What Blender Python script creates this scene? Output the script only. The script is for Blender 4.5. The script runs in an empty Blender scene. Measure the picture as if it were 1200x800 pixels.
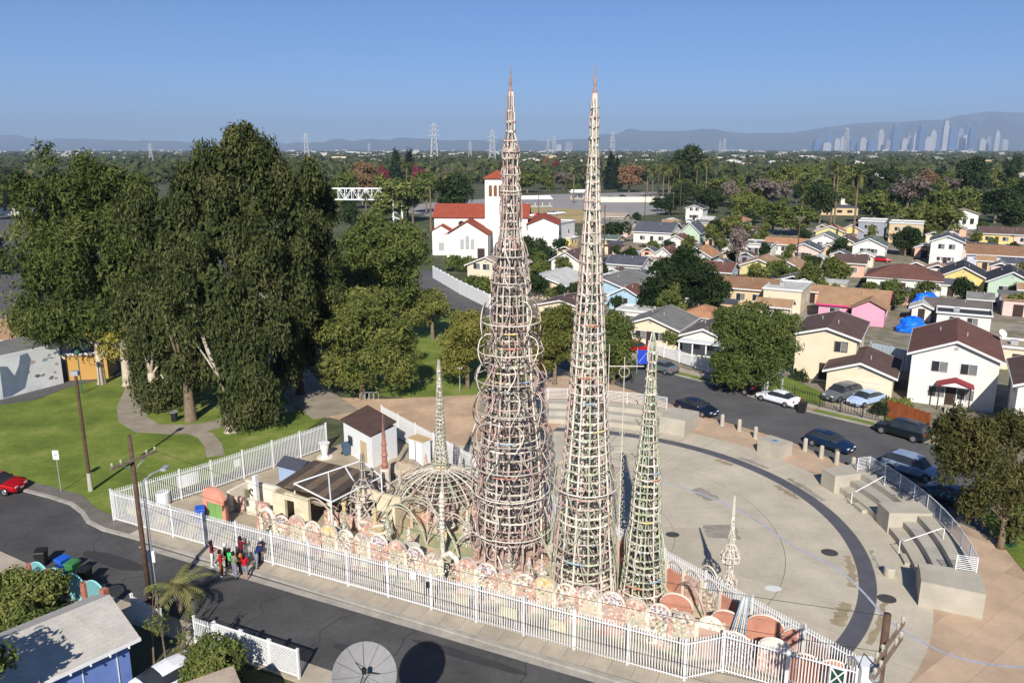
import bpy, math, random
import numpy as np
from mathutils import Vector, Matrix
random.seed(11)
rng = np.random.default_rng(11)
scene = bpy.context.scene
col = scene.collection
R = math.radians
# ------------------------------------------------------------------ camera
CAM_H = 26.2
PITCH = math.atan(225 / 933.0)
cam = bpy.data.cameras.new('camera')
cam.lens = 28.0; cam.sensor_width = 36.0; cam.clip_start = 0.3; cam.clip_end = 90000
cam_o = bpy.data.objects.new('camera', cam); col.objects.link(cam_o)
cam_o.location = (0, 0, CAM_H); cam_o.rotation_euler = (R(90) - PITCH, 0, 0)
scene.camera = cam_o
# ------------------------------------------------------------------ sky and sun
SUN_EL, SUN_AZ = R(34), R(185)
world = bpy.data.worlds.new('World'); scene.world = world; world.use_nodes = True
wn = world.node_tree; wn.nodes.clear()
sky = wn.nodes.new('ShaderNodeTexSky'); sky.sky_type = 'NISHITA'; sky.sun_disc = False
sky.sun_elevation = SUN_EL; sky.sun_rotation = SUN_AZ
sky.altitude = 3000; sky.air_density = 1.0; sky.dust_density = 0.3; sky.ozone_density = 10.0
bg = wn.nodes.new('ShaderNodeBackground'); bg.inputs['Strength'].default_value = 0.08
wo = wn.nodes.new('ShaderNodeOutputWorld')
wn.links.new(sky.outputs[0], bg.inputs[0]); wn.links.new(bg.outputs[0], wo.inputs[0])
sun = bpy.data.lights.new('sun', 'SUN'); sun.energy = 4.8; sun.angle = R(0.53); sun.color = (1, .95, .88)
sun_o = bpy.data.objects.new('sun', sun); col.objects.link(sun_o)
sdir = Vector((-math.sin(SUN_AZ) * math.cos(SUN_EL), -math.cos(SUN_AZ) * math.cos(SUN_EL), -math.sin(SUN_EL)))
sun_o.rotation_euler = sdir.to_track_quat('-Z', 'Y').to_euler(); sun_o.location = (0, -40, 120)
vs = scene.view_settings
vs.view_transform = 'Standard'; vs.look = 'None'; vs.gamma = 1.0; vs.use_curve_mapping = False
vs.exposure = 0.38
HAZE = 0.00007
cy = scene.cycles
cy.max_bounces = 5; cy.diffuse_bounces = 2; cy.glossy_bounces = 2; cy.transmission_bounces = 3
cy.transparent_max_bounces = 6; cy.volume_bounces = 0; cy.use_denoising = True
cy.caustics_reflective = False; cy.caustics_refractive = False
# ------------------------------------------------------------------ survey: photo sight lines met with a level plane
F_PX = 933.0; CP, SP = math.cos(PITCH), math.sin(PITCH)
def gp(px, py, z=0.0):
    u = (px - 600) / F_PX; v = (py - 400) / F_PX
    t = (z - CAM_H) / (-SP - v * CP)
    return (u * t, (CP - v * SP) * t)
def g3(px, py, z=0.0):
    x, y = gp(px, py, z); return Vector((x, y, z))
def zat(D, py):
    v = (py - 400) / F_PX
    return CAM_H + D * (-SP - v * CP) / (CP - v * SP)
def mpp(D, z=0.0):                 # metres per photo pixel at distance D
    return (D * CP + (CAM_H - z) * SP) / F_PX
U = Vector((.903, -.43)); N2 = Vector((.43, .903))       # along and across the front street
W = Vector((.61, -.793)); WN = Vector((.793, .61))       # along and across the old railway street
def sn(s, n): p = U * s + N2 * n; return (p.x, p.y)

def S(r, g, b):
    f = lambda c: (c / 255 / 12.92) if c / 255 <= .04045 else ((c / 255 + .055) / 1.055) ** 2.4
    return (f(r), f(g), f(b))
# ------------------------------------------------------------------ materials
MATS = {}
def mat(name, c, rough=.8, var=.15, scale=.8, metal=0.0, bump=0.0, bscale=12.0, island=0.0, objvar=0.0, spec=.3, fine=0.0):
    if name in MATS: return MATS[name]
    m = bpy.data.materials.new(name); m.use_nodes = True; MATS[name] = m
    nt = m.node_tree; b = nt.nodes['Principled BSDF']; L = nt.links.new
    b.inputs['Roughness'].default_value = rough; b.inputs['Metallic'].default_value = metal
    b.inputs['Specular IOR Level'].default_value = spec
    geo = nt.nodes.new('ShaderNodeNewGeometry')
    noi = nt.nodes.new('ShaderNodeTexNoise'); noi.inputs['Scale'].default_value = scale
    noi.inputs['Detail'].default_value = 6; noi.inputs['Roughness'].default_value = .65
    L(geo.outputs['Position'], noi.inputs['Vector'])
    mr = nt.nodes.new('ShaderNodeMapRange'); mr.inputs[1].default_value = .3; mr.inputs[2].default_value = .7
    mr.inputs[3].default_value = 1 - var; mr.inputs[4].default_value = 1 + var
    L(noi.outputs[0], mr.inputs[0]); fac = mr.outputs[0]
    def mul(a, bb):
        x = nt.nodes.new('ShaderNodeMath'); x.operation = 'MULTIPLY'; L(a, x.inputs[0]); L(bb, x.inputs[1]); return x.outputs[0]
    def rngm(src, v):
        x = nt.nodes.new('ShaderNodeMapRange'); x.inputs[3].default_value = 1 - v; x.inputs[4].default_value = 1 + v
        L(src, x.inputs[0]); return x.outputs[0]
    if fine:
        n3 = nt.nodes.new('ShaderNodeTexNoise'); n3.inputs['Scale'].default_value = scale * 14; n3.inputs['Detail'].default_value = 3
        L(geo.outputs['Position'], n3.inputs['Vector']); fac = mul(fac, rngm(n3.outputs[0], fine))
    if island: fac = mul(fac, rngm(geo.outputs['Random Per Island'], island))
    if objvar:
        oi = nt.nodes.new('ShaderNodeObjectInfo'); fac = mul(fac, rngm(oi.outputs['Random'], objvar))
    mx = nt.nodes.new('ShaderNodeVectorMath'); mx.operation = 'SCALE'
    mx.inputs[0].default_value = c; L(fac, mx.inputs['Scale'])
    L(mx.outputs[0], b.inputs['Base Color'])
    if bump:
        n2 = nt.nodes.new('ShaderNodeTexNoise'); n2.inputs['Scale'].default_value = bscale; n2.inputs['Detail'].default_value = 4
        L(geo.outputs['Position'], n2.inputs['Vector'])
        bp = nt.nodes.new('ShaderNodeBump'); bp.inputs['Strength'].default_value = bump; bp.inputs['Distance'].default_value = .05
        L(n2.outputs[0], bp.inputs['Height']); L(bp.outputs[0], b.inputs['Normal'])
    return m
def ramp_mat(name, stops, scale, rough=.9, detail=6, src='noise', rand=.6, bump=0.0, scale2=None, mix2=None):
    """noise / voronoi / island random driven colour ramp"""
    if name in MATS: return MATS[name]
    m = bpy.data.materials.new(name); m.use_nodes = True; MATS[name] = m
    nt = m.node_tree; b = nt.nodes['Principled BSDF']; L = nt.links.new
    b.inputs['Roughness'].default_value = rough; b.inputs['Specular IOR Level'].default_value = .25
    geo = nt.nodes.new('ShaderNodeNewGeometry')
    if src == 'noise':
        t = nt.nodes.new('ShaderNodeTexNoise'); t.inputs['Scale'].default_value = scale
        t.inputs['Detail'].default_value = detail; t.inputs['Roughness'].default_value = rand
        L(geo.outputs['Position'], t.inputs['Vector']); o = t.outputs[0]
    elif src == 'voronoi':
        t = nt.nodes.new('ShaderNodeTexVoronoi'); t.inputs['Scale'].default_value = scale
        L(geo.outputs['Position'], t.inputs['Vector'])
        sp = nt.nodes.new('ShaderNodeSeparateColor'); L(t.outputs['Color'], sp.inputs[0]); o = sp.outputs[0]
    else:
        o = geo.outputs['Random Per Island']
    r = nt.nodes.new('ShaderNodeValToRGB'); L(o, r.inputs[0])
    e = r.color_ramp.elements
    while len(e) < len(stops): e.new(.5)
    for i, (p, c) in enumerate(stops): e[i].position = p; e[i].color = (*c, 1)
    if src != 'noise': r.color_ramp.interpolation = 'CONSTANT'
    out = r.outputs[0]
    if mix2:
        t2 = nt.nodes.new('ShaderNodeTexNoise'); t2.inputs['Scale'].default_value = scale2; t2.inputs['Detail'].default_value = 5
        L(geo.outputs['Position'], t2.inputs['Vector'])
        q = nt.nodes.new('ShaderNodeMapRange'); q.inputs[1].default_value = .35; q.inputs[2].default_value = .65
        q.inputs[3].default_value = mix2[0]; q.inputs[4].default_value = mix2[1]; L(t2.outputs[0], q.inputs[0])
        sc_ = nt.nodes.new('ShaderNodeVectorMath'); sc_.operation = 'SCALE'; L(out, sc_.inputs[0]); L(q.outputs[0], sc_.inputs['Scale'])
        out = sc_.outputs[0]
    L(out, b.inputs['Base Color'])
    if bump:
        bp = nt.nodes.new('ShaderNodeBump'); bp.inputs['Strength'].default_value = bump; bp.inputs['Distance'].default_value = .06
        L(o, bp.inputs['Height']); L(bp.outputs[0], b.inputs['Normal'])
    return m
def leaf_mat(name, stops, trans=.22):
    """leaf colour by leaf (random per island) and by tree (object random)"""
    if name in MATS: return MATS[name]
    m = bpy.data.materials.new(name); m.use_nodes = True; MATS[name] = m
    nt = m.node_tree; nt.nodes.clear(); L = nt.links.new
    geo = nt.nodes.new('ShaderNodeNewGeometry'); oi = nt.nodes.new('ShaderNodeObjectInfo')
    noi = nt.nodes.new('ShaderNodeTexNoise'); noi.inputs['Scale'].default_value = .35; noi.inputs['Detail'].default_value = 3
    L(geo.outputs['Position'], noi.inputs['Vector'])
    a = nt.nodes.new('ShaderNodeMath'); a.operation = 'MULTIPLY_ADD'; a.inputs[1].default_value = .5
    L(geo.outputs['Random Per Island'], a.inputs[0])
    q = nt.nodes.new('ShaderNodeMapRange'); q.inputs[1].default_value = .3; q.inputs[2].default_value = .7; q.inputs[3].default_value = 0; q.inputs[4].default_value = .5
    L(noi.outputs[0], q.inputs[0]); L(q.outputs[0], a.inputs[2])
    r = nt.nodes.new('ShaderNodeValToRGB'); L(a.outputs[0], r.inputs[0]); e = r.color_ramp.elements
    while len(e) < len(stops): e.new(.5)
    for i, (p, c) in enumerate(stops): e[i].position = p; e[i].color = (*c, 1)
    hv = nt.nodes.new('ShaderNodeHueSaturation'); hv.inputs['Saturation'].default_value = .86; L(r.outputs[0], hv.inputs['Color'])
    m1 = nt.nodes.new('ShaderNodeMapRange'); m1.inputs[3].default_value = .486; m1.inputs[4].default_value = .508; L(oi.outputs['Random'], m1.inputs[0]); L(m1.outputs[0], hv.inputs['Hue'])
    m2 = nt.nodes.new('ShaderNodeMapRange'); m2.inputs[3].default_value = 1.2; m2.inputs[4].default_value = .8; L(oi.outputs['Random'], m2.inputs[0]); L(m2.outputs[0], hv.inputs['Value'])
    d = nt.nodes.new('ShaderNodeBsdfDiffuse'); t = nt.nodes.new('ShaderNodeBsdfTranslucent'); L(hv.outputs[0], d.inputs[0]); L(hv.outputs[0], t.inputs[0])
    mx = nt.nodes.new('ShaderNodeMixShader'); mx.inputs[0].default_value = trans
    L(d.outputs[0], mx.inputs[1]); L(t.outputs[0], mx.inputs[2])
    o = nt.nodes.new('ShaderNodeOutputMaterial'); L(mx.outputs[0], o.inputs[0])
    return m
# ------------------------------------------------------------------ mesh helpers
class MB:
    def __init__(s): s.v = []; s.f = []; s.m = []; s.mi = 0
    def add(s, vs_, fs):
        o = len(s.v); s.v.extend([tuple(p) for p in vs_]); s.f.extend([tuple(i + o for i in f) for f in fs]); s.m.extend([s.mi] * len(fs)); return s
    def box(s, x0, x1, y0, y1, z0, z1):
        return s.add([(x0, y0, z0), (x1, y0, z0), (x1, y1, z0), (x0, y1, z0), (x0, y0, z1), (x1, y0, z1), (x1, y1, z1), (x0, y1, z1)],
                     [(0, 3, 2, 1), (4, 5, 6, 7), (0, 1, 5, 4), (1, 2, 6, 5), (2, 3, 7, 6), (3, 0, 4, 7)])
    def bar(s, p, q, w, h=None):
        p, q = Vector(p), Vector(q); h = h or w; d = (q - p).normalized()
        up = Vector((0, 0, 1)) if abs(d.z) < .95 else Vector((0, 1, 0))
        a = d.cross(up).normalized() * (w / 2); b = a.cross(d).normalized() * (h / 2)
        return s.add([p - a - b, p + a - b, p + a + b, p - a + b, q - a - b, q + a - b, q + a + b, q - a + b],
                     [(0, 3, 2, 1), (4, 5, 6, 7), (0, 1, 5, 4), (1, 2, 6, 5), (2, 3, 7, 6), (3, 0, 4, 7)])
    def tube(s, pts, r, n=6, closed=False):
        pts = [Vector(p) for p in pts]; k = len(pts)
        rs = r if isinstance(r, (list, tuple)) else [r] * k
        vs_, fs = [], []
        for i, p in enumerate(pts):
            a = pts[i - 1] if (i > 0 or closed) else p; b = pts[(i + 1) % k] if (i < k - 1 or closed) else p
            d = (b - a).normalized() if (b - a).length > 1e-9 else Vector((0, 0, 1))
            up = Vector((0, 0, 1)) if abs(d.z) < .9 else Vector((1, 0, 0))
            x = d.cross(up).normalized(); y = x.cross(d).normalized()
            for j in range(n):
                t = 2 * math.pi * j / n; vs_.append(p + (x * math.cos(t) + y * math.sin(t)) * rs[i])
        for i in range(k if closed else k - 1):
            o, o2 = i * n, ((i + 1) % k) * n
            for j in range(n): fs.append((o + j, o + (j + 1) % n, o2 + (j + 1) % n, o2 + j))
        if not closed:
            fs.append(tuple(range(n - 1, -1, -1))); fs.append(tuple((k - 1) * n + j for j in range(n)))
        return s.add(vs_, fs)
    def ring(s, c, rad, r, n=28, m=5):
        return s.tube([(c[0] + rad * (1 + random.uniform(-.012, .012)) * math.cos(2 * math.pi * i / n), c[1] + rad * (1 + random.uniform(-.012, .012)) * math.sin(2 * math.pi * i / n), c[2] + random.uniform(-.012, .012)) for i in range(n)], [r * random.uniform(.85, 1.18) for i in range(n)], m, True)
    def lathe(s, prof, n=16, c=(0, 0, 0)):
        vs_, fs = [], []
        for r, z in prof:
            for j in range(n):
                t = 2 * math.pi * j / n; vs_.append((c[0] + r * math.cos(t), c[1] + r * math.sin(t), c[2] + z))
        for i in range(len(prof) - 1):
            for j in range(n): fs.append((i * n + j, i * n + (j + 1) % n, (i + 1) * n + (j + 1) % n, (i + 1) * n + j))
        fs.append(tuple(range(n - 1, -1, -1))); fs.append(tuple((len(prof) - 1) * n + j for j in range(n)))
        return s.add(vs_, fs)
    def prism(s, poly, z0, z1):
        poly = [(p[0], p[1]) for p in poly]
        ar = sum(poly[i][0] * poly[(i + 1) % len(poly)][1] - poly[(i + 1) % len(poly)][0] * poly[i][1] for i in range(len(poly)))
        if ar < 0: poly = poly[::-1]
        k = len(poly)
        return s.add([(x, y, z0) for x, y in poly] + [(x, y, z1) for x, y in poly],
                     [tuple(range(k - 1, -1, -1)), tuple(range(k, 2 * k))] + [(i, (i + 1) % k, k + (i + 1) % k, k + i) for i in range(k)])
    def sheet(s, poly, z):
        return s.prism(poly, z - .004 if z < .02 else 0.001, z)
    def face_prism(s, poly3, nrm):          # polygon given in 3-D, extruded along a vector
        k = len(poly3); a = [Vector(p) for p in poly3]; b = [p + Vector(nrm) for p in a]
        return s.add(a + b, [tuple(range(k - 1, -1, -1)), tuple(range(k, 2 * k))] + [(i, (i + 1) % k, k + (i + 1) % k, k + i) for i in range(k)])
    def mesh(s, name, m, smooth=False):
        me = bpy.data.meshes.new(name); me.from_pydata(s.v, [], s.f)
        for x in (m if isinstance(m, (list, tuple)) else [m]): me.materials.append(x)
        if isinstance(m, (list, tuple)): me.polygons.foreach_set('material_index', s.m)
        if smooth: me.polygons.foreach_set('use_smooth', [True] * len(me.polygons))
        me.update(); return me
    def build(s, name, m, parent=None, loc=(0, 0, 0), rz=0, smooth=False):
        return ob(name, s.mesh(name, m, smooth), parent, loc, rz)
def ob(name, me, parent=None, loc=(0, 0, 0), rz=0, sc=None):
    o = bpy.data.objects.new(name, me); col.objects.link(o)
    o.location = loc; o.rotation_euler = (0, 0, rz)
    if sc: o.scale = sc
    if parent: o.parent = parent
    return o
def tag(o, label=None, cat=None, group=None, kind=None):
    if label: o['label'] = label
    if cat: o['category'] = cat
    if group: o['group'] = group
    if kind: o['kind'] = kind
    return o
def thing(name, label, cat, loc=(0, 0, 0), rz=0, group=None):
    o = bpy.data.objects.new(name, None); col.objects.link(o); o.empty_display_size = .3
    if len(loc) == 2: loc = (*loc, 0)
    o.location = loc; o.rotation_euler = (0, 0, rz)
    return tag(o, label, cat, group)
def copy_tree(o, parent=None):
    c = o.copy(); col.objects.link(c); c.parent = parent
    for ch in o.children: copy_tree(ch, c)
    return c
def np_mesh(name, verts, quads, m, smooth=False):
    me = bpy.data.meshes.new(name); nv, nf, k = len(verts), len(quads), quads.shape[1]
    me.vertices.add(nv); me.vertices.foreach_set('co', verts.astype(np.float32).ravel())
    me.loops.add(nf * k); me.loops.foreach_set('vertex_index', quads.astype(np.int32).ravel())
    me.polygons.add(nf); me.polygons.foreach_set('loop_start', np.arange(0, nf * k, k, dtype=np.int32))
    me.polygons.foreach_set('loop_total', np.full(nf, k, dtype=np.int32))
    me.materials.append(m); me.update(calc_edges=True); me.validate()
    return me
def rot(v, a): c, s = math.cos(a), math.sin(a); return (v[0] * c - v[1] * s, v[0] * s + v[1] * c)
# ------------------------------------------------------------------ ground materials
M_ground = ramp_mat('ground_mix', [(.25, S(70, 76, 50)), (.42, S(100, 98, 74)), (.5, S(68, 78, 46)), (.62, S(98, 94, 76)), (.78, S(82, 84, 66))], .06, rand=.7, detail=9)
M_asph = mat('asphalt', (.078, .075, .073), .92, .3, .22, bump=.2, bscale=25, fine=.25)
M_asph2 = mat('asphalt_pale', (.105, .102, .1), .92, .22, .25, bump=.15, bscale=25, fine=.15)
M_walk = mat('sidewalk_concrete', (.42, .36, .275), .9, .2, .5, objvar=.07, fine=.12)
M_kerb = mat('kerb_concrete', (.36, .33, .28), .9, .25, .8, fine=.15)
M_tan = mat('tan_concrete', (.5, .36, .245), .9, .16, .35, objvar=.05, fine=.1)
M_plaza = mat('plaza_concrete', (.5, .44, .34), .88, .16, .3, objvar=.04, fine=.1)
M_plazad = mat('dark_slate_band', (.1, .1, .115), .8, .15, 1.0, fine=.1)
M_conc = mat('cast_concrete', (.44, .4, .32), .85, .14, .6, fine=.08)
M_joint = mat('joint_filler', (.16, .145, .12), .95, .2, 1)
M_dirt = mat('bare_dirt', (.36, .26, .175), .95, .35, .22, fine=.2)
M_slabyard = mat('yard_concrete', (.4, .335, .24), .9, .22, .4, fine=.14)
M_lawn = ramp_mat('lawn_grass', [(.28, S(82, 92, 40)), (.42, S(98, 114, 44)), (.55, S(116, 130, 54)), (.66, S(140, 142, 76)), (.78, S(160, 148, 100))], .22, rand=.7, detail=10, scale2=8, mix2=(.8, 1.15))
M_path = mat('park_path', (.3, .255, .19), .9, .2, .6, fine=.12)

def struct(name, poly, z, m, z0=None):
    b = MB(); b.prism(poly, z0 if z0 is not None else 0.0005, z)
    return tag(b.build(name, m), kind='structure')
def px(poly, z=0): return [gp(*p, z) for p in poly]
def strip(pts, w):
    pts = [Vector(p) for p in pts]; L, Rr = [], []
    for i, p in enumerate(pts):
        d = (pts[min(i + 1, len(pts) - 1)] - pts[max(i - 1, 0)]).normalized(); q = Vector((-d.y, d.x))
        L.append(p + q * w / 2); Rr.append(p - q * w / 2)
    return [tuple(p) for p in L + Rr[::-1]]
def strip_mesh(name, pts, w, z, m, z0=0.0005, closed=False):
    b = MB(); poly = strip(pts, w); k = len(pts)
    for i in range(k - 1):
        b.prism([poly[i], poly[i + 1], poly[2 * k - 2 - i], poly[2 * k - 1 - i]], z0, z)
    return b.build(name, m)

b = MB(); E_ = 32000
b.add([(-E_, -600, 0), (E_, -600, 0), (E_, E_, 0), (-E_, E_, 0)], [(0, 1, 2, 3)])
tag(b.build('ground', M_ground), kind='structure')

# ---- front street with its far kerb and sidewalk
kerb_px = [(-150, 545), (-60, 556), (25, 574), (60, 583), (84, 591), (97, 601), (104, 612), (122, 621), (160, 631), (230, 652), (297, 671), (420, 708), (550, 746), (725, 798)]
KERB = [gp(*p) for p in kerb_px]
s_end = U.dot(Vector(KERB[-1])); KERB += [sn(s_end + 9, 34.0), sn(s_end + 40, 34.0)]
near = [sn(60, 28.4), sn(-44, 28.4), sn(-56, 29.4), sn(-70, 34), gp(-150, 610)]
struct('front_street', KERB + near, .012, M_asph)
sw_back = [sn(60, 35.4), sn(-10, 35.4), sn(-46.0, 35.4)] + [gp(*p) for p in [(112, 596), (96, 581), (60, 571), (25, 563), (-60, 545), (-150, 533)]]
struct('front_sidewalk', [KERB[i] for i in range(len(KERB))][::1] + sw_back, .125, M_joint)
fs = bpy.data.objects['front_sidewalk']
for i in range(44):                                           # paving slabs along the fence
    s0 = -46.0 + i * 1.25
    if s0 > 8: break
    MB().prism([sn(s0 + .012, 34.32), sn(s0 + 1.238, 34.32), sn(s0 + 1.238, 35.5), sn(s0 + .012, 35.5)], .1, .137).build('paving_slab', M_walk, fs)
kb = strip_mesh('kerb', [Vector(p) for p in KERB], .3, .142, M_kerb); kb.parent = fs
b = MB()
for i in range(2, 9):
    pass
struct('near_sidewalk', [sn(60, 28.4), sn(-44, 28.4), sn(-56, 29.4), sn(-56, 28), sn(-44, 27.0), sn(60, 27.0)], .13, M_walk)
# ---- the diagonal street beyond the plaza
far_px = [(640, 392), (690, 407), (745, 424), (787, 438), (830, 449), (885, 466), (950, 483), (1022, 500), (1090, 520), (1160, 545), (1240, 580)]
FARK = [gp(*p) for p in far_px]; FARK.append((FARK[-1][0] + 12, FARK[-1][1] - 16))
near_px = [(1105, 603), (1005, 549), (930, 518), (886, 504), (817, 484), (760, 463), (690, 440), (600, 415)]
NEARK = [gp(*p) for p in near_px]; NEARK = [(46, 26), (36.5, 44)] + NEARK
struct('diagonal_street', FARK + NEARK, .014, M_asph2)
def offset(pts, d):
    out = []
    for i in range(len(pts)):
        a, c = Vector(pts[max(i - 1, 0)]), Vector(pts[min(i + 1, len(pts) - 1)]); t = (c - a).normalized()
        out.append((pts[i][0] - t.y * d, pts[i][1] + t.x * d))
    return out
FARS = offset(FARK, 2.6)
struct('far_sidewalk', FARK + FARS[::-1], .12, M_joint)
fsw = bpy.data.objects['far_sidewalk']
for i in range(len(FARK) - 1):
    a0, a1 = Vector(FARK[i]), Vector(FARK[i + 1]); c0, c1 = Vector(FARS[i]), Vector(FARS[i + 1])
    k = max(1, int((a1 - a0).length / 1.8))
    for j in range(k):
        t0, t1 = j / k + .006, (j + 1) / k - .006
        q = [a0.lerp(a1, t0), a0.lerp(a1, t1), c0.lerp(c1, t1), c0.lerp(c1, t0)]
        q2 = [q[0].lerp(q[3], .45), q[1].lerp(q[2], .45), q[2], q[3]]
        MB().prism(q2, .1, .132).build('paving_slab', M_walk, fsw)
        MB().prism([q[0].lerp(q[3], .08), q[1].lerp(q[2], .08), q[1].lerp(q[2], .44), q[0].lerp(q[3], .44)], .1, .128).build('verge', MATS['lawn_grass'] if i in (3, 4, 6) else M_dirt, fsw)
kb2 = strip_mesh('kerb', [Vector(p) for p in FARK], .25, .14, M_kerb); kb2.parent = fsw
# ---- tan pavement between the plaza and the diagonal street
CX, CY = 3.0, 52.0
def pol(r, deg): return (CX + r * math.cos(R(deg)), CY + r * math.sin(R(deg)))
tan_poly = [gp(560, 440), (NEARK[-1]), gp(690, 441), gp(760, 464), gp(817, 485), gp(886, 505), gp(930, 519), gp(1005, 550), gp(1105, 604), (36.4, 44), (46, 26), sn(46, 35.4), sn(4, 35.4), (8, 40), (-2, 58), (-8, 68)]
struct('tan_pavement', tan_poly, .03, mat('tan_bedding', (.43, .31, .21), .92, .2, .4, fine=.12))
tp = bpy.data.objects['tan_pavement']
def inside(p, poly):
    r = False; x, y = p
    for i in range(len(poly)):
        (x1, y1), (x2, y2) = poly[i], poly[i - 1]
        if (y1 > y) != (y2 > y) and x < (x2 - x1) * (y - y1) / (y2 - y1) + x1: r = not r
    return r
lawn_r = [gp(*p) for p in [(1150, 610), (1165, 627), (1200, 670), (1290, 770), (1400, 700), (1260, 600), (1180, 580)]]
BF0 = Vector((-12.44, 72.3)); BFc = WN.dot(BF0)
for i in range(-30, 40):                                      # square tan slabs
    for j in range(-14, 34):
        a = Vector((26, 44)) + W * (i * 1.75) + WN * (j * 1.75)
        q = [a + W * dx + WN * dy for dx, dy in ((.015, .015), (1.735, .015), (1.735, 1.735), (.015, 1.735))]
        c = a + W * .87 + WN * .87
        rr = math.hypot(c.x - CX, c.y - CY)
        if rr < 24.2 or c.y < 24 or c.x > 44: continue
        if not all(inside(p, tan_poly) for p in q) or any(inside(p, lawn_r) for p in q): continue
        if N2.dot(c) < 36.5 or WN.dot(c) < BFc + .8: continue
        MB().prism(q, .02, .046).build('paving_slab', M_tan, tp)
struct('right_lawn', lawn_r, .07, M_lawn)
# ---- the round concrete plaza, ring sectors
plz = tag(MB().prism([p for p in [pol(24, a) for a in range(-60, 150, 3)] if WN.dot(Vector(p)) > BFc + .2] , .0005, .05).build('plaza', M_joint), kind='structure')
for (r0, r1, da, m) in ((0.3, 8.4, 30, M_plaza), (8.43, 15.6, 15, M_plaza), (15.64, 19.95, 10, M_plaza), (20.0, 20.95, 10, M_plazad), (21.0, 24.0, 6, M_plaza)):
    a = -60
    while a < 150:
        g = .02 / ((r0 + r1) / 2) * 57.3 if m is M_plaza else 0.02
        n = max(2, int(da / 2)); arc = [a + g + (da - 2 * g) * k / n for k in range(n + 1)]
        q = [pol(r1, t) for t in arc] + [pol(r0, t) for t in arc[::-1]]
        ok = [WN.dot(Vector(p)) > BFc - .3 for p in q]
        if sum(ok) > len(q) * .35 and not (r1 > 23 and a > 96): MB().prism(q, .02, .062).build('slab', m, plz)
        a += da
rst = random.Random(17)
M_stain = mat('plaza_stain', (.33, .265, .165), .95, .25, 1.2, fine=.25); M_stain2 = mat('plaza_grime', (.3, .27, .22), .95, .25, 1.2, fine=.25)
for (r0, r1, a0, a1, m_) in ((18.9, 19.9, -38, -30, 0), (19.2, 19.95, -24, -12, 0), (19.1, 19.9, 14, 22, 0), (21.0, 21.7, 12, 24, 1), (21.05, 21.7, -40, -26, 0), (21.05, 21.5, -16, -9, 1), (22.8, 23.3, 6, 12, 1), (19.0, 19.9, 36, 41, 0), (21.1, 21.8, 30, 38, 1), (10.5, 13.0, -8, 2, 1), (12.5, 14.0, 20, 30, 1)):
    an_ = np.linspace(a0, a1, 14); q = [pol(r1 + rst.uniform(-.25, .0), t_) for t_ in an_] + [pol(r0 + rst.uniform(0, .3), t_) for t_ in an_[::-1]]
    MB().prism(q, .05, .0645).build('stain', M_stain2 if m_ else M_stain, plz)
fst = bpy.data.objects['front_street']; M_patch = mat('asphalt_patch', (.045, .044, .044), .92, .2, .6, fine=.2); M_crack = mat('crack_seal', (.03, .03, .03), .9, .2, 2)
for (s0, n0, L_, w_) in ((-24.5, 30.4, 1.6, .6), (-44, 31.5, 5.5, 1.3), (-18, 32.6, 7.0, .7)):
    MB().prism([sn(s0 + (L_ / 2) * math.cos(t_) * rst.uniform(.9, 1.1), n0 + (w_ / 2) * math.sin(t_) * rst.uniform(.85, 1.15)) for t_ in np.linspace(0, 6.0, 16)], .004, .0155).build('asphalt_patch', M_patch, fst)
for k in range(9):
    s0 = -52 + k * 5.2 + rst.uniform(-1, 1); pts_ = [Vector(sn(s0 + rst.uniform(-.5, .5) + j * rst.uniform(-.1, .1), 28.8 + j * .75)) for j in range(8)]
    strip_mesh('crack', pts_, .045, .0165, M_crack, z0=.004).parent = fst
strip_mesh('gutter', [Vector(sn(s_, 33.75)) for s_ in range(-44, 8, 4)], .5, .018, M_kerb, z0=.004).parent = fst
# ---- park lawn, paths, dirt, compound floor
struct('park_lawn', px([(-200, 500), (40, 470), (80, 455), (150, 437), (330, 425), (365, 468), (386, 487), (300, 541), (219, 578), (136, 609), (112, 595), (96, 581), (60, 571), (25, 563), (-60, 545), (-200, 525)]), .09, M_lawn)
struct('back_lawn', px([(470, 372), (600, 372), (620, 462), (480, 466), (430, 462), (400, 430), (430, 385)]), .05, M_lawn)
struct('left_yard', px([(-200, 498), (40, 469), (80, 454), (150, 436), (330, 424), (330, 300), (200, 250), (-200, 250)]), .03, M_asph2)
tag(strip_mesh('park_path', [Vector(gp(*p, .1)) for p in [(168, 440), (160, 458), (153, 474), (156, 491), (172, 501), (208, 503), (240, 500), (272, 493), (310, 482), (345, 478)]], 2.6, .104, M_path), kind='structure')
tag(strip_mesh('park_path', [Vector(gp(*p, .1)) for p in [(222, 503), (241, 510), (250, 521), (253, 534)]], 1.5, .108, M_path), kind='structure')
tag(strip_mesh('shaded_path', [Vector(gp(*p, .1)) for p in [(318, 340), (322, 385), (330, 425), (352, 455), (395, 486)]], 5.0, .112, M_path), kind='structure')
struct('dirt_yard', px([(352, 480), (395, 466), (450, 468), (560, 463), (690, 452), (690, 470), (640, 512), (560, 522), (486, 524), (445, 482), (400, 492)]), .07, mat('orange_dirt', (.5, .35, .225), .95, .3, .25, fine=.15))
struct('dark_lane', px([(470, 312), (505, 318), (575, 356), (620, 385), (560, 385), (500, 345)]), .02, M_asph2)
COMP = [gp(132, 612), sn(-45.5, 35.6), sn(-6.9, 35.6), sn(-6.2, 37.0), sn(0.6, 36.6), (16.9, 33.3), tuple(BF0), (-16.4, 67.4)]
struct('compound_floor', [gp(132, 611), sn(-7.2, 35.42), sn(-6.2, 36.9), (16.9, 33.3), tuple(BF0), (-16.4, 67.4)], .11, M_slabyard)
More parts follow.
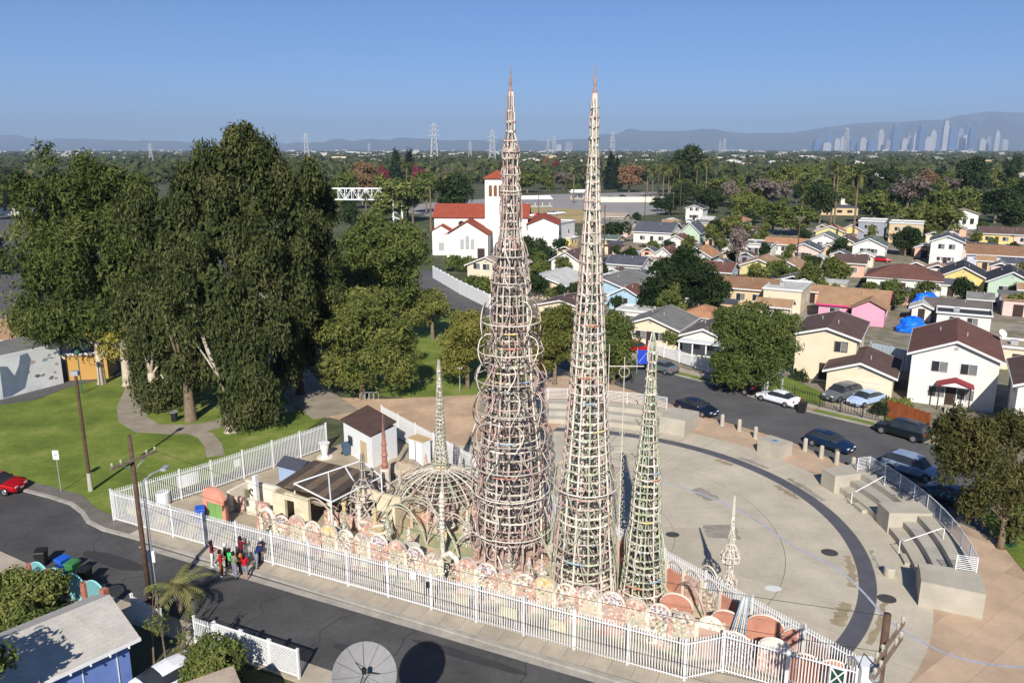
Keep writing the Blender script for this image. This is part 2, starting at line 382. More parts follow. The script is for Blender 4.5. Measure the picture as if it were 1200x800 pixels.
struct('corner_pavement', [sn(-7.4, 35.38), sn(24, 35.38), (17.6, 33.0), (16.9, 33.2), (10.8, 36.0)], .118, M_walk)
# ---- painted meandering line on the plaza, stains, covers
ln = [(762, 562), (800, 571), (850, 590), (890, 612), (930, 640), (965, 657), (990, 673), (1012, 694), (1035, 720), (1050, 733), (1080, 752), (1120, 769), (1160, 778), (1210, 782)]
P = [Vector(gp(*p, .06)) for p in ln]; Q = []
for i in range(len(P) - 1):
    p0, p1, p2, p3 = P[max(i - 1, 0)], P[i], P[i + 1], P[min(i + 2, len(P) - 1)]
    for k in range(6):
        t = k / 6; Q.append(.5 * ((2 * p1) + (p2 - p0) * t + (2 * p0 - 5 * p1 + 4 * p2 - p3) * t * t + (3 * p1 - p0 - 3 * p2 + p3) * t ** 3))
pl = strip_mesh('painted_line', Q, .17, .067, mat('blue_line_paint', S(166, 170, 182), .85, .25, 1.5, fine=.2), z0=.06); tag(pl, 'pale blue painted line meandering across the plaza concrete', 'line marking')
def disc(name, p, r, z, m, lab, cat, h=.01, sx=1.6):
    return tag(MB().prism([(p[0] + sx * r * math.cos(R(a)), p[1] + r * math.sin(R(a))) for a in range(0, 360, 15)], z - h, z).build(name, m), lab, cat)
M_iron = mat('cast_iron', (.09, .085, .08), .6, .2, 3, metal=.3)
disc('manhole_cover', gp(972, 647, .06), .5, .072, M_iron, 'dark oval cover in the plaza just inside the slate band', 'cover', sx=1.1)
disc('manhole_cover', gp(788, 626, .06), .4, .071, M_iron, 'small dark cover beside the shadow of the short tower', 'cover', sx=1.2)
disc('drain_cover', gp(1039, 701, .06), .5, .073, M_iron, 'dark round drain cover outside the slate band near the block', 'cover', sx=1.1)
disc('plaza_plate', gp(906, 689, .06), .32, .074, mat('white_plate', (.7, .7, .68), .5, .05), 'small white plate set flush in the plaza floor', 'plate')
# ------------------------------------------------------------------ the towers
C_cem = mat('tower_cement', S(184, 172, 160), .9, .2, 1.5, objvar=.13, fine=.16)
C_pink = mat('tower_cement_pink', S(196, 164, 152), .9, .2, 1.5, objvar=.1, fine=.15)
C_green = mat('tower_cement_green', S(172, 176, 148), .9, .2, 1.5, objvar=.12, fine=.16)
C_cream = mat('tower_cement_cream', S(218, 208, 192), .9, .14, 1.5, objvar=.06, fine=.12)
C_brown = mat('tower_cement_brown', S(156, 130, 120), .9, .2, 1.5, objvar=.12, fine=.15)
C_blue = mat('tower_tile_blue', S(140, 166, 186), .5, .25, 5)
C_red = mat('tower_tile_red', S(190, 124, 100), .6, .25, 5)
C_yel = mat('tower_tile_yellow', S(214, 192, 128), .6, .2, 5)
C_dark = mat('weathered_cement', S(104, 96, 92), .9, .25, 2, objvar=.15)
M_shard = ramp_mat('mosaic_shards', [(0, S(214, 208, 196)), (.3, S(190, 164, 150)), (.45, S(158, 170, 140)), (.58, S(140, 154, 164)), (.66, S(214, 200, 160)), (.74, S(176, 128, 112)), (.82, S(226, 222, 214)), (.93, S(104, 112, 98))], 1, rough=.35, src='island')
M_mos_wall = ramp_mat('mosaic_wall', [(0, S(232, 222, 204)), (.22, S(205, 172, 150)), (.38, S(158, 160, 142)), (.48, S(222, 214, 202)), (.62, S(188, 148, 130)), (.72, S(150, 152, 154)), (.8, S(206, 192, 162)), (.92, S(124, 112, 104))], 9, rough=.5, src='voronoi', scale2=1.5, mix2=(.8, 1.1))
M_mos_pink = ramp_mat('mosaic_pink', [(0, S(204, 166, 148)), (.35, S(190, 152, 136)), (.6, S(216, 192, 174)), (.85, S(170, 134, 120))], 6, rough=.7, src='voronoi', scale2=1.5, mix2=(.85, 1.1))
M_mos_cream = ramp_mat('mosaic_cream', [(0, S(232, 224, 204)), (.4, S(216, 204, 178)), (.7, S(240, 234, 220)), (.88, S(190, 176, 150))], 8, rough=.6, src='voronoi')
M_mos_yel = ramp_mat('mosaic_yellow', [(0, S(206, 186, 126)), (.4, S(214, 200, 162)), (.7, S(196, 168, 112)), (.88, S(222, 214, 200))], 8, rough=.6, src='voronoi')
M_mos_grey = ramp_mat('mosaic_grey', [(0, S(206, 200, 196)), (.3, S(150, 144, 146)), (.5, S(226, 214, 210)), (.7, S(178, 140, 130)), (.85, S(110, 100, 100))], 11, rough=.5, src='voronoi')
M_floor_mos = ramp_mat('painted_floor', [(.3, S(196, 142, 118)), (.45, S(205, 188, 158)), (.55, S(150, 164, 124)), (.7, S(206, 168, 140))], .55, rough=.8, detail=3)

def prof_px(D, rows):
    out = [(zat(D, y), hw * mpp(D, zat(D, y))) for y, hw in rows]
    return sorted(out)
def rad(prof, z): return float(np.interp(z, [p[0] for p in prof], [p[1] for p in prof]))
def shards(parent, spots, size, name='mosaic_shards'):
    """spots: (n,6) position + outward normal"""
    p = np.array([s[:3] for s in spots]); n = np.array([s[3:] for s in spots]); k = len(p)
    n /= np.linalg.norm(n, axis=1)[:, None]
    a = np.cross(n, rng.normal(size=(k, 3))); a /= np.linalg.norm(a, axis=1)[:, None]; b_ = np.cross(n, a)
    sz = (size * rng.uniform(.5, 1.3, k))[:, None]; a *= sz; b_ *= sz * rng.uniform(.6, 1.0, k)[:, None]
    v = np.stack([p - a - b_, p + a - b_, p + a + b_, p - a + b_], 1).reshape(-1, 3)
    o = ob(name, np_mesh(name, v, np.arange(4 * k).reshape(-1, 4), M_shard), parent); o['kind'] = 'stuff'
    return o
def tower(name, label, loc, prof, nleg, mats, seed, ring_gap=(.42, .62), leg_r=.062, core=True, loops=(), nshard=2600, base_h=.5, tip=None):
    rd = random.Random(seed); t = thing(name, label, 'tower', (*loc, .11))
    top = prof[-1][0]; zs = []
    z = base_h
    while z < top - .7: zs.append(z); z += rd.uniform(*ring_gap)
    main, alts = mats
    # legs
    lz = list(np.arange(0, top, .5)) + [top]
    rot0 = rd.uniform(0, 1)
    for i in range(nleg):
        a = 2 * math.pi * (i + .5) / nleg + rot0
        cut = top if i % 2 == 0 else (top * .72 if i % 4 == 1 else top * .86)
        pts = [(rad(prof, q) * math.cos(a + rd.uniform(-.02, .02)) + rd.uniform(-.015, .015), rad(prof, q) * math.sin(a + rd.uniform(-.02, .02)), q) for q in lz if q <= cut]
        MB().tube(pts, [leg_r * rd.uniform(.8, 1.25) * (1.25 - .55 * p[2] / top) for p in pts], 5).build('leg', main if i % 3 else alts[i % len(alts)], t, smooth=True)
    # hoops, one object each
    for k, q in enumerate(zs):
        r = rad(prof, q) + .015
        m = alts[rd.randrange(len(alts))] if rd.random() < .55 else main
        if top > 20 and q > top * .5: m = rd.choice([C_pink, C_brown, C_pink, C_cem])
        h = MB().ring((0, 0, 0), r, rd.uniform(.04, .07) * (1.1 - .4 * q / top), 26 if r > .6 else 14, 5).build('hoop', m, t, (0, 0, q), smooth=True)
        h.rotation_euler = (rd.uniform(-.02, .02), rd.uniform(-.02, .02), 0)
    # woven struts between hoops
    for k in range(len(zs) - 1):
        b = MB(); z0, z1 = zs[k], zs[k + 1]
        if rad(prof, z0) < .12: continue
        ns = nleg if rad(prof, z0) > .5 else 6
        for i in range(ns):
            if rd.random() < .35: continue
            a = 2 * math.pi * (i + rd.uniform(0, 1)) / ns; a2 = a + rd.uniform(-.22, .22)
            f = rd.uniform(.82, .98)
            b.tube([(rad(prof, z0) * f * math.cos(a), rad(prof, z0) * f * math.sin(a), z0), (rad(prof, z1) * f * math.cos(a2), rad(prof, z1) * f * math.sin(a2), z1)], rd.uniform(.025, .045), 4)
        # short spokes to the core
        if rad(prof, z0) > .3:
            for i in range(nleg // 2):
                if rd.random() < .25: continue
                a = 2 * math.pi * i / (nleg // 2) + rot0 + k * .21; rr = rad(prof, z0)
                b.tube([(.1 * math.cos(a), .1 * math.sin(a), z0 + rd.uniform(-.1, .25)), (rr * math.cos(a), rr * math.sin(a), z0)], .033, 4)
        if b.v: b.build('lattice_band', alts[rd.randrange(len(alts))] if rd.random() < .6 else C_dark, t)['kind'] = 'stuff'
    # inner core
    if core:
        for i in range(6):
            a = 2 * math.pi * i / 6
            pts = [(max(rad(prof, q) * .46, .06) * math.cos(a), max(rad(prof, q) * .46, .06) * math.sin(a), q) for q in lz if q < top * .8]
            MB().tube(pts, .055, 5).build('core_leg', C_dark if i % 2 else main, t, smooth=True)
        for k, q in enumerate(zs[::2]):
            if q < top * .75: MB().ring((0, 0, q + .1), max(rad(prof, q) * .46, .08), .05, 14, 4).build('core_hoop', C_dark if k % 2 else main, t, smooth=True)
    MB().tube([(0, 0, q) for q in lz if q < top * .97], .09, 6).build('central_column', C_cem, t, smooth=True)
    # outward loops
    for (z0, z1, n, bulge, hoop, ph) in loops:
        r0, r1 = rad(prof, z0), rad(prof, z1)
        for i in range(n):
            a = 2 * math.pi * (i + ph) / n; pts = []
            for j in range(11):
                th = math.pi * j / 10; zz = z0 + (z1 - z0) * (1 - math.cos(th)) / 2
                rr = (r0 + (r1 - r0) * (1 - math.cos(th)) / 2) + bulge * math.sin(th) ** .8
                aa = a + .16 * math.sin(2 * th) * (1 if i % 2 else -1)
                pts.append((rr * math.cos(aa), rr * math.sin(aa), zz))
            MB().tube(pts, .04, 4).build('loop', alts[i % len(alts)], t, smooth=True)
        if hoop:
            MB().ring((0, 0, (z0 + z1) / 2), (r0 + r1) / 2 + bulge * .98, .045, 30, 5).build('outer_hoop', C_cream if rd.random() < .6 else main, t, smooth=True)
    # mosaic pieces set into hoops and legs
    sp = []
    for k in range(nshard):
        q = zs[rd.randrange(len(zs))] + rd.uniform(-.05, .05); r = rad(prof, q) + .075; a = rd.uniform(0, 6.283)
        if q < top * .75 or rd.random() < .4: sp.append((r * math.cos(a), r * math.sin(a), q, math.cos(a), math.sin(a), rd.uniform(-.2, .5)))
    shards(t, sp, .05)
    # tinted bands
    for k in range(0 if top < 12 else 5):
        q = zs[rd.randrange(2, int(len(zs) * .65))]; r = rad(prof, q); a0 = -2.4 + rd.uniform(0, 1.2); pts = []
        for j in range(7): pts.append(((r + .07) * math.cos(a0 + j * .11), (r + .07) * math.sin(a0 + j * .11), q))
        MB().tube(pts, .052, 4).build('tile_band', [C_blue, C_red, C_yel][k % 3], t)
    # finial
    if tip:
        MB().lathe([(.03, 0), (.1, .15), (.14, .4), (.06, .7), (.09, .9), (.07, 1.1), (.03, 1.3), (.04, 1.45), (.01, 1.9)], 8, (0, 0, top - .4)).build('finial', C_brown, t)
    # plinth
    b = MB(); r = rad(prof, 0)
    b.lathe([(r + .3, -.02), (r + .28, .12), (r + .12, .15), (r + .08, .22), (r - .1, .24)], 20).build('plinth', M_mos_pink, t)
    return t
D1, D2, D3 = 47.6, 43.4, 42.5
prof1 = prof_px(D1, [(110, 2.6), (122, 4.2), (130, 3.0), (139, 5.2), (150, 4.4), (160, 5), (168, 8.5), (176, 6.5), (184, 9.5), (196, 8), (207, 10), (217, 8), (228, 11), (240, 10.5), (262, 11.5), (283, 13), (296, 16.5), (308, 15), (325, 18), (345, 20.5), (380, 22), (420, 24.5), (450, 27), (480, 29), (500, 32.5), (540, 36), (580, 38), (615, 39), (655, 40)])
z1 = lambda y: zat(D1, y)
loops1 = [(z1(402), z1(352), 14, .68, True, 0), (z1(430), z1(392), 14, .78, True, .5), (z1(462), z1(424), 16, .85, True, 0), (z1(500), z1(455), 16, .75, True, .3),
          (z1(530), z1(492), 16, .7, True, .5), (z1(562), z1(520), 18, .6, True, 0), (z1(596), z1(548), 18, .45, True, .5), (z1(640), z1(588), 18, .55, True, .2),
          (z1(318), z1(285), 10, .28, True, .2), (z1(345), z1(318), 10, .22, True, .2), (z1(262), z1(236), 9, .12, False, 0), (z1(236), z1(216), 8, .12, True, 0),
          (z1(216), z1(198), 8, .14, True, 0), (z1(188), z1(172), 7, .1, True, 0)]
tower('west_tower', 'tallest openwork tower with ball-like loops bulging round its waist', (-.08, D1), prof1, 16, (C_cem, [C_pink, C_brown, C_cream, C_dark, C_cem]), 3, loops=loops1, tip=True, base_h=1.9)
prof2 = prof_px(D2, [(112, 2.2), (120, 3.4), (133, 4), (146, 5.4), (152, 4.6), (165, 5.4), (176, 4.8), (190, 6.2), (230, 8.2), (260, 10.2), (300, 12), (340, 14), (380, 17), (420, 19.5), (460, 21.5), (500, 24), (540, 27), (565, 29), (600, 31), (640, 34), (695, 38)])
z2 = lambda y: zat(D2, y)
loops2 = [(z2(592), z2(545), 14, .42, True, 0), (z2(640), z2(590), 12, .12, False, .4), (z2(690), z2(600), 10, .25, False, .2)]
tower('center_tower', 'slim straight tapering openwork tower with tiled rings and pink shaft', (4.32, D2), prof2, 14, (C_cream, [C_cem, C_green, C_pink, C_green]), 5, loops=loops2, leg_r=.058, tip=True, nshard=3000, base_h=1.1)
prof3 = prof_px(D3, [(392, 1.2), (401, 3.2), (408, 5), (418, 4.2), (428, 5), (450, 5.6), (480, 7.5), (510, 9.5), (540, 12.5), (552, 15), (580, 16), (610, 17.5), (640, 20), (670, 23), (705, 27)])
tower('east_tower', 'shorter greenish openwork tower with pale rings beside the plaza', (7.73, D3), prof3, 12, (C_green, [C_cream, C_cem, C_green]), 8, leg_r=.05, ring_gap=(.36, .55), nshard=1800, tip=False,
      loops=[(zat(D3, 660), zat(D3, 620), 9, .15, False, 0), (zat(D3, 425), zat(D3, 402), 6, .06, True, 0)])

def spire(name, label, loc, prof, n, m, m2, seed, cat='spire'):
    rd = random.Random(seed); t = thing(name, label, cat, (*loc, .11)); top = prof[-1][0]
    for i in range(n):
        a = 2 * math.pi * i / n
        pts = [(rad(prof, q) * math.cos(a), rad(prof, q) * math.sin(a), q) for q in np.linspace(0, top, 24)]
        MB().tube(pts, .035, 4).build('leg', m, t)
    q = .3
    while q < top - .2:
        MB().ring((0, 0, q), rad(prof, q) + .01, .035, 12, 4).build('hoop', m2 if rd.random() < .5 else m, t); q += rd.uniform(.25, .42)
    MB().tube([(0, 0, 0), (0, 0, top)], [.08, .02], 6).build('central_column', m, t)
    sp = []
    for k in range(500):
        q = rd.uniform(.2, top * .85); r = rad(prof, q) + .04; a = rd.uniform(0, 6.28); sp.append((r * math.cos(a), r * math.sin(a), q, math.cos(a), math.sin(a), .2))
    shards(t, sp, .04)
    return t
# ---- gazebo dome with its spire
gx, gy = gp(518, 600); DG = gy
gz = thing('gazebo', 'domed rib canopy with tall green spire beside the tallest tower', 'gazebo', (gx, gy, .11))
hub = zat(DG, 550)
for i in range(22):
    a = 2 * math.pi * i / 22; pts = []
    for j in range(9):
        th = j / 8 * 1.25; pts.append(((.35 + 3.1 * math.sin(th)) * math.cos(a), (.35 + 3.1 * math.sin(th)) * math.sin(a), hub - 2.0 * (1 - math.cos(th)) - .05 * j))
    MB().tube(pts, .05, 5).build('rib', C_cream if i % 3 else C_cem, gz)
for j in range(1, 8):
    th = j / 8 * 1.25
    MB().ring((0, 0, hub - 2.0 * (1 - math.cos(th)) - .05 * j), .35 + 3.1 * math.sin(th), .04, 28, 4).build('hoop', C_cem if j % 2 else C_green, gz)
for i in range(11):
    a = 2 * math.pi * i / 11 + .1; r = .35 + 3.1 * math.sin(1.25)
    MB().tube([(r * math.cos(a), r * math.sin(a), 0), (r * math.cos(a), r * math.sin(a), hub - 1.7)], [.12, .06], 6).build('post', [C_green, C_pink, C_cem][i % 3], gz)
MB().lathe([(.5, 0), (.42, .2), (.3, .3), (.25, .45)], 12, (0, 0, hub)).build('hub', M_mos_yel, gz)
MB().lathe([(1.8, 0), (1.8, .35), (1.5, .4)], 20).build('bench', M_mos_pink, gz)
zt = zat(DG, 423)
pg = prof_px(DG, [(425, .8), (437, 2), (441, 1.6), (460, 3), (480, 4), (500, 5), (520, 6), (535, 8), (549, 9)]); pg = [(z, r) for z, r in pg]
for i in range(8):
    a = 2 * math.pi * i / 8
    MB().tube([(rad(pg, q) * math.cos(a), rad(pg, q) * math.sin(a), q) for q in np.linspace(hub, zt, 20)], .04, 4).build('spire_leg', C_green if i % 2 else C_cem, gz)
for q in np.arange(hub + .2, zt - .2, .3): MB().ring((0, 0, q), rad(pg, q) + .02, .045, 12, 4).build('spire_hoop', random.choice([C_green, C_cem, C_cream]), gz)
sp = []
for k in range(900):
    q = random.uniform(hub, zt - .5); r = rad(pg, q) + .05; a = random.uniform(0, 6.28); sp.append((r * math.cos(a), r * math.sin(a), q, math.cos(a), math.sin(a), .2))
for k in range(900):
    th = random.uniform(.1, 1.25); a = 2 * math.pi * random.randrange(22) / 22; rr = .35 + 3.1 * math.sin(th)
    sp.append((rr * math.cos(a), rr * math.sin(a), hub - 2.0 * (1 - math.cos(th)) - .05 * th * 6.4 + .06, math.cos(a) * .3, math.sin(a) * .3, 1))
shards(gz, sp, .045)
for i in range(16):
    a = 2 * math.pi * (i + .5) / 16; r = .35 + 3.1 * math.sin(1.25)
    MB().tube([((r - .2 + .55 * math.sin(math.pi * j / 8)) * math.cos(a + .12 * math.sin(j)), (r - .2 + .55 * math.sin(math.pi * j / 8)) * math.sin(a + .12 * math.sin(j)), .3 + (hub - 1.9) * j / 8) for j in range(9)], .045, 4).build('loop', [C_cem, C_green, C_pink][i % 3], gz)
for i in range(18):
    a = 2 * math.pi * i / 18 + .15; R2 = 4.0 + .7 * (i % 3)
    MB().tube([(1.9 * math.cos(a), 1.9 * math.sin(a), hub - .5), (2.9 * math.cos(a + .1), 2.9 * math.sin(a + .1), hub - .75), ((R2 - .5) * math.cos(a + .18), (R2 - .5) * math.sin(a + .18), hub * .45), (R2 * math.cos(a + .2), R2 * math.sin(a + .2), 0)], .042, 5).build('buttress', [C_cem, C_dark, C_green, C_brown][i % 4], gz)
for i in range(14):
    a = 2 * math.pi * i / 14 + .3; rr = 1.2 + .9 * (i % 2)
    MB().tube([(rr * math.cos(a), rr * math.sin(a), 0), (rr * .9 * math.cos(a + .2), rr * .9 * math.sin(a + .2), 1.2), (rr * .5 * math.cos(a), rr * .5 * math.sin(a), hub - .6)], .06, 5).build('inner_post', [C_dark, C_brown, C_cem, C_green][i % 4], gz)
for i, (qx, qy, hh_) in enumerate([(470, 600, 3.4), (548, 640, 2.6), (455, 640, 2.4), (500, 575, 3.0), (560, 590, 3.4), (480, 655, 2.2), (405, 640, 2.4), (620, 690, 2.2), (598, 675, 2.0), (705, 690, 2.6), (662, 715, 1.9), (790, 735, 2.0), (540, 570, 2.8), (440, 590, 2.6)]):
    spire('garden_spire', 'slender cage-like cement spire standing among the towers\u2019 footings', gp(qx, qy), [(0, .34), (hh_ * .25, .2), (hh_ * .4, .4), (hh_ * .55, .3), (hh_ * .7, .12), (hh_, .02)], 7, [C_cem, C_cream, C_green, C_pink][i % 4], [C_cream, C_dark, C_cem][i % 3], 20 + i)['group'] = 'slender garden spires'
# ---- smaller canopy left of it
sx_, sy_ = gp(428, 612); kz = thing('small_canopy', 'small skeletal dome of grey ribs with open spike, by the ruined house', 'canopy', (sx_, sy_, .11))
for i in range(10):
    a = 2 * math.pi * i / 10
    MB().tube([(1.0 * math.cos(a), 1.0 * math.sin(a), 0), (1.0 * math.cos(a), 1.0 * math.sin(a), 1.9), (.75 * math.cos(a), .75 * math.sin(a), 2.7), (.2 * math.cos(a), .2 * math.sin(a), 3.3), (.1 * math.cos(a), .1 * math.sin(a), 5.2)], [.07, .06, .05, .04, .02], 5).build('rib', C_cem if i % 2 else C_dark, kz)
for q, r in ((.6, 1.02), (1.3, 1.02), (1.9, 1.02), (2.4, .88), (2.9, .6), (3.3, .25), (4.0, .2), (4.6, .16)): MB().ring((0, 0, q), r, .045, 18, 4).build('hoop', C_cem, kz)
MB().lathe([(.5, 0), (.45, .5), (.3, .6), (.3, 1.7), (.5, 1.8), (.5, 2.0)], 10).build('fountain', M_mos_cream, kz)
# ---- other spires
x, y = gp(452, 572); t = thing('red_spire', 'slender red-brown mosaic spire on a white drum base', 'spire', (x, y, .11))
MB().lathe([(.42, 0), (.42, 1.5), (.35, 1.6)], 10).build('base', C_cream, t)
zt2 = zat(y, 486)
MB().lathe([(.26, 1.6), (.22, 1.7), (.3, 1.9), (.22, 2.1), (.2, 2.6), (.28, 2.75), (.2, 2.9), (.18, 3.5), (.26, 3.6), (.17, 3.75), (.15, 4.2), (.1, 4.4), (.05, zt2 - .6), (.02, zt2)], 10).build('shaft', mat('red_mosaic', S(170, 118, 100), .7, .3, 4), t)
for i in range(5): MB().tube([(.14 * math.cos(i * 1.256), .14 * math.sin(i * 1.256), 4.2), (.12 * math.cos(i * 1.256), .12 * math.sin(i * 1.256), zt2 - .3)], .02, 4).build('prong', C_dark, t)
x, y = gp(851, 722); zs5 = zat(y, 583)
p5 = [(0, .3), (1.2, .22), (1.6, .45), (2.3, .5), (2.6, .16), (3.2, .2), (3.5, .55), (4.0, .5), (4.4, .14), (4.9, .2), (5.3, .1), (6.2, .06), (zs5, .02)]
spire('ship_spire', 'pointed cement spire with round cages rising from the ship-shaped end of the compound', (x, y), p5, 9, C_cream, C_cem, 4)
# ---- white mosaic column in front of the gazebo
x, y = gp(519, 655); t = thing('mosaic_column', 'knobbly white mosaic column standing in front of the gazebo dome', 'column', (x, y, .11))
pr = [(.16, 0), (.14, 1.6)]
for k in range(9): pr += [(.12, 1.75 + k * .3), (.2, 1.9 + k * .3)]
MB().lathe(pr + [(.05, 4.7), (.01, 5.2)], 9).build('shaft', C_cream, t)
sp = [(.2 * math.cos(a), .2 * math.sin(a), q, math.cos(a), math.sin(a), .1) for a, q in [(random.uniform(0, 6.28), random.uniform(.3, 4.4)) for _ in range(300)]]; shards(t, sp, .04)
# ---- overhead arches tying the sculptures together
ARCH = [((500, 640), (560, 648), 2.6), ((440, 625), (500, 640), 2.6), ((640, 650), (690, 668), 2.2), ((560, 648), (640, 650), 2.0), ((390, 612), (440, 625), 2.3), ((585, 630), (655, 690), 3.0), ((540, 600), (600, 640), 3.2),
        ((690, 660), (720, 705), 2.4), ((480, 600), (520, 640), 2.5), ((740, 690), (790, 720), 1.8), ((790, 700), (830, 745), 1.9), ((810, 690), (850, 720), 2.2), ((345, 610), (400, 628), 2.2), ((460, 610), (540, 660), 2.9), ((620, 665), (665, 690), 1.8), ((530, 650), (590, 672), 2.1)]
for i, (a, c, h) in enumerate(ARCH):
    A, C_ = g3(*a), g3(*c); t = thing('overhead_arch', 'arched cement tie spanning between the sculptures at the towers\u2019 feet', 'arch', (A.x, A.y, .11), 0, 'cement arches between the sculptures')
    d = C_ - A; pts = [(d.x * k / 14, d.y * k / 14, h * math.sin(math.pi * k / 14) ** .7) for k in range(15)]
    MB().tube(pts, .055, 5).build('arch_bar', [C_cem, C_green, C_pink, C_cream][i % 4], t)
    pts2 = [(p[0], p[1] + .18, p[2] * .86) for p in pts]; MB().tube(pts2, .035, 4).build('inner_bar', C_cem, t)
    b = MB()
    for k in range(2, 14, 3): b.tube([pts[k], pts2[k]], .025, 4)
    b.build('rung_set', C_green if i % 2 else C_cem, t)['kind'] = 'stuff'
# ---- thin ladder and loop work between the second and third towers
t = thing('openwork_gate', 'tall thin openwork screen of rods and rings between the slim towers', 'screen', (*gp(722, 640), .11)); D6 = gp(722, 640)[1]
zb = lambda yy: zat(D6, yy)
for xx in (-.85, 0.15): MB().tube([(xx, 0, 0), (xx, 0, zb(405 if xx < 0 else 420))], [.05, .025], 5).build('rod', C_cream, t)
MB().tube([(-.85, 0, zb(431)), (1.4, 0, zb(431))], .035, 4).build('rail', C_cream, t)
for k, (yy, r) in enumerate(((438, .32), (475, .95), (500, 1.1), (540, 1.0))):
    MB().tube([(.15 + r * math.cos(R(a)), 0, zb(yy) + (r * math.sin(R(a)) if k == 0 else r * .55 * math.sin(R(a)))) for a in range(0, 361 if k == 0 else 181, 15)], .03, 4).build('ring', C_green if k % 2 else C_cem, t)
for k in range(16):
    zz = .6 + k * .5; MB().tube([(.15 + .18 * math.cos(R(a)), 0, zz + .2 * math.sin(R(a))) for a in range(0, 361, 30)], .028, 4).build('ring', C_green if k % 2 else C_cem, t)

# ------------------------------------------------------------------ scalloped mosaic wall behind the front fence
wall = thing('mosaic_wall', 'low mosaic wall with half-round scalloped panels behind the front fence', 'wall', (*sn(-37.2, 37.9), .11), math.atan2(U.y, U.x))
C_wallp = mat('wall_plaster', S(196, 184, 162), .9, .15, 1.2, fine=.12); C_wallp2 = mat('wall_plaster_pink', S(190, 158, 142), .9, .15, 1.2, fine=.12)
wall_cols = [M_mos_pink, M_mos_grey, M_mos_pink, M_mos_wall, M_mos_yel, M_mos_wall, M_mos_wall, M_mos_grey, M_mos_pink, M_mos_grey, M_mos_wall, M_mos_cream]
x = 0.0; k = 0; rdw = random.Random(2)
while x < 30.2:
    wd = rdw.uniform(1.15, 1.42); cx_ = x + wd / 2; r = wd / 2 - .05; h0 = rdw.uniform(1.6, 1.85)
    if abs(cx_ - 14.6) < .7 or abs(cx_ - 1.0) < .5:
        a = MB(); a.tube([(cx_ - .6, 0, 0), (cx_ - .6, 0, 1.7), (cx_ - .42, 0, 2.15), (cx_, 0, 2.4), (cx_ + .42, 0, 2.15), (cx_ + .6, 0, 1.7), (cx_ + .6, 0, 0)], .16, 7); a.build('gate_arch', M_mos_cream, wall)
    else:
        MB().box(x, x + wd, -.12, .12, 0, h0).build('wall_panel', [C_wallp, M_mos_wall, C_wallp, C_wallp2][k % 4], wall)
        MB().face_prism([(cx_ + r * math.cos(R(a)), -.15, h0 - .05 + r * math.sin(R(a))) for a in range(0, 181, 15)][::-1], (0, .3, 0)).build('scallop', wall_cols[k % 12], wall)
        MB().tube([(cx_ + r * math.cos(R(a)), 0, h0 - .05 + r * math.sin(R(a))) for a in range(0, 181, 15)], .085, 5).build('scallop_rim', C_cream if k % 2 else C_cem, wall)
    MB().box(x - .11, x + .11, -.2, .2, 0, h0 + .12).build('pilaster', M_mos_cream if k % 2 else M_mos_pink, wall)
    x += wd; k += 1
sp = []
for q in range(1500): sp.append((rdw.uniform(0, 30), -.16 - rdw.uniform(0, .02), rdw.uniform(.4, 1.9), rdw.uniform(-.2, .2), -1, .2))
shards(wall, sp, .05)
# wall of the ship end, and rear garden wall
wall2 = thing('ship_wall', 'salmon pink walls with round-topped panels forming the ship-shaped end', 'wall', (*sn(-7.2, 37.2), .11), math.atan2(U.y, U.x) )
M_salm = mat('salmon_plaster', S(190, 134, 112), .85, .18, 1.2, fine=.1)
for k, (x, y, r, h0, m) in enumerate([(0, .9, .85, 1.2, M_mos_cream), (1.9, .7, .95, 1.1, M_mos_grey), (3.9, .9, .8, 1.3, C_cream), (5.4, .8, .7, 1.0, M_salm), (1.2, 2.4, .8, 1.3, M_salm), (3.2, 2.6, 1.0, 1.3, M_salm), (5.0, 2.3, .95, 1.2, M_salm), (-1.6, 2.6, .9, 1.4, M_salm), (6.8, .9, .8, .9, M_salm)]):
    MB().box(x - r, x + r, y - .1, y + .1, 0, h0).build('wall_panel', m if k % 2 else M_mos_pink, wall2)
    MB().face_prism([(x + r * math.cos(R(a)), y - .13, h0 - .03 + r * .8 * math.sin(R(a))) for a in range(0, 181, 15)][::-1], (0, .26, 0)).build('scallop', m, wall2)
    MB().tube([(x + r * math.cos(R(a)), y, h0 - .03 + r * .8 * math.sin(R(a))) for a in range(0, 181, 15)], .07, 5).build('scallop_rim', C_cream, wall2)
for k in range(7):                                              # blue and cream masts leaning as a tent
    MB().tube([(1.3 + .16 * k, 1.9, 0), (2.0 + .05 * k, 2.0, 3.2)], .045, 5).build('mast', C_blue if k % 3 == 0 else C_cream, wall2)
rw = thing('rear_wall', 'rear garden wall of pink and salmon panels along the plaza fence', 'wall', (4.5, 50.6 - .3, .11), math.atan2(W.y, W.x))
for k in range(14):
    MB().box(k * 1.35, k * 1.35 + 1.3, -.1, .1, 0, 1.35 + .2 * (k % 2)).build('wall_panel', [M_salm, M_mos_pink, M_mos_wall][k % 3], rw)
    MB().box(k * 1.35 - .08, k * 1.35 + .08, -.15, .15, 0, 1.75).build('pilaster', C_cream, rw)
    MB().tube([(k * 1.35 + .65 + .62 * math.cos(R(a)), 0, 1.4 + .6 * math.sin(R(a))) for a in range(0, 181, 20)], .06, 5).build('scallop_rim', C_cem, rw)
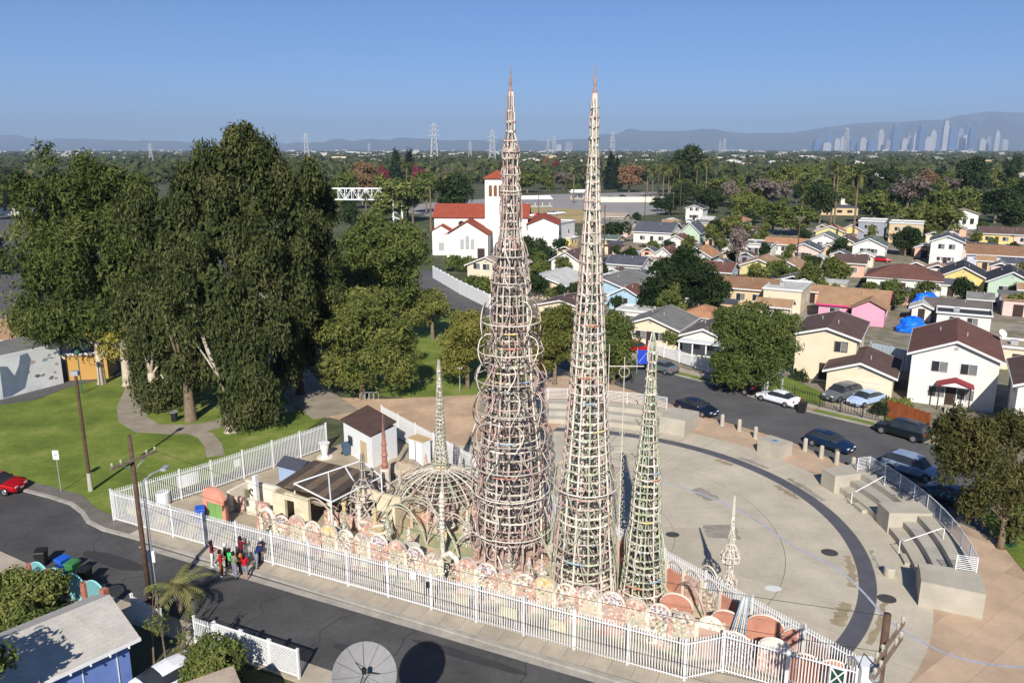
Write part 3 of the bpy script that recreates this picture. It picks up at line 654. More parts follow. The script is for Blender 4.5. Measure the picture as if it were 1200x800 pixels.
# garden floor, planters, small sculptures
fl = struct('painted_floor', [sn(-33, 37.3), sn(-7, 37.3), sn(-4, 41.0), sn(-8.5, 45.0), sn(-20, 50), sn(-33, 47)], .125, M_floor_mos, z0=.1)
rdg = random.Random(9)
for k in range(26):
    s0, n0 = rdg.uniform(-32, -6), rdg.uniform(38.2, 47)
    p = sn(s0, n0)
    if any(math.hypot(p[0] - q[0], p[1] - q[1]) < q[2] for q in ((0, D1, 2.6), (4.3, D2, 2.5), (7.7, D3, 1.8), (gx, gy, 2.2))): continue
    if WN.dot(Vector(p)) > BFc - 1.2: continue
    lab = ['mosaic planter urn among the towers\u2019 footings', 'stepped mosaic pillar among the towers\u2019 footings', 'mosaic bird-bath bowl among the towers\u2019 footings'][k % 3]
    t = thing(['mosaic_urn', 'mosaic_pillar', 'mosaic_bowl'][k % 3], lab, ['urn', 'pillar', 'bowl'][k % 3], (*p, .12), rdg.uniform(0, 6), ['mosaic urns', 'mosaic pillars', 'mosaic bowls'][k % 3])
    m = [M_mos_pink, M_mos_cream, M_mos_grey, M_mos_yel, M_mos_wall][k % 5]; h = rdg.uniform(.8, 1.4)
    if k % 3 == 0:
        MB().lathe([(.3, 0), (.35, .15), (.2, .3), (.45, h * .7), (.55, h)], 12).build('bowl', m, t); MB().lathe([(.6, h), (.6, h + .08), (.45, h + .1)], 12).build('rim', C_cream, t)
    elif k % 3 == 1:
        MB().lathe([(.45, 0), (.45, .3), (.3, .32), (.28, h), (.36, h + .1), (.2, h + .3), (.05, h + .7)], 9).build('shaft', m, t); MB().ring((0, 0, h * .6), .31, .06, 12, 4).build('band', C_green, t)
    else:
        MB().lathe([(.25, 0), (.12, .2), (.12, h * .6), (.6, h * .75), (.65, h * .85)], 12).build('bowl', m, t); MB().ring((0, 0, h * .86), .64, .07, 16, 4).build('rim', C_cream, t)
# ------------------------------------------------------------------ fences
M_white = mat('white_paint', (.78, .78, .76), .45, .05, 2, fine=.04)
M_steel = mat('galvanised_steel', (.5, .5, .5), .45, .1, 3, metal=.4)
M_black = mat('black_paint', (.02, .02, .022), .5, .2, 3)
M_brownpole = mat('creosote_wood', S(92, 72, 58), .9, .3, 3, fine=.3)
M_glass = mat('window_glass', (.03, .035, .04), .12, .3, .7, spec=.6)
def fence(name, label, pts, h, gap=.15, post=2.97, z0=.12, w=.042, m=None, pw=.1, spikes=True, cat='fence', rails=(.18, None)):
    m = m or M_white; pts = [Vector(p) for p in pts]; o = pts[0]
    t = thing(name, label, cat, (o.x, o.y, z0))
    pk = MB().box(-w / 2, w / 2, -w / 2, w / 2, .08, h)
    if spikes: pk.add([(-w / 2, -w / 2, h), (w / 2, -w / 2, h), (w / 2, w / 2, h), (-w / 2, w / 2, h), (0, 0, h + .08)], [(0, 1, 4), (1, 2, 4), (2, 3, 4), (3, 0, 4)])
    pm = pk.mesh('picket', m); pom = MB().box(-pw / 2, pw / 2, -pw / 2, pw / 2, 0, h + .1).box(-pw * .65, pw * .65, -pw * .65, pw * .65, h + .1, h + .15).mesh('post', m)
    cnt = 0; extra = MB()
    for i in range(len(pts) - 1):
        a, c = pts[i] - o, pts[i + 1] - o; d = c - a; L = d.length; ang = math.atan2(d.y, d.x)
        nb = max(1, round(L / post))
        for k in range(nb + (1 if i == len(pts) - 2 else 0)): p = a + d * (k / nb); ob('post', pom, t, (p.x, p.y, 0), ang)
        for rz_ in (rails[0], h - .22):
            MB().bar((a.x, a.y, rz_), (c.x, c.y, rz_), .045, .05).build('rail', m, t)
        n = int(L / gap)
        for k in range(1, n):
            p = a + d * (k / n)
            if cnt < 300: ob('picket', pm, t, (p.x, p.y, 0), ang)
            else: extra.box(p.x - w / 2, p.x + w / 2, p.y - w / 2, p.y + w / 2, .08, h + .05)
            cnt += 1
    if extra.v: extra.build('picket_run', m, t)['kind'] = 'stuff'
    return t
ff = fence('front_fence', 'long white steel picket fence along the front sidewalk', [(-28.8, 53.0), sn(-7.25, 35.42)], 2.3)
jog = [sn(-7.25, 35.42), (10.8, 35.75), (16.3, 32.9)]
fence('corner_fence', 'white picket fence that steps back round the ship-shaped end', jog, 2.3)
fence('plaza_fence', 'white picket fence between the towers and the round plaza', [tuple(BF0), (-2.99, 59.6), (9.33, 44.3), (16.9, 33.6)], 2.3)
lf = fence('park_fence', 'white picket fence between the park lawn and the compound yard', [(-28.8, 53.0), (-23.6, 58.4), (-16.6, 67.2)], 2.3)
# relief panels hung on the front fence bays
M_yelp = ramp_mat('relief_panel', [(.3, S(172, 168, 128)), (.5, S(196, 188, 148)), (.65, S(172, 146, 104)), (.8, S(140, 148, 108))], 3, detail=3)
for k in range(12):
    s0 = -46.9 + k * 2.97
    p = sn(s0, 35.62); t = thing('relief_panel', 'yellowish picture panel behind the front fence bars', 'panel', (*p, .12), math.atan2(U.y, U.x), 'picture panels along the front fence')
    MB().box(-.5, .5, -.03, .03, .75, 1.35).build('board', M_yelp, t)
    MB().bar((-.45, .05, 0), (-.45, .05, .8), .05).build('leg', M_steel, t); MB().bar((.45, .05, 0), (.45, .05, .8), .05).build('leg', M_steel, t)
for (p, sx, sz, z, lab) in (((-24.9, 57.1), 1.7, 1.0, .9, 'large white banner tied to the park fence'), ((-22.2, 60.2), .5, .6, 1.2, 'small white notice tied to the park fence')):
    t = tag(MB().box(-sx / 2, sx / 2, -.02, .02, z, z + sz).build('notice_board', M_white, None, (*p, .1), math.atan2(14.2, 12.2)), lab, 'sign')
tag(MB().box(-.2, .2, -.03, .03, 1.75, 2.25).build('fence_notice', M_white, None, (*sn(-23.2, 35.34), .1), math.atan2(U.y, U.x)), 'small blank white notice on the front fence', 'sign')
tag(MB().box(-.1, .1, -.06, .06, 1.5, 1.85).build('fence_box', M_black, None, (*sn(-22.2, 35.3), .1), math.atan2(U.y, U.x)), 'small black box fixed to the front fence', 'box')
# green panel with white saltire in the corner fence
t = thing('saltire_panel', 'green panel with white diagonal cross at the fence corner', 'panel', (15.55, 33.25, .1), math.atan2(-2.85, 5.5))
MB().box(-.32, .32, -.03, .03, 1.2, 2.1).build('board', mat('bottle_green', S(30, 70, 52), .5), t)
for q in (((-.3, -.05, 1.25), (.3, -.05, 2.05)), ((-.3, -.05, 2.05), (.3, -.05, 1.25)), ((-.32, -.05, 1.2), (.32, -.05, 1.2)), ((-.32, -.05, 2.1), (.32, -.05, 2.1)), ((-.32, -.05, 1.2), (-.32, -.05, 2.1)), ((.32, -.05, 1.2), (.32, -.05, 2.1))):
    MB().bar(*q, .06).build('cross_bar', M_white, t)
t = thing('gate_pier', 'white painted pier at the pointed end of the compound', 'pier', (16.75, 33.0, .1)); MB().box(-.35, .35, -.35, .35, 0, 2.5).build('shaft', M_white, t); MB().box(-.42, .42, -.42, .42, 2.5, 2.62).build('cap', M_white, t)
# ------------------------------------------------------------------ compound buildings
M_brownroof = mat('brown_roofing', S(88, 68, 60), .9, .2, 1, fine=.2)
M_creamwall = mat('cream_stucco', S(228, 218, 196), .85, .08, .6, fine=.05)
cs = [(-14.9, 66.7), (-13.1, 69.6), (-10.0, 65.3), (-11.7, 62.7)]; o = cs[3]
t = thing('site_office', 'small white site office with sloping brown roof inside the fence corner', 'building', (*o, .11))
rel = lambda p: (p[0] - o[0], p[1] - o[1])
b = MB(); b.prism([rel(p) for p in cs], 0, 2.75).build('wall', M_white, t)
c0 = [(rel(p)[0] * 1.06 - .1, rel(p)[1] * 1.05 - .1) for p in cs]
MB().add([(*c0[0], 2.8), (*c0[1], 3.15), (*c0[2], 3.15), (*c0[3], 2.8), (*c0[0], 2.92), (*c0[1], 3.27), (*c0[2], 3.27), (*c0[3], 2.92)], [(0, 3, 2, 1), (4, 5, 6, 7), (0, 1, 5, 4), (1, 2, 6, 5), (2, 3, 7, 6), (3, 0, 4, 7)]).build('roof', M_brownroof, t)
MB().face_prism([(-1.2, 1.4, .1), (-.65, .7, .1), (-.65, .7, 2.0), (-1.2, 1.4, 2.0)], (-.06, -.04, 0)).build('door', mat('door_tan', S(190, 170, 130)), t)
MB().face_prism([(-2.6, 3.16, 1.0), (-2.2, 2.65, 1.0), (-2.2, 2.65, 1.8), (-2.6, 3.16, 1.8)], (-.06, -.04, 0)).build('window', M_glass, t)
t = thing('storage_cabinet', 'tall white cabinet with tan top against the plaza fence', 'cabinet', (-7.9, 64.1, .11), -.7)
MB().box(-.8, .8, -.5, .5, 0, 2.1).build('body', M_white, t); MB().box(-.85, .85, -.55, .55, 2.1, 2.2).build('lid', mat('tan_board', S(196, 168, 120)), t); MB().box(-.02, .02, -.53, -.49, .1, 2.0).build('door_gap', M_black, t)
# covered heap and small truck
def heap(name, label, loc, sx, sy, sz, m, seed, cat='heap', rz=0):
    t = MB(); rd = random.Random(seed); n, k = 14, 6; vs_ = []
    for i in range(k + 1):
        ph = i / k * math.pi / 2
        for j in range(n):
            th = 2 * math.pi * j / n; f = 1 + rd.uniform(-.16, .16)
            vs_.append((sx * math.cos(ph) ** .6 * math.cos(th) * f, sy * math.cos(ph) ** .6 * math.sin(th) * f, sz * math.sin(ph) * (1 + rd.uniform(-.12, .12))))
    fs = [(i * n + j, i * n + (j + 1) % n, (i + 1) * n + (j + 1) % n, (i + 1) * n + j) for i in range(k) for j in range(n)]
    t.add(vs_, fs); o = t.build(name, m, None, (*loc, .1), rz, smooth=False); return tag(o, label, cat)
heap('tarp_heap', 'heap of equipment under a grey-tan cover behind the canopies', gp(475, 556), 1.5, 1.0, 1.1, mat('tarp_grey', S(168, 152, 132), .8, .25, 2), 1)
# ---- shed
def gable_shed(name, label, loc, rz, w, d, h, rise, mw, mr, cat='shed', door=None):
    t = thing(name, label, cat, loc, rz)
    MB().box(0, w, 0, d, 0, h).build('wall', mw, t)
    MB().face_prism([(0, 0.01, h), (w, 0.01, h), (w / 2, 0.01, h + rise)], (0, d - .02, 0)).build('gable', mw, t)
    for s in (0, 1):
        x0, x1 = (-.12, w / 2) if s == 0 else (w + .12, w / 2); zb = h - .12 * rise / (w / 2)
        MB().face_prism([(x0, -.12, zb), (x1, -.12, h + rise), (x1, d + .12, h + rise), (x0, d + .12, zb)], (0, 0, .07)).build('roof_slope', mr, t)
    if door: MB().box(w * .35, w * .65, -.03, .0, .02, min(h * .8, 1.7)).build('door', door, t)
    return t
sh = gable_shed('garden_shed', 'small pale blue shed with dark gabled roof in the yard', (*gp(352, 571), .11), 1.05, 1.7, 2.3, 1.35, .45, mat('pale_blue_board', S(150, 170, 196), .7, .08), mat('dark_shingle', S(70, 72, 82), .9, .2, 3), door=M_white)
# ---- ruined house
o = g3(330, 626); t = thing('ruined_house', 'roofless stucco house shell with a striped brown lean-to roof', 'house', (o.x, o.y, .11))
ru = math.atan2(U.y, U.x)
Mruin = mat('ruin_stucco', S(214, 200, 168), .9, .22, .9, fine=.15)
def rl(s, n, z=0): p = U * s + N2 * n; return (p.x, p.y, z)
def wseg(s0, n0, s1, n1, z0, z1, m=Mruin, nm='wall_piece'):
    MB().bar(rl(s0, n0, (z0 + z1) / 2), rl(s1, n1, (z0 + z1) / 2), .25, z1 - z0).build(nm, m, t)
wseg(-1.6, 1.2, -.5, 1.2, 0, 2.3); wseg(.35, 1.2, 1.6, 1.2, 0, 2.4); wseg(-.5, 1.2, .35, 1.2, 2.0, 2.5); wseg(-1.6, 1.3, -1.6, 6.0, 0, 2.4); wseg(-1.6, 6.0, 3.4, 6.0, 0, 2.6)
wseg(3.5, 4.0, 4.6, 4.0, 0, 2.6); wseg(5.4, 4.0, 7.4, 4.0, 0, 2.5); wseg(4.6, 4.0, 5.4, 4.0, 1.9, 2.6); wseg(7.4, 3.0, 7.4, 7.0, 0, 2.2); wseg(1.8, 2.6, 7.2, 2.6, 0, 1.0, M_mos_pink, 'low_wall'); wseg(3.4, 4.2, 3.4, 6.0, 0, 2.5)
for k in range(7):
    s0 = -1.7 + k * .74
    MB().face_prism([rl(s0, 1.6, 2.62), rl(s0 + .72, 1.6, 2.62), rl(s0 + .72, 5.9, 2.95), rl(s0, 5.9, 2.95)], (0, 0, .06)).build('roof_sheet', mat('striped_roof_a', S(112, 96, 80), .8, .2, 2) if k % 2 else mat('striped_roof_b', S(80, 70, 62), .8, .2, 2), t)
for k in range(5): MB().bar(rl(3.2 + k * .9, 2.4, 1.0), rl(4.2 + k * .9, 4.0, 2.7), .06).build('rafter', C_cem, t)
for k in range(4): MB().lathe([(.16, 0), (.13, 1.5), (.2, 1.6), (.2, 1.8)], 8, rl(2.2 + k * 1.3, 2.6, .2)).build('column', M_mos_yel if k % 2 else M_mos_cream, t)
# ---- pink gate front with green doors
o = gp(242, 607); t = thing('pink_gate', 'pink round-topped gate front with green double doors', 'gate', (*o, .11), ru)
Mp = mat('pink_plaster', S(214, 146, 122), .85, .15, 1.2, fine=.1)
MB().box(0, .35, -.15, .15, 0, 1.9).build('jamb', Mp, t); MB().box(1.75, 2.1, -.15, .15, 0, 1.7).build('jamb', Mp, t)
MB().face_prism([(0, -.16, 1.35), (2.1, -.16, 1.35), (2.1, -.16, 1.7), (1.6, -.16, 2.3), (.9, -.16, 2.5), (.3, -.16, 2.4), (0, -.16, 1.95)], (0, .32, 0)).build('lintel', Mp, t)
Mg = mat('gate_green', S(120, 162, 92), .7, .12)
MB().box(.36, 1.04, -.06, .04, 0, 1.34).build('door', Mg, t); MB().box(1.07, 1.74, -.06, .04, 0, 1.34).build('door', Mg, t)
# ---- white scroll wall behind the gate
o = gp(268, 600); t = thing('scroll_wall', 'low white garden walls with a curled iron scroll beside the pink gate', 'wall', (*o, .11), ru)
MB().box(0, 3.6, 1.9, 2.15, 0, 1.7).build('wall_panel', M_creamwall, t); MB().box(0, .25, 0, 1.88, 0, 1.6).build('wall_panel', M_creamwall, t); MB().box(3.4, 8.5, 4.5, 4.7, 0, 2.0).build('wall_panel', M_creamwall, t); MB().box(1.6, 1.9, 1.0, 1.3, 0, 2.7).build('pier', M_white, t)
MB().tube([(.7 + .04 * k * math.cos(k * .5), 1.8, 1.0 + .04 * k * math.sin(k * .5)) for k in range(16)], .05, 5).build('scroll', M_black, t)
for k in range(3): MB().box(.4 + k * 1.1, 1.3 + k * 1.1, .3, .6, 0, 1.1).build('mosaic_block', [M_mos_pink, M_mos_cream, M_mos_pink][k], t)
# ---- white roof frame
o = g3(385, 585); t = thing('steel_roof_frame', 'open white tubular roof frame beside the small canopy', 'frame', (o.x, o.y, .11))
def rp(px_, py_, z): p = g3(px_, py_, z) - o; return (p.x, p.y, z)
A0, B0, C0, D0 = rp(345, 568, 2.8), rp(424, 541, 3.2), rp(447, 560, 2.8), rp(388, 590, 2.6)
for p, q in ((A0, B0), (B0, C0), (C0, D0), (D0, A0), (rp(385, 554, 3.0), D0), (rp(405, 549, 3.1), rp(420, 574, 2.7))): MB().tube([p, q], .06, 6).build('beam', M_white, t)
for p in (A0, B0, C0, D0): MB().tube([(p[0], p[1], 0), p], .06, 6).build('post', M_white, t)
# ------------------------------------------------------------------ yard bins, vase
def wheelie(loc, rz, cname, c, label, lying=False):
    t = thing('wheelie_bin', label, 'bin', loc, rz); m = mat('bin_' + cname, c, .5, .08)
    MB().add([(-.25, -.28, .08), (.25, -.28, .08), (.25, .28, .08), (-.25, .28, .08), (-.32, -.36, 1.0), (.32, -.36, 1.0), (.32, .36, 1.0), (-.32, .36, 1.0)], [(0, 3, 2, 1), (4, 5, 6, 7), (0, 1, 5, 4), (1, 2, 6, 5), (2, 3, 7, 6), (3, 0, 4, 7)]).build('body', m, t)
    MB().add([(-.35, -.42, 1.0), (.35, -.42, 1.0), (.35, .4, 1.0), (-.35, .4, 1.0), (-.33, -.38, 1.06), (.33, -.38, 1.06), (.3, .3, 1.13), (-.3, .3, 1.13)], [(0, 3, 2, 1), (4, 5, 6, 7), (0, 1, 5, 4), (1, 2, 6, 5), (2, 3, 7, 6), (3, 0, 4, 7)]).build('lid', m, t)
    for s in (-1, 1): MB().tube([(s * .3, .3, .12), (s * .36, .3, .12)], .12, 10).build('wheel', M_black, t)
    MB().tube([(-.25, .42, .98), (.25, .42, .98)], .025, 5).build('handle', M_black, t)
    return t
wheelie((*gp(236, 612), .11), .3, 'blue', S(36, 90, 190), 'blue wheelie bin inside the fence by the pink gate')
wheelie((*gp(406, 534), .11), .5, 'slate', S(70, 92, 112), 'slate grey wheelie bin against the site office')
wheelie((*gp(940, 484), .13), .9, 'black', S(40, 40, 42), 'black bin with pale lid on the verge by the white sedan')
for k, (q, c, cn, lab) in enumerate([((76, 671), S(36, 90, 190), 'blue', 'blue wheelie bin in the road by the turquoise fence'), ((87, 676), S(60, 120, 70), 'green', 'green wheelie bin in the road by the turquoise fence'), ((101, 684), S(34, 34, 34), 'black2', 'black wheelie bin standing beside the green one'), ((50, 662), S(34, 34, 34), 'black2', 'black wheelie bin half behind the turquoise fence')]):
    wheelie((*gp(*q), .015), -.45 + .2 * k, cn, c, lab)
t = thing('white_vase', 'white stone vase planter on a round base in the yard', 'planter', (*gp(381, 537), .11))
MB().lathe([(.7, 0), (.7, .06)], 16).build('base', C_cream, t); MB().lathe([(.3, .06), (.22, .25), (.3, .6), (.42, 1.2), (.5, 1.35), (.4, 1.36)], 14).build('urn', M_white, t)
tag(MB().lathe([(.5, 0), (.52, .3), (.5, .95), (.46, 1.0), (.42, .96)], 16).build('white_drum', M_white, None, (*gp(192, 592), .11)), 'white drum standing inside the park fence', 'drum')
t = thing('stock_tank', 'dark round pot beside the white drum inside the park fence', 'pot', (*gp(212, 583), .11)); MB().lathe([(.35, 0), (.42, .5), (.38, .5), (.3, .1)], 14).build('pot', C_dark, t)
# ------------------------------------------------------------------ plaza seating
def arc_block(r0, r1, a0, a1, z0, z1, n=None):
    n = n or max(2, int(abs(a1 - a0) / 1.5)); an = [a0 + (a1 - a0) * k / n for k in range(n + 1)]
    return MB().prism([(r1 * math.cos(R(a)), r1 * math.sin(R(a))) for a in an] + [(r0 * math.cos(R(a)), r0 * math.sin(R(a))) for a in an[::-1]], z0, z1)
def railing(t, r, a0, a1, z0, h, nb, step):
    n = int((a1 - a0) / 1.2)
    for k in range(nb):
        z = z0 + .12 + (h - .12) * k / (nb - 1)
        MB().tube([(r * math.cos(R(a0 + (a1 - a0) * i / n)), r * math.sin(R(a0 + (a1 - a0) * i / n)), z) for i in range(n + 1)], .022 if k < nb - 1 else .035, 4).build('rail', M_white, t)
    a = a0
    while a <= a1 + .01: MB().tube([(r * math.cos(R(a)), r * math.sin(R(a)), z0 - .3), (r * math.cos(R(a)), r * math.sin(R(a)), z0 + h)], .04, 6).build('post', M_white, t); a += step
M_conc2 = mat('cast_concrete_grey', (.4, .375, .32), .85, .16, .6, fine=.08)
t = thing('stepped_seating', 'curved stepped concrete seating with white railing at the plaza edge by the parked cars', 'seating', (CX, CY, .05))
for (a0, a1) in ((2.2, 14.5), (-19.5, -2.2)):
    for k in range(3): arc_block(23.4 + k * .92, 24.32 + k * .92 if k < 2 else 26.4, a0, a1, 0 if k == 0 else .46 * k - .02, .46 * (k + 1)).build('tier', M_conc2 if k % 2 else M_conc, t)
    am = (a0 + a1) / 2 - 1
    for k in range(3): arc_block(23.0 + k * .92 + (.4 if k else 0), 23.4 + k * .92 + (.02 if k else 0), am - 1.6, am + 1.6, 0 if k == 0 else .46 * k, .23 + .46 * k).build('stair_block', M_conc, t)
    hp = [(23.0, .05, .05), (23.0, .05, 1.0), (23.3, .05, 1.05), (25.4, .05, 2.1), (25.6, .05, 2.1), (25.6, .05, 1.38)]
    MB().tube([(r * math.cos(R(am + 2.1)), r * math.sin(R(am + 2.1)), z) for r, _, z in hp], .035, 6).build('handrail', M_white, t)
arc_block(23.3, 26.4, -2.15, 2.15, 0, 1.55).build('end_block', M_conc, t); arc_block(22.9, 26.4, 14.6, 18.6, 0, 1.45).build('end_block', M_conc, t); arc_block(23.2, 26.5, -25.5, -19.6, 0, 1.6).build('end_block', M_conc, t)
railing(t, 26.3, -20, 15.6, 1.45, 1.1, 9, 3.95)
for (ra, aa) in ((26.3, 15.6), (26.3, -20)):
    for k in range(9): MB().tube([(ra * math.cos(R(aa)), ra * math.sin(R(aa)), 1.57 + .98 * k / 8), ((ra - 1.1) * math.cos(R(aa)), (ra - 1.1) * math.sin(R(aa)), 1.57 + .98 * k / 8)], .022, 4).build('rail', M_white, t)
    MB().tube([((ra - 1.1) * math.cos(R(aa)), (ra - 1.1) * math.sin(R(aa)), 1.2), ((ra - 1.1) * math.cos(R(aa)), (ra - 1.1) * math.sin(R(aa)), 2.56)], .035, 6).build('post', M_white, t)
t = thing('stepped_seating', 'curved stepped concrete seating with white railing behind the towers below the street trees', 'seating', (CX, CY, .05))
for k in range(3): arc_block(22.2 + k * 1.0, 23.2 + k * 1.0 if k < 2 else 25.7, 61, 100, 0 if k == 0 else .46 * k - .02, .46 * (k + 1)).build('tier', M_conc2 if k % 2 else M_conc, t)
arc_block(22.6, 26.0, 54.5, 60.9, 0, 1.55).build('end_block', M_conc, t); arc_block(22.0, 26.0, 100.1, 104, 0, 1.55).build('end_block', M_conc, t)
railing(t, 25.5, 61.5, 101, 1.45, 1.1, 8, 4.5)
def cube_block(q, s, h, label, mark=False):
    t = thing('concrete_block', label, 'block', (*gp(*q), .03), math.atan2(W.y, W.x)); MB().box(-s / 2, s / 2, -s * .4, s * .4, 0, h).build('body', M_conc, t)
    if mark: MB().prism([(-.3, -.15), (-.05, -.22), (.2, -.1), (.25, .1), (0, .2), (-.25, .12)], h, h + .008).build('paint_mark', mat('blue_paint', S(40, 120, 190), .5), t)
cube_block((907, 532), 2.3, 1.25, 'large square concrete block with a blue mark on top', True)
tag(MB().lathe([(.36, 0), (.36, .55), (.33, .6)], 14).build('concrete_stool', M_conc, None, (*gp(1042, 674, .06), .06)), 'short round concrete stool standing on the plaza', 'stool')
for k, q in enumerate([(846, 499), (866, 505), (885, 514), (943, 528), (962, 537), (980, 544), (999, 551)]):
    lab = 'pale concrete bollard between the two concrete blocks on the plaza side' if k < 3 else 'pale concrete bollard beside the dark blue hatchback'
    t = thing('bollard', lab, 'bollard', (*gp(*q), .04), 0, 'bollards by the block' if k < 3 else 'bollards by the hatchback')
    MB().lathe([(.24, 0), (.24, .05), (.2, .08), (.19, 1.0)], 12).build('shaft', M_conc, t); MB().lathe([(.19, 1.0), (.17, 1.1), (.1, 1.16), (.02, 1.18)], 12).build('cap', M_conc, t)
# ------------------------------------------------------------------ poles and lamps
def wood_pole(loc, h, label, arms, tilt=(0, 0), r=.15):
    t = thing('utility_pole', label, 'utility pole', loc); t.rotation_euler = (tilt[0], tilt[1], 0)
    MB().tube([(0, 0, 0), (0, 0, h * .5), (0, 0, h)], [r, r * .9, r * .75], 10).build('shaft', M_brownpole, t, smooth=True)
    for (z, L, ang) in arms:
        dx, dy = math.cos(ang) * L / 2, math.sin(ang) * L / 2; off = Vector((-math.sin(ang), math.cos(ang))) * -.18
        a = MB().bar((off.x - dx, off.y - dy, z), (off.x + dx, off.y + dy, z), .1, .13).build('crossarm', mat('grey_timber', S(130, 112, 98), .9, .25, 3), t)
        for f in (-.92, -.55, .55, .92): MB().lathe([(.03, 0), (.03, .1), (.07, .12), (.07, .22), (.03, .26)], 8, (off.x + dx * f, off.y + dy * f, z + .06)).build('insulator', M_conc, a)
        for s in (-.5, .5): MB().bar((0, 0, z - .7), (off.x + dx * s, off.y + dy * s, z - .05), .05).build('brace', M_steel, t)
    return t
lp = gp(177, 712)
wood_pole((*lp, .1), zat(lp[1], 512), 'leaning brown utility pole with a single crossarm over the front street', [(zat(lp[1], 540), 3.0, 1.1)], (0, R(-.4)))
rp_ = (12.9, 24.4)
wood_pole((*rp_, .1), 10.6, 'stout brown utility pole with double crossarms at the compound\u2019s pointed end', [(9.6, 3.0, .84), (9.0, 3.0, .84)], (0, 0), .17)
t = thing('transformer_bracket', 'pole hardware with cables and pale insulators on the stout pole', 'bracket', (12.6, 24.2, 8.2)); MB().lathe([(.1, 0), (.18, .1), (.18, .6), (.1, .7)], 10).build('can', M_steel, t); MB().tube([(0, 0, .6), (-.3, .3, .9), (-.5, .2, .4)], .03, 5).build('lead', M_black, t)
for k, (za, zb_, sag, da) in enumerate(((7.2, 7.0, .9, 0), (6.6, 6.4, .8, 0), (9.5, 9.95, 1.1, 1.2), (9.5, 9.95, 1.1, -1.2))):
    a, c = Vector((lp[0] + .45 * da, lp[1] + .9 * da, za)), Vector((rp_[0] + .5 * da, rp_[1] + .87 * da, zb_))
    pts = [a.lerp(c, i / 24) - Vector((0, 0, sag * 4 * (i / 24) * (1 - i / 24))) for i in range(25)]
    tag(MB().tube([p - a for p in pts], .011, 4).build('utility_wire', M_black, None, a), ['upper thin telephone cable strung between the two near poles', 'lower thin telephone cable strung between the two near poles', 'power wire between the crossarm tips nearer the towers', 'power wire between the crossarm tips nearer the houses'][k], 'wire')
mp = gp(184, 706)
t = thing('lamp_post', 'grey metal lamp post with a small white box beside the leaning pole', 'lamp post', (*mp, .1)); hm = zat(mp[1], 566)
MB().tube([(0, 0, 0), (0, 0, hm)], [.11, .07], 10).build('shaft', M_steel, t); MB().box(-.22, .22, -.08, .08, 2.6, 3.3).build('sign_plate', M_white, t); MB().tube([(0, 0, hm), (.3, .5, hm + .25), (.7, 1.2, hm + .3)], .05, 6).build('arm', M_steel, t); MB().box(.6, .9, 1.0, 1.6, hm + .22, hm + .36).build('lamp_head', M_steel, t)
pp = gp(107, 576); hp_ = zat(pp[1], 440)
t = thing('park_light', 'tall brown wooden park light pole on the lawn with pale floodlight', 'light pole', (*pp, .09))
MB().tube([(0, 0, 0), (0, 0, hp_)], [.15, .11], 10).build('shaft', M_brownpole, t); MB().tube([(0, 0, 0.02), (0, 0, 1.5)], [.2, .16], 10).build('sleeve', M_conc, t); MB().box(-.25, .3, -.25, .15, hp_ - .05, hp_ + .3).build('floodlight', M_steel, t)
gl = gp(97, 462); hg = zat(gl[1], 417)
t = thing('green_lantern', 'slim green lantern post at the back of the lawn', 'lamp post', (*gl, .09)); MB().tube([(0, 0, 0), (0, 0, hg)], .06, 8).build('shaft', mat('lantern_green', S(60, 100, 80), .5), t); MB().lathe([(.1, 0), (.28, .25), (.25, .5), (.05, .6)], 10, (0, 0, hg)).build('lantern', MATS['lantern_green'], t)
sg = gp(72, 577); hs = zat(sg[1], 529)
t = thing('street_sign', 'white parking sign on a thin post beside the lawn', 'sign', (*sg, .12)); MB().tube([(0, 0, 0), (0, 0, hs)], .035, 6).build('post', M_steel, t); MB().box(-.24, .24, -.05, -.035, hs - .75, hs).build('plate', M_white, t)
tag(MB().box(-.1, .1, -.056, -.05, hs - .45, hs - .3).build('mark', M_steel, t))
sl = gp(916, 459); hl = zat(sl[1], 384)
t = thing('street_lamp', 'curved grey street lamp standing before the cream two-storey house', 'street lamp', (*sl, .12))
MB().tube([(0, 0, 0), (0, 0, hl - .4), (-.1, -.03, hl - .05), (-.4, -.12, hl + .1), (-1.2, -.4, hl + .15)], [.11, .08, .07, .06, .05], 8).build('shaft', M_steel, t); MB().box(-1.75, -1.15, -.6, -.32, hl + .08, hl + .2).build('lamp_head', M_steel, t); MB().box(-.1, .1, -.15, -.11, 2.4, 2.9).build('plate', M_white, t)
s3 = gp(539, 459); t = thing('path_lamp', 'small grey post lamp at the edge of the back lawn', 'lamp post', (*s3, .05)); h3 = zat(s3[1], 432); MB().tube([(0, 0, 0), (0, 0, h3)], .05, 6).build('shaft', M_steel, t); MB().box(-.3, .3, -.1, .1, h3 - .05, h3 + .15).build('lamp_head', M_steel, t)
# blue street banner near the short tower
s4 = gp(746, 438); t = thing('banner_post', 'post with a blue and white street banner beside the road', 'banner', (*s4, .1)); h4 = zat(s4[1], 411); MB().tube([(0, 0, 0), (0, 0, h4 + .3)], .05, 6).build('shaft', M_steel, t); MB().box(.05, 1.3, -.02, .02, h4 - 1.7, h4).build('cloth', mat('banner_blue', S(30, 70, 190), .7), t); MB().bar((.2, -.03, h4 - 1.5), (1.1, -.03, h4 - .3), .14, .02).build('stripe', M_white, t)
# bike racks
for k in range(4):
    q = gp(422 + k * 5.2, 470); tag(MB().tube([(0, 0, 0), (0, 0, .75), (.12, 0, .9), (.45, 0, .9), (.57, 0, .75), (.57, 0, 0)], .03, 6).build('bike_rack', M_steel, None, (*q, .06), .3), 'bent steel hoop bike rack on the dirt by the olive tree', 'bike rack', 'bike racks')
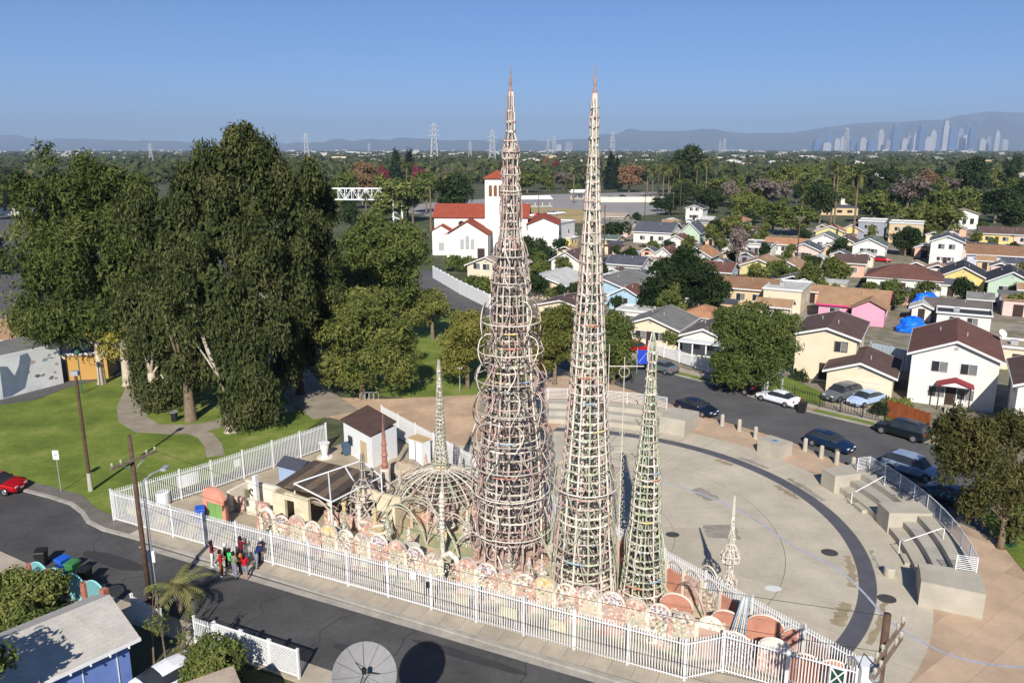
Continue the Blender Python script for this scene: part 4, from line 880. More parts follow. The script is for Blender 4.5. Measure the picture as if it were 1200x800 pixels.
# green barrels
for k, q in enumerate([(1176, 638), (1184, 640)]):
    t = thing('park_barrel', 'green ribbed litter barrel under the spreading tree by the curved railing', 'barrel', (*gp(*q), .07), 0, 'green litter barrels'); MB().lathe([(.3, 0), (.32, .2), (.3, .3), (.32, .4), (.3, .55), (.32, .7), (.3, .9), (.24, .9)], 12).build('drum', mat('barrel_green', S(40, 92, 66), .5), t); MB().ring((0, 0, .9), .3, .03, 12, 4).build('rim', M_black, t)
t = thing('litter_bin', 'dark litter bin beside the path under the great trees', 'bin', (*gp(205, 494), .1)); MB().lathe([(.3, 0), (.34, .9), (.3, .92), (.25, .7)], 12).build('drum', M_black, t); MB().ring((0, 0, .92), .33, .04, 12, 4).build('rim', M_steel, t)
# ------------------------------------------------------------------ satellite dish
t = thing('satellite_dish', 'large grey mesh satellite dish on a mast above the near houses', 'satellite dish', (-5.6, 26.4, 0))
MB().tube([(0, 0, 0), (0, 0, 6.3)], [.09, .07], 8).build('mast', M_steel, t)
dn = Vector((.15, -.72, .68)).normalized(); dq = dn.to_track_quat('Z', 'Y'); dc = Vector((0, 0, 6.8))
Md = mat('dish_mesh', S(130, 128, 128), .6, .1, 4, fine=.2)
nr, na, vs_, fs = 6, 30, [], []
for i in range(nr + 1):
    r = 1.22 * i / nr
    for j in range(na): a = 2 * math.pi * j / na; vs_.append(dc + dq @ Vector((r * math.cos(a), r * math.sin(a), .26 * (r / 1.22) ** 2 - .1)))
for i in range(nr):
    for j in range(na): fs.append((i * na + j, i * na + (j + 1) % na, (i + 1) * na + (j + 1) % na, (i + 1) * na + j))
MB().add(vs_, fs).build('reflector', Md, t, smooth=True)
for j in range(12):
    a = 2 * math.pi * j / 12; MB().tube([dc + dq @ Vector((r * math.cos(a), r * math.sin(a), .26 * (r / 1.22) ** 2 - .085)) for r in (.05, .4, .8, 1.2)], .014, 4).build('rib', mat('dish_rib', (.12, .12, .12), .6), t)
for a in (0, 2.1, 4.2): MB().tube([dc + dq @ Vector((.6 * math.cos(a), .6 * math.sin(a), 0)), dc + dq @ Vector((0, 0, .85))], .018, 4).build('feed_strut', M_black, t)
MB().lathe([(.09, 0), (.09, .2)], 8, dc + dq @ Vector((0, 0, .75))).build('feed_horn', M_black, t)
# ------------------------------------------------------------------ cars
M_tyre = mat('tyre_rubber', (.018, .018, .018), .85, .2, 6)
M_rim = mat('wheel_rim', (.45, .45, .46), .35, .1, 5, metal=.7)
M_lampw = mat('headlamp', (.75, .76, .78), .2, .05)
M_lampr = mat('tail_lamp', (.45, .02, .02), .3, .1)
M_trim = mat('car_trim', (.03, .03, .032), .5, .1)
CARK = {
 'sedan': [(0, .66, .55, .58, .5), (.12, .8, .68, .72, .62), (1.15, .9, .9, .95, .74), (1.95, .91, .93, 1.38, .6), (2.7, .91, .95, 1.43, .62), (3.4, .91, .97, 1.37, .6), (4.1, .89, .99, 1.06, .7), (4.45, .84, .95, .98, .68), (4.6, .72, .7, .72, .6)],
 'hatch': [(0, .66, .55, .58, .5), (.12, .8, .7, .74, .62), (1.05, .9, .95, 1.0, .74), (1.8, .91, .97, 1.48, .62), (2.6, .91, .99, 1.54, .63), (3.5, .91, 1.0, 1.5, .62), (4.05, .88, 1.0, 1.12, .7), (4.2, .8, .75, .78, .66)],
 'suv': [(0, .7, .62, .66, .56), (.12, .86, .82, .87, .7), (1.1, .95, 1.02, 1.08, .8), (1.75, .96, 1.05, 1.66, .7), (2.7, .96, 1.07, 1.74, .72), (3.9, .96, 1.08, 1.7, .7), (4.4, .94, 1.08, 1.5, .74), (4.6, .92, 1.05, 1.12, .8), (4.72, .85, .8, .84, .74)],
 'pickup': [(0, .74, .7, .74, .6), (.12, .92, .98, 1.02, .76), (1.25, .98, 1.1, 1.16, .86), (1.85, .99, 1.12, 1.75, .74), (2.6, .99, 1.14, 1.8, .76), (3.35, .99, 1.14, 1.74, .75), (3.55, .99, 1.14, 1.18, .9), (5.3, .98, 1.14, 1.18, .9), (5.42, .95, .9, .94, .85)],
}
def car(kind, label, q, heading, cname, c, z=.014, at=None, group=None, cat='car', metal=.25):
    st = CARK[kind]; L = st[-1][0]; x, y = at or gp(*q)
    t = thing('parked_car' if kind != 'pickup' else 'pickup_truck', label, cat, (x, y, z), heading, group)
    paint = mat('paint_' + cname, c, .28, .06, 1.5, metal=metal, spec=.5)
    rings = []
    for (sx, wb, zb, zr, wr) in st:
        h = [(wb * .86, .26), (wb, .42), (wb, zb - .1), (wb * .96, zb), (wr, zr - .05), (wr * .55, zr)]
        ring = [(w, zz) for w, zz in h] + [(-w, zz) for w, zz in h[::-1]]
        rings.append([(L / 2 - sx, w, zz) for w, zz in ring])
    parts = {k: MB() for k in ('body', 'windscreen', 'rear_window', 'side_window', 'side_window2')}
    for i in range(len(rings) - 1):
        A, B = rings[i], rings[i + 1]; tall = st[i + 1][3] - st[i + 1][2] > .25; tall0 = st[i][3] - st[i][2] > .25
        for j in range(11):
            key = 'body'
            if (tall or tall0) and j in (3, 7): key = 'side_window' if j == 3 else 'side_window2'
            if tall and not tall0 and j in (4, 5, 6): key = 'windscreen'
            if tall0 and st[i + 1][3] < st[i][3] - .12 and j in (4, 5, 6): key = 'rear_window'
            parts[key].add([A[j], A[j + 1], B[j + 1], B[j]], [(3, 2, 1, 0)])
    parts['body'].add(rings[0], [tuple(range(12))]); parts['body'].add(rings[-1], [tuple(range(11, -1, -1))])
    for k, b in parts.items():
        if b.v: b.build(k.rstrip('2'), paint if k == 'body' else M_glass, t, smooth=False)
    wb = st[2][1]; rw = .33 if kind in ('sedan', 'hatch') else .38
    for fx in (L / 2 - .85, -L / 2 + .85):
        for s in (-1, 1):
            w = MB().tube([(fx, s * (wb - .2), rw), (fx, s * (wb - .17), rw), (fx, s * (wb + .01), rw), (fx, s * (wb + .025), rw)], [rw * .9, rw, rw, rw * .9], 16).build('wheel', M_tyre, t)
            MB().tube([(fx, s * (wb + .02), rw), (fx, s * (wb + .035), rw)], [rw * .62, rw * .55], 10).build('rim', M_rim, w)
    for s in (-1, 1):
        MB().box(L / 2 - .2, L / 2 - .03, s * .5 - .16, s * .5 + .16, st[1][2] - .16, st[1][2] - .02).build('headlight', M_lampw, t)
        MB().box(-L / 2 + .0, -L / 2 + .16, s * .62 - .13, s * .62 + .13, st[-2][2] - .26, st[-2][2] - .08).build('tail_light', M_lampr, t)
        MB().box(L / 2 - 1.6, L / 2 - 1.45, s * (wb + .02) - .08, s * (wb + .02) + .08, st[2][2] + .02, st[2][2] + .16).build('mirror', paint, t)
    MB().box(L / 2 - .06, L / 2 + .02, -.55, .55, .3, .48).build('bumper', M_trim, t); MB().box(-L / 2 - .02, -L / 2 + .06, -.6, .6, .3, .48).build('bumper', M_trim, t)
    MB().box(L / 2, L / 2 + .035, -.18, .18, .4, .5).build('number_plate', M_white, t)
    for s in (-1, 1): MB().box(-L * .02 - .012, -L * .02 + .012, s * wb - .006, s * wb + .006, .4, st[3][2] - .12).build('door_gap', M_trim, t)
    return t
HW = math.atan2(W.y, W.x); HB = HW + math.pi
car('sedan', 'dark navy sedan driving along the diagonal street', (816, 483), HW, 'navy', S(24, 38, 60))
car('sedan', 'grey sedan parked by the white picket fence', (774, 435), HB, 'grey', S(112, 122, 126))
car('pickup', 'black pickup truck parked at the far kerb', (862, 457), HB, 'black', S(14, 14, 16), cat='truck')
car('sedan', 'white sedan parked below the street lamp', (911, 472), HB, 'white', S(236, 238, 240), metal=0)
car('hatch', 'dark blue hatchback passing the bollards', (972, 525), HW, 'darkblue', S(20, 46, 76))
car('suv', 'dark green-black sport utility parked by the wooden fence', (1056, 511), HB, 'darkgreen', S(26, 36, 40))
car('suv', 'silver sport utility standing behind the white curved railing', (1069, 556), HW, 'silver', S(150, 168, 190))
car('sedan', 'teal sedan in the shade of the spreading tree by the curved railing', (1118, 590), HW, 'teal', S(28, 70, 88))
car('suv', 'grey sport utility in the driveway of the low garage', (986, 468), HW + 1.45 - math.pi, 'gunmetal', S(112, 116, 116), z=.1)
car('sedan', 'car with pale blue cover in the garage driveway', (1014, 474), HW + 1.45 - math.pi, 'cover', S(176, 196, 226), z=.1, metal=0)
car('hatch', 'bright red car at the kerb by the lawn', (-2, 575), -.1, 'red', S(190, 20, 28))
car('suv', 'white sport utility beside the mint green house', (1176, 357), HB + .3, 'white', S(236, 238, 240), z=.02, metal=0)
car('sedan', 'red sedan parked behind the blue banner', (742, 412), HB, 'red', S(190, 20, 28), z=.1)
car('sedan', 'dark teal car under the street trees behind the seating', (712, 437), HW, 'teal', S(28, 70, 88))
car('sedan', 'white sedan in the carport of the near blue-walled house', None, .87, 'white', S(236, 238, 240), at=(-16.7, 35.0), z=.02, metal=0)
car('sedan', 'dark sedan behind the near diamond-pattern gate', None, .4, 'charcoal', S(34, 38, 44), at=(-11.2, 32.2), z=.02)
for k, (q, cn, c) in enumerate([((716, 233), 'grey', S(112, 122, 126)), ((730, 232), 'charcoal', S(34, 38, 44)), ((752, 234), 'black', S(14, 14, 16)), ((623, 254), 'white', S(236, 238, 240)), ((632, 254), 'red', S(190, 20, 28)), ((648, 252), 'white', S(236, 238, 240)), ((656, 251), 'white', S(236, 238, 240))]):
    car('suv' if k % 2 else 'sedan', ['small grey car in the walled lot beyond the church', 'small dark car in the walled lot beyond the church', 'black car in the walled lot beyond the church', 'white car nearest the church in the far car park', 'red car between white ones in the far car park', 'white car beside the red one in the far car park', 'white car at the end of the far car park row'][k], q, .1, cn, c, z=.03)
# tarped car and tarps
Mtarp = mat('blue_tarp', S(24, 110, 226), .45, .2, 1.2, bump=.6, bscale=1.5)
heap('tarped_car', 'car shrouded in a bright blue tarpaulin behind the white house', gp(1067, 388), 2.3, 1.6, 2.0, Mtarp, 5, 'tarpaulin', .4)
heap('roof_tarp', 'crumpled bright blue tarpaulin spread by the grey shed roof', gp(1083, 362), 2.6, 1.5, 2.6, Mtarp, 6, 'tarpaulin', .2)
# ------------------------------------------------------------------ people
M_skin = mat('skin', S(190, 140, 112), .6, .05); M_skin2 = mat('skin_dark', S(122, 84, 64), .6, .05)
M_hair = mat('hair_dark', S(34, 26, 22), .7, .2, 8); M_hair2 = mat('hair_white', S(216, 214, 210), .7, .1, 8)
def person(label, q, facing, shirt, pants, shoes, hair, skin=None, bend=0.0, h=1.74, shorts=False, arms='down', sleeve=True, stance=.11, longhair=False):
    x, y = gp(*q); t = thing('person', label, 'person', (x, y, .13 if N2.dot(Vector((x, y))) > 34.1 else .014), facing, 'visitors at the fence')
    k = h * 1.08 / 1.74; hip, sh, neck = .92, 1.42, 1.5
    fb = bend                                         # lean forward (local +x is forward)
    def lean(z, dx=0): d = z - hip; return (dx + max(d, 0) * math.sin(fb), hip + d * math.cos(fb) if d > 0 else z)
    V, E, Rr = [], [], []
    def v(x_, y_, z_, r): V.append((x_ * k, y_ * k, z_ * k)); Rr.append(r * k); return len(V) - 1
    def up(z, y_, r, dx=0): X, Z = lean(z, dx); return v(X, y_, Z, r)
    pel = up(.95, 0, .145); wai = up(1.12, 0, .13); che = up(1.32, 0, .15); nk = up(1.49, 0, .06); hd = up(1.6, 0, .085, .02); tp_ = up(1.7, 0, .07, .01)
    E += [(pel, wai), (wai, che), (che, nk), (nk, hd), (hd, tp_)]
    for s in (-1, 1):
        st = .05 * s
        a = v(0, s * stance * .8, .86, .1); b_ = v(.03 + st, s * stance, .48, .07); c = v(-.01 + st * 1.4, s * stance, .09, .045); d = v(.14 + st * 1.4, s * (stance + .02), .04, .042)
        E.extend([(pel, a), (a, b_), (b_, c), (c, d)])
        S0 = up(1.41, s * .17, .065)
        if arms == 'down': e1 = up(1.14, s * .23, .045, .0); w1 = up(.9, s * .22, .033, .1); f1 = up(.8, s * .21, .036, .13)
        elif arms == 'bent': e1 = up(1.14, s * .24, .045, .02); w1 = up(1.16, s * .14, .035, .24); f1 = up(1.2, s * .08, .036, .32)
        else: e1 = up(1.25, s * .25, .045, .16); w1 = up(1.45, s * .12, .035, .3); f1 = up(1.52, s * .09, .036, .34)
        E.extend([(che, S0), (S0, e1), (e1, w1), (w1, f1)])
    me = bpy.data.meshes.new('body'); me.from_pydata(V, E, [])
    o = bpy.data.objects.new('body', me); col.objects.link(o)
    md = o.modifiers.new('skin', 'SKIN'); md.use_smooth_shade = True
    for i, sv in enumerate(me.skin_vertices[0].data): sv.radius = (Rr[i], Rr[i]); sv.use_root = (i == 0)
    o.modifiers.new('sub', 'SUBSURF').levels = 1; o.modifiers['sub'].render_levels = 1
    dg = bpy.context.evaluated_depsgraph_get(); dg.update()
    m2 = bpy.data.meshes.new_from_object(o.evaluated_get(dg)); bpy.data.objects.remove(o)
    m2.materials.clear()
    for m in (skin or M_skin, shirt, pants, shoes): m2.materials.append(m)
    idx = []
    for p in m2.polygons:
        c = Vector(p.center) / k; rx = c.x - 0; zz = hip + ((c.z - hip) / math.cos(fb) if c.z > hip else c.z - hip)
        far = math.hypot(c.y, 0) > .175 and zz < (1.22 if not sleeve else 1.0)
        hand = (abs(c.y) > .05 and ((c.x - max(c.z - hip, 0) * math.tan(fb)) > .27 if arms != 'down' else (abs(c.y) > .16 and .72 < c.z < .93 and c.x > .08)))
        if zz > 1.5: i = 0
        elif hand: i = 0
        elif zz > .98 or (abs(c.y) > .19 and zz > .85): i = 1
        elif c.z > (.45 if shorts else .1): i = 2
        elif c.z > .1: i = 0
        else: i = 3
        idx.append(i)
    m2.polygons.foreach_set('material_index', idx); m2.polygons.foreach_set('use_smooth', [True] * len(idx)); m2.update()
    bo = ob('body', m2, t)
    X, Z = lean(1.645); b = MB()
    b.lathe([(.02, .14), (.09, .11), (.115, .04), (.118, -.03), (.1, -.12 if not longhair else -.28)], 12, ((X - .015) * k, 0, Z * k)).build('hair', hair, t, smooth=True)
    MB().lathe([(.001, -.02), (.018, 0), (.012, .03)], 6, ((X + .1) * k, 0, (Z - .04) * k)).build('nose', skin or M_skin, t)
    for s in (-1, 1): MB().lathe([(.004, -.008), (.01, 0), (.004, .008)], 6, ((X + .085) * k, s * .034, (Z - .02) * k)).build('eye', M_black, t)
    return t
cl = lambda n, c: mat('cloth_' + n, c, .85, .12, 6)
mar, red, grn, olv, nvy, tan_, gry, wht, brn, blk = cl('maroon', S(110, 22, 38)), cl('red', S(176, 24, 32)), cl('green', S(60, 190, 90)), cl('olive', S(124, 128, 104)), cl('navy', S(26, 44, 92)), cl('tan', S(176, 116, 60)), cl('grey', S(132, 136, 150)), cl('white', S(226, 224, 220)), cl('rust', S(130, 72, 40)), cl('black', S(28, 28, 32))
wsh = cl('shoe', S(230, 230, 230))
person('person in maroon top and wide white trousers by the fence', (250, 664), .2, mar, wht, wsh, M_hair, arms='bent', h=1.72, longhair=True)
person('person in dark red top and rust trousers, white shoes', (260, 675), .4, red, brn, wsh, M_hair, arms='bent', h=1.68)
person('white-haired person in dark coat behind the others', (266, 667), .6, blk, blk, wsh, M_hair2, h=1.7)
person('person with bright green top and dark shorts', (271, 672), .9, grn, blk, wsh, M_hair, skin=M_skin2, shorts=True, h=1.62)
person('person in olive top and grey trousers seen from behind', (276, 678), 1.2, olv, gry, blk, M_hair, arms='bent', h=1.74)
person('person in maroon jacket raising a hand near the bars', (284, 662), 1.0, mar, blk, blk, M_hair, skin=M_skin2, arms='raised', h=1.78)
person('person in red top with grey skirt and pale legs', (288, 679), 1.4, red, gry, wsh, M_hair, shorts=True, arms='bent', h=1.7, longhair=True)
person('person in tan coat between the others at the fence', (282, 673), 1.1, tan_, blk, blk, M_hair, h=1.66, longhair=True)
person('person in navy jacket bending forward to the fence', (301, 668), .9, nvy, gry, blk, M_hair, bend=.75, arms='bent', h=1.78)
person('person in dark navy coat beside the bending visitor', (305, 663), .7, nvy, blk, blk, M_hair2, bend=.25, h=1.72)
# ------------------------------------------------------------------ houses
WALLC = dict(white=S(222, 218, 209), cream=S(222, 206, 178), pink=S(220, 158, 178), yellow=S(222, 198, 126), mint=S(180, 200, 178), grey=S(146, 150, 158), peach=S(216, 176, 152), lemon=S(204, 194, 140),
             blue=S(164, 192, 208), tan=S(206, 182, 144), lavender=S(198, 198, 212), blush=S(218, 190, 180), salmon=S(200, 146, 122), ochre=S(186, 144, 80))
ROOFC = dict(brown=S(94, 74, 68), dark=S(60, 60, 66), slate=S(84, 86, 94), tan=S(160, 128, 98), orange=S(170, 124, 92), redbrown=S(108, 74, 64), grey=S(118, 116, 112), green=S(92, 106, 98), pale=S(190, 188, 182),
             tile=S(150, 74, 54), beige=S(164, 148, 130), vines=S(138, 106, 80), salmon=S(188, 156, 134), greybrown=S(106, 98, 92))
def wallm(k): return mat('wall_' + k, WALLC[k], .85, .07, .5, fine=.05)
def roofm(k): return mat('roof_' + k, ROOFC[k], .92, .2, .6, fine=.25, bump=.3, bscale=9)
M_frame = mat('window_frame', (.72, .71, .68), .5, .05); M_framed = mat('dark_frame', (.1, .09, .08), .5, .05)
M_door = mat('door_dark', S(60, 46, 40), .6, .1); M_garage = mat('garage_door', S(224, 212, 188), .7, .05)
UH = Vector((.88, -.475)).normalized(); AH = math.atan2(UH.y, UH.x)
def window(t, face, w, d, cx_, z, ww, hh, fr=M_frame, split=True):
    # face: 'f' front (y=0), 'r' right (x=w), 'l' left (x=0)
    def P(a, o, zz): return (a, -o, zz) if face == 'f' else ((w + o, a, zz) if face == 'r' else (-o, a, zz))
    def bx(b, a0, a1, o0, o1, z0, z1):
        p, q = P(a0, o0, z0), P(a1, o1, z1); return b.box(min(p[0], q[0]), max(p[0], q[0]), min(p[1], q[1]), max(p[1], q[1]), z0, z1)
    b = MB(); bx(b, cx_ - ww / 2 - .07, cx_ + ww / 2 + .07, 0, .05, z - .07, z); bx(b, cx_ - ww / 2 - .07, cx_ + ww / 2 + .07, 0, .05, z + hh, z + hh + .07)
    bx(b, cx_ - ww / 2 - .07, cx_ - ww / 2, 0, .05, z, z + hh); bx(b, cx_ + ww / 2, cx_ + ww / 2 + .07, 0, .05, z, z + hh)
    f = b.build('window', fr, t)
    if split:
        for s in (0, 1):
            b2 = MB(); bx(b2, cx_ - ww / 2 + s * ww / 2 + .02, cx_ - ww / 2 + (s + 1) * ww / 2 - .02, 0, .02, z + .01, z + hh - .01); b2.build('pane', M_glass if s == 0 else mat('curtained_glass', (.2, .2, .19), .2, .3, .8), f)
    else:
        b2 = MB(); bx(b2, cx_ - ww / 2, cx_ + ww / 2, 0, .02, z, z + hh); b2.build('pane', M_glass, f)
    bx(MB(), 0, 0, 0, 0, 0, 0)
def roof(t, kind, w, d, h, rise, m, ov=.45, trim=None, th=.12):
    fm = trim or M_frame
    if kind == 'f':
        MB().box(-.15, w + .15, -.15, d + .15, h, h + .14).build('roof', m, t)
        p = MB(); p.box(-.2, w + .2, -.2, -.05, h + .14, h + .4).box(-.2, w + .2, d + .05, d + .2, h + .14, h + .4).box(-.2, -.05, -.05, d + .05, h + .14, h + .4).box(w + .05, w + .2, -.05, d + .05, h + .14, h + .4); p.build('parapet', fm, t)
        MB().box(w * .3, w * .3 + .8, d * .4, d * .4 + .8, h + .14, h + .7).build('roof_vent', M_steel, t); return
    if kind == 'h':
        k = min(w, d) / 2 + ov; sl = rise / k; hb = h - ov * sl
        P0 = [(-ov, -ov, hb), (w + ov, -ov, hb), (w + ov, d + ov, hb), (-ov, d + ov, hb)]
        if w >= d: r0, r1 = (k - ov, d / 2, h + rise), (w - k + ov, d / 2, h + rise); fs = [(P0[0], P0[1], r1, r0), (P0[1], P0[2], r1), (P0[2], P0[3], r0, r1), (P0[3], P0[0], r0)]
        else: r0, r1 = (w / 2, k - ov, h + rise), (w / 2, d - k + ov, h + rise); fs = [(P0[0], P0[1], r0), (P0[1], P0[2], r1, r0), (P0[2], P0[3], r1), (P0[3], P0[0], r0, r1)]
        for f in fs: MB().face_prism(list(f), (0, 0, th)).build('roof_slope', m, t)
        MB().box(-ov, w + ov, -ov, d + ov, hb - .12, hb - .01).build('eaves', fm, t)
    else:
        span = w if kind == 'g' else d; L = d if kind == 'g' else w; k = span / 2; sl = rise / k; hb = h - ov * sl
        def Q(a, l, z): return (a, l, z) if kind == 'g' else (l, a, z)
        for s in (0, 1):
            a0 = -ov if s == 0 else span + ov
            f = [Q(a0, -ov, hb), Q(k, -ov, h + rise), Q(k, L + ov, h + rise), Q(a0, L + ov, hb)]
            if (s == 0) == (kind == 's'): f = f[::-1]
            MB().face_prism(f[::-1] if s else f[::-1], (0, 0, th)).build('roof_slope', m, t)
            for l in (-ov - .03, L + ov):      # barge boards
                MB().face_prism([Q(a0, l, hb - .1), Q(k, l, h + rise - .1), Q(k, l, h + rise + th + .02), Q(a0, l, hb + th + .02)], Vector(Q(0, .03, 0))).build('barge_board', fm, t)
            MB().face_prism([Q(a0, -ov, hb - .1), Q(a0, L + ov, hb - .1), Q(a0, L + ov, hb + th), Q(a0, -ov, hb + th)], Vector(Q(-.04 if s == 0 else .04, 0, 0))).build('fascia', fm, t)
    # vents
    for f in ((.3, .6), (.62, .35)):
        x_, y_ = w * f[0], d * f[1]
        kk = x_ / w if kind == 'g' else y_ / d
        zz = h + rise * (1 - abs(kk - .5) * 2) if kind != 'h' else h + rise * .5
        MB().tube([(x_, y_, zz), (x_, y_, zz + .55)], .07, 6).build('vent_pipe', M_steel, t)
def house(label, q, w, d, h, rk, rise, wc, rc, storeys=1, ang=None, door=True, nwin=2, trim=None, z=.0, name='house', group=None, win=True, cat='house', ov=.45, at=None, sidewin=2, fr=M_frame):
    t = thing(name, label, cat, (*(at or gp(*q)), z), AH if ang is None else ang, group); m = wallm(wc)
    b = MB(); b.box(0, w, 0, d, -.02, h).build('wall', m, t)
    if rk == 'g':
        for y in (0.005, d - .155): MB().face_prism([(0.01, y, h), (w / 2, y, h + rise), (w - .01, y, h)], (0, .15, 0)).build('gable', m, t)
        MB().box(w / 2 - .2, w / 2 + .2, -.03, .004, h + rise * .4, h + rise * .4 + .3).build('gable_vent', M_steel, t)
    elif rk == 's':
        for x in (0.005, w - .155): MB().face_prism([(x, 0.01, h), (x, d - .01, h), (x, d / 2, h + rise)], (.15, 0, 0)).build('gable', m, t)
    roof(t, rk, w, d, h, rise, roofm(rc), ov, trim)
    if win:
        for s in range(storeys):
            zb = .95 + s * 2.7
            xs = [w * (k + 1) / (nwin + 1) + (0 if nwin > 1 else .25 * w) for k in range(nwin)]
            for k, xw in enumerate(xs):
                if door and s == 0 and abs(xw - w * .5) < .9: continue
                window(t, 'f', w, d, xw, zb, min(1.5, w * .2), 1.1, fr)
            for k in range(sidewin):
                window(t, 'r', w, d, d * (k + .7) / (sidewin + .4), zb + .1, 1.0, 1.0, fr)
                window(t, 'l', w, d, d * (k + .7) / (sidewin + .4), zb + .1, 1.0, 1.0, fr)
        if door:
            dd = MB().box(w * .5 - .48, w * .5 + .48, -.05, 0, .02, 2.08).build('door', M_door, t)
            MB().box(w * .5 + .32, w * .5 + .38, -.09, -.05, .95, 1.05).build('handle', M_steel, dd)
            MB().box(w * .5 - .8, w * .5 + .8, -1.0, -.06, -.02, .14).build('door_step', M_conc, t)
    return t
# ---- houses across the diagonal street
hA = house('white two-storey house with brown gable roof and red porch canopy', (1062, 470), 8.0, 12.5, 5.45, 'g', 1.6, 'white', 'redbrown', 2, nwin=2)
for s in (0, 1):
    MB().face_prism([(2.6 + s * 3.4, -1.75, 2.55), (4.3, -1.75, 3.15), (4.3, .0, 3.15), (2.6 + s * 3.4, .0, 2.55)][::1 if s else -1], (0, 0, .12)).build('porch_roof', mat('porch_red', S(140, 44, 56), .7, .12, 2), hA)
    MB().tube([(2.9 + s * 2.8, -1.6, 0), (2.9 + s * 2.8, -1.6, 2.6)], .07, 6).build('porch_post', M_door, hA)
MB().face_prism([(2.9, -1.6, 2.6), (5.7, -1.6, 2.6), (4.3, -1.6, 3.05)], (0, .1, 0)).build('porch_gable', M_white, hA)
for k in range(4): MB().box(3.6, 5.0, -1.7 - .3 * k, -1.4 - .3 * k, 0, .62 - .15 * k).build('step', M_conc, hA)
dsh = thing('roof_dish', 'white satellite dish on the roof edge of the white two-storey house', 'satellite dish', (54.6, 86.5, 6.2)); MB().lathe([(.02, 0), (.3, .06), (.5, .2), (.48, .22)], 14).build('reflector', M_white, dsh).rotation_euler = (.9, 0, .3); MB().tube([(0, 0, -.6), (0, 0, .05)], .03, 5).build('arm', M_steel, dsh)
house('cream two-storey house with brown roof behind the street lamp', (929, 441), 6.6, 10.5, 5.3, 'g', .95, 'cream', 'brown', 2, nwin=1, fr=M_framed)
hC = house('cream double garage with brown gabled roof beside the driveway', (967, 459), 6.6, 8, 2.6, 'g', 1.15, 'cream', 'brown', win=False, name='garage', cat='garage')
for k in range(4): MB().box(.8, 5.8, -.04, -.01, .04 + k * .54, .55 + k * .54).build('door_panel', M_garage, hC)
hD = house('pink house with bright pink trim and tan roof', (958, 374), 9.6, 9, 2.7, 's', 1.9, 'pink', 'tan', trim=mat('hot_pink', S(226, 60, 130), .6), nwin=3)
for s in (0, 1): MB().face_prism([(4.6 + s * 5.6, -1.9, 2.55), (7.4, -1.9, 3.95), (7.4, 2.6, 3.95), (4.6 + s * 5.6, 2.6, 2.55)][::1 if s else -1], (0, 0, .12)).build('cross_gable_roof', roofm('tan'), hD)
MB().face_prism([(5.0, -1.5, 2.5), (9.8, -1.5, 2.5), (7.4, -1.5, 3.75)], (0, .15, 0)).build('cross_gable', wallm('pink'), hD); MB().box(5.0, 9.6, -1.5, 0, 0, 2.5).build('porch_wall', wallm('pink'), hD)
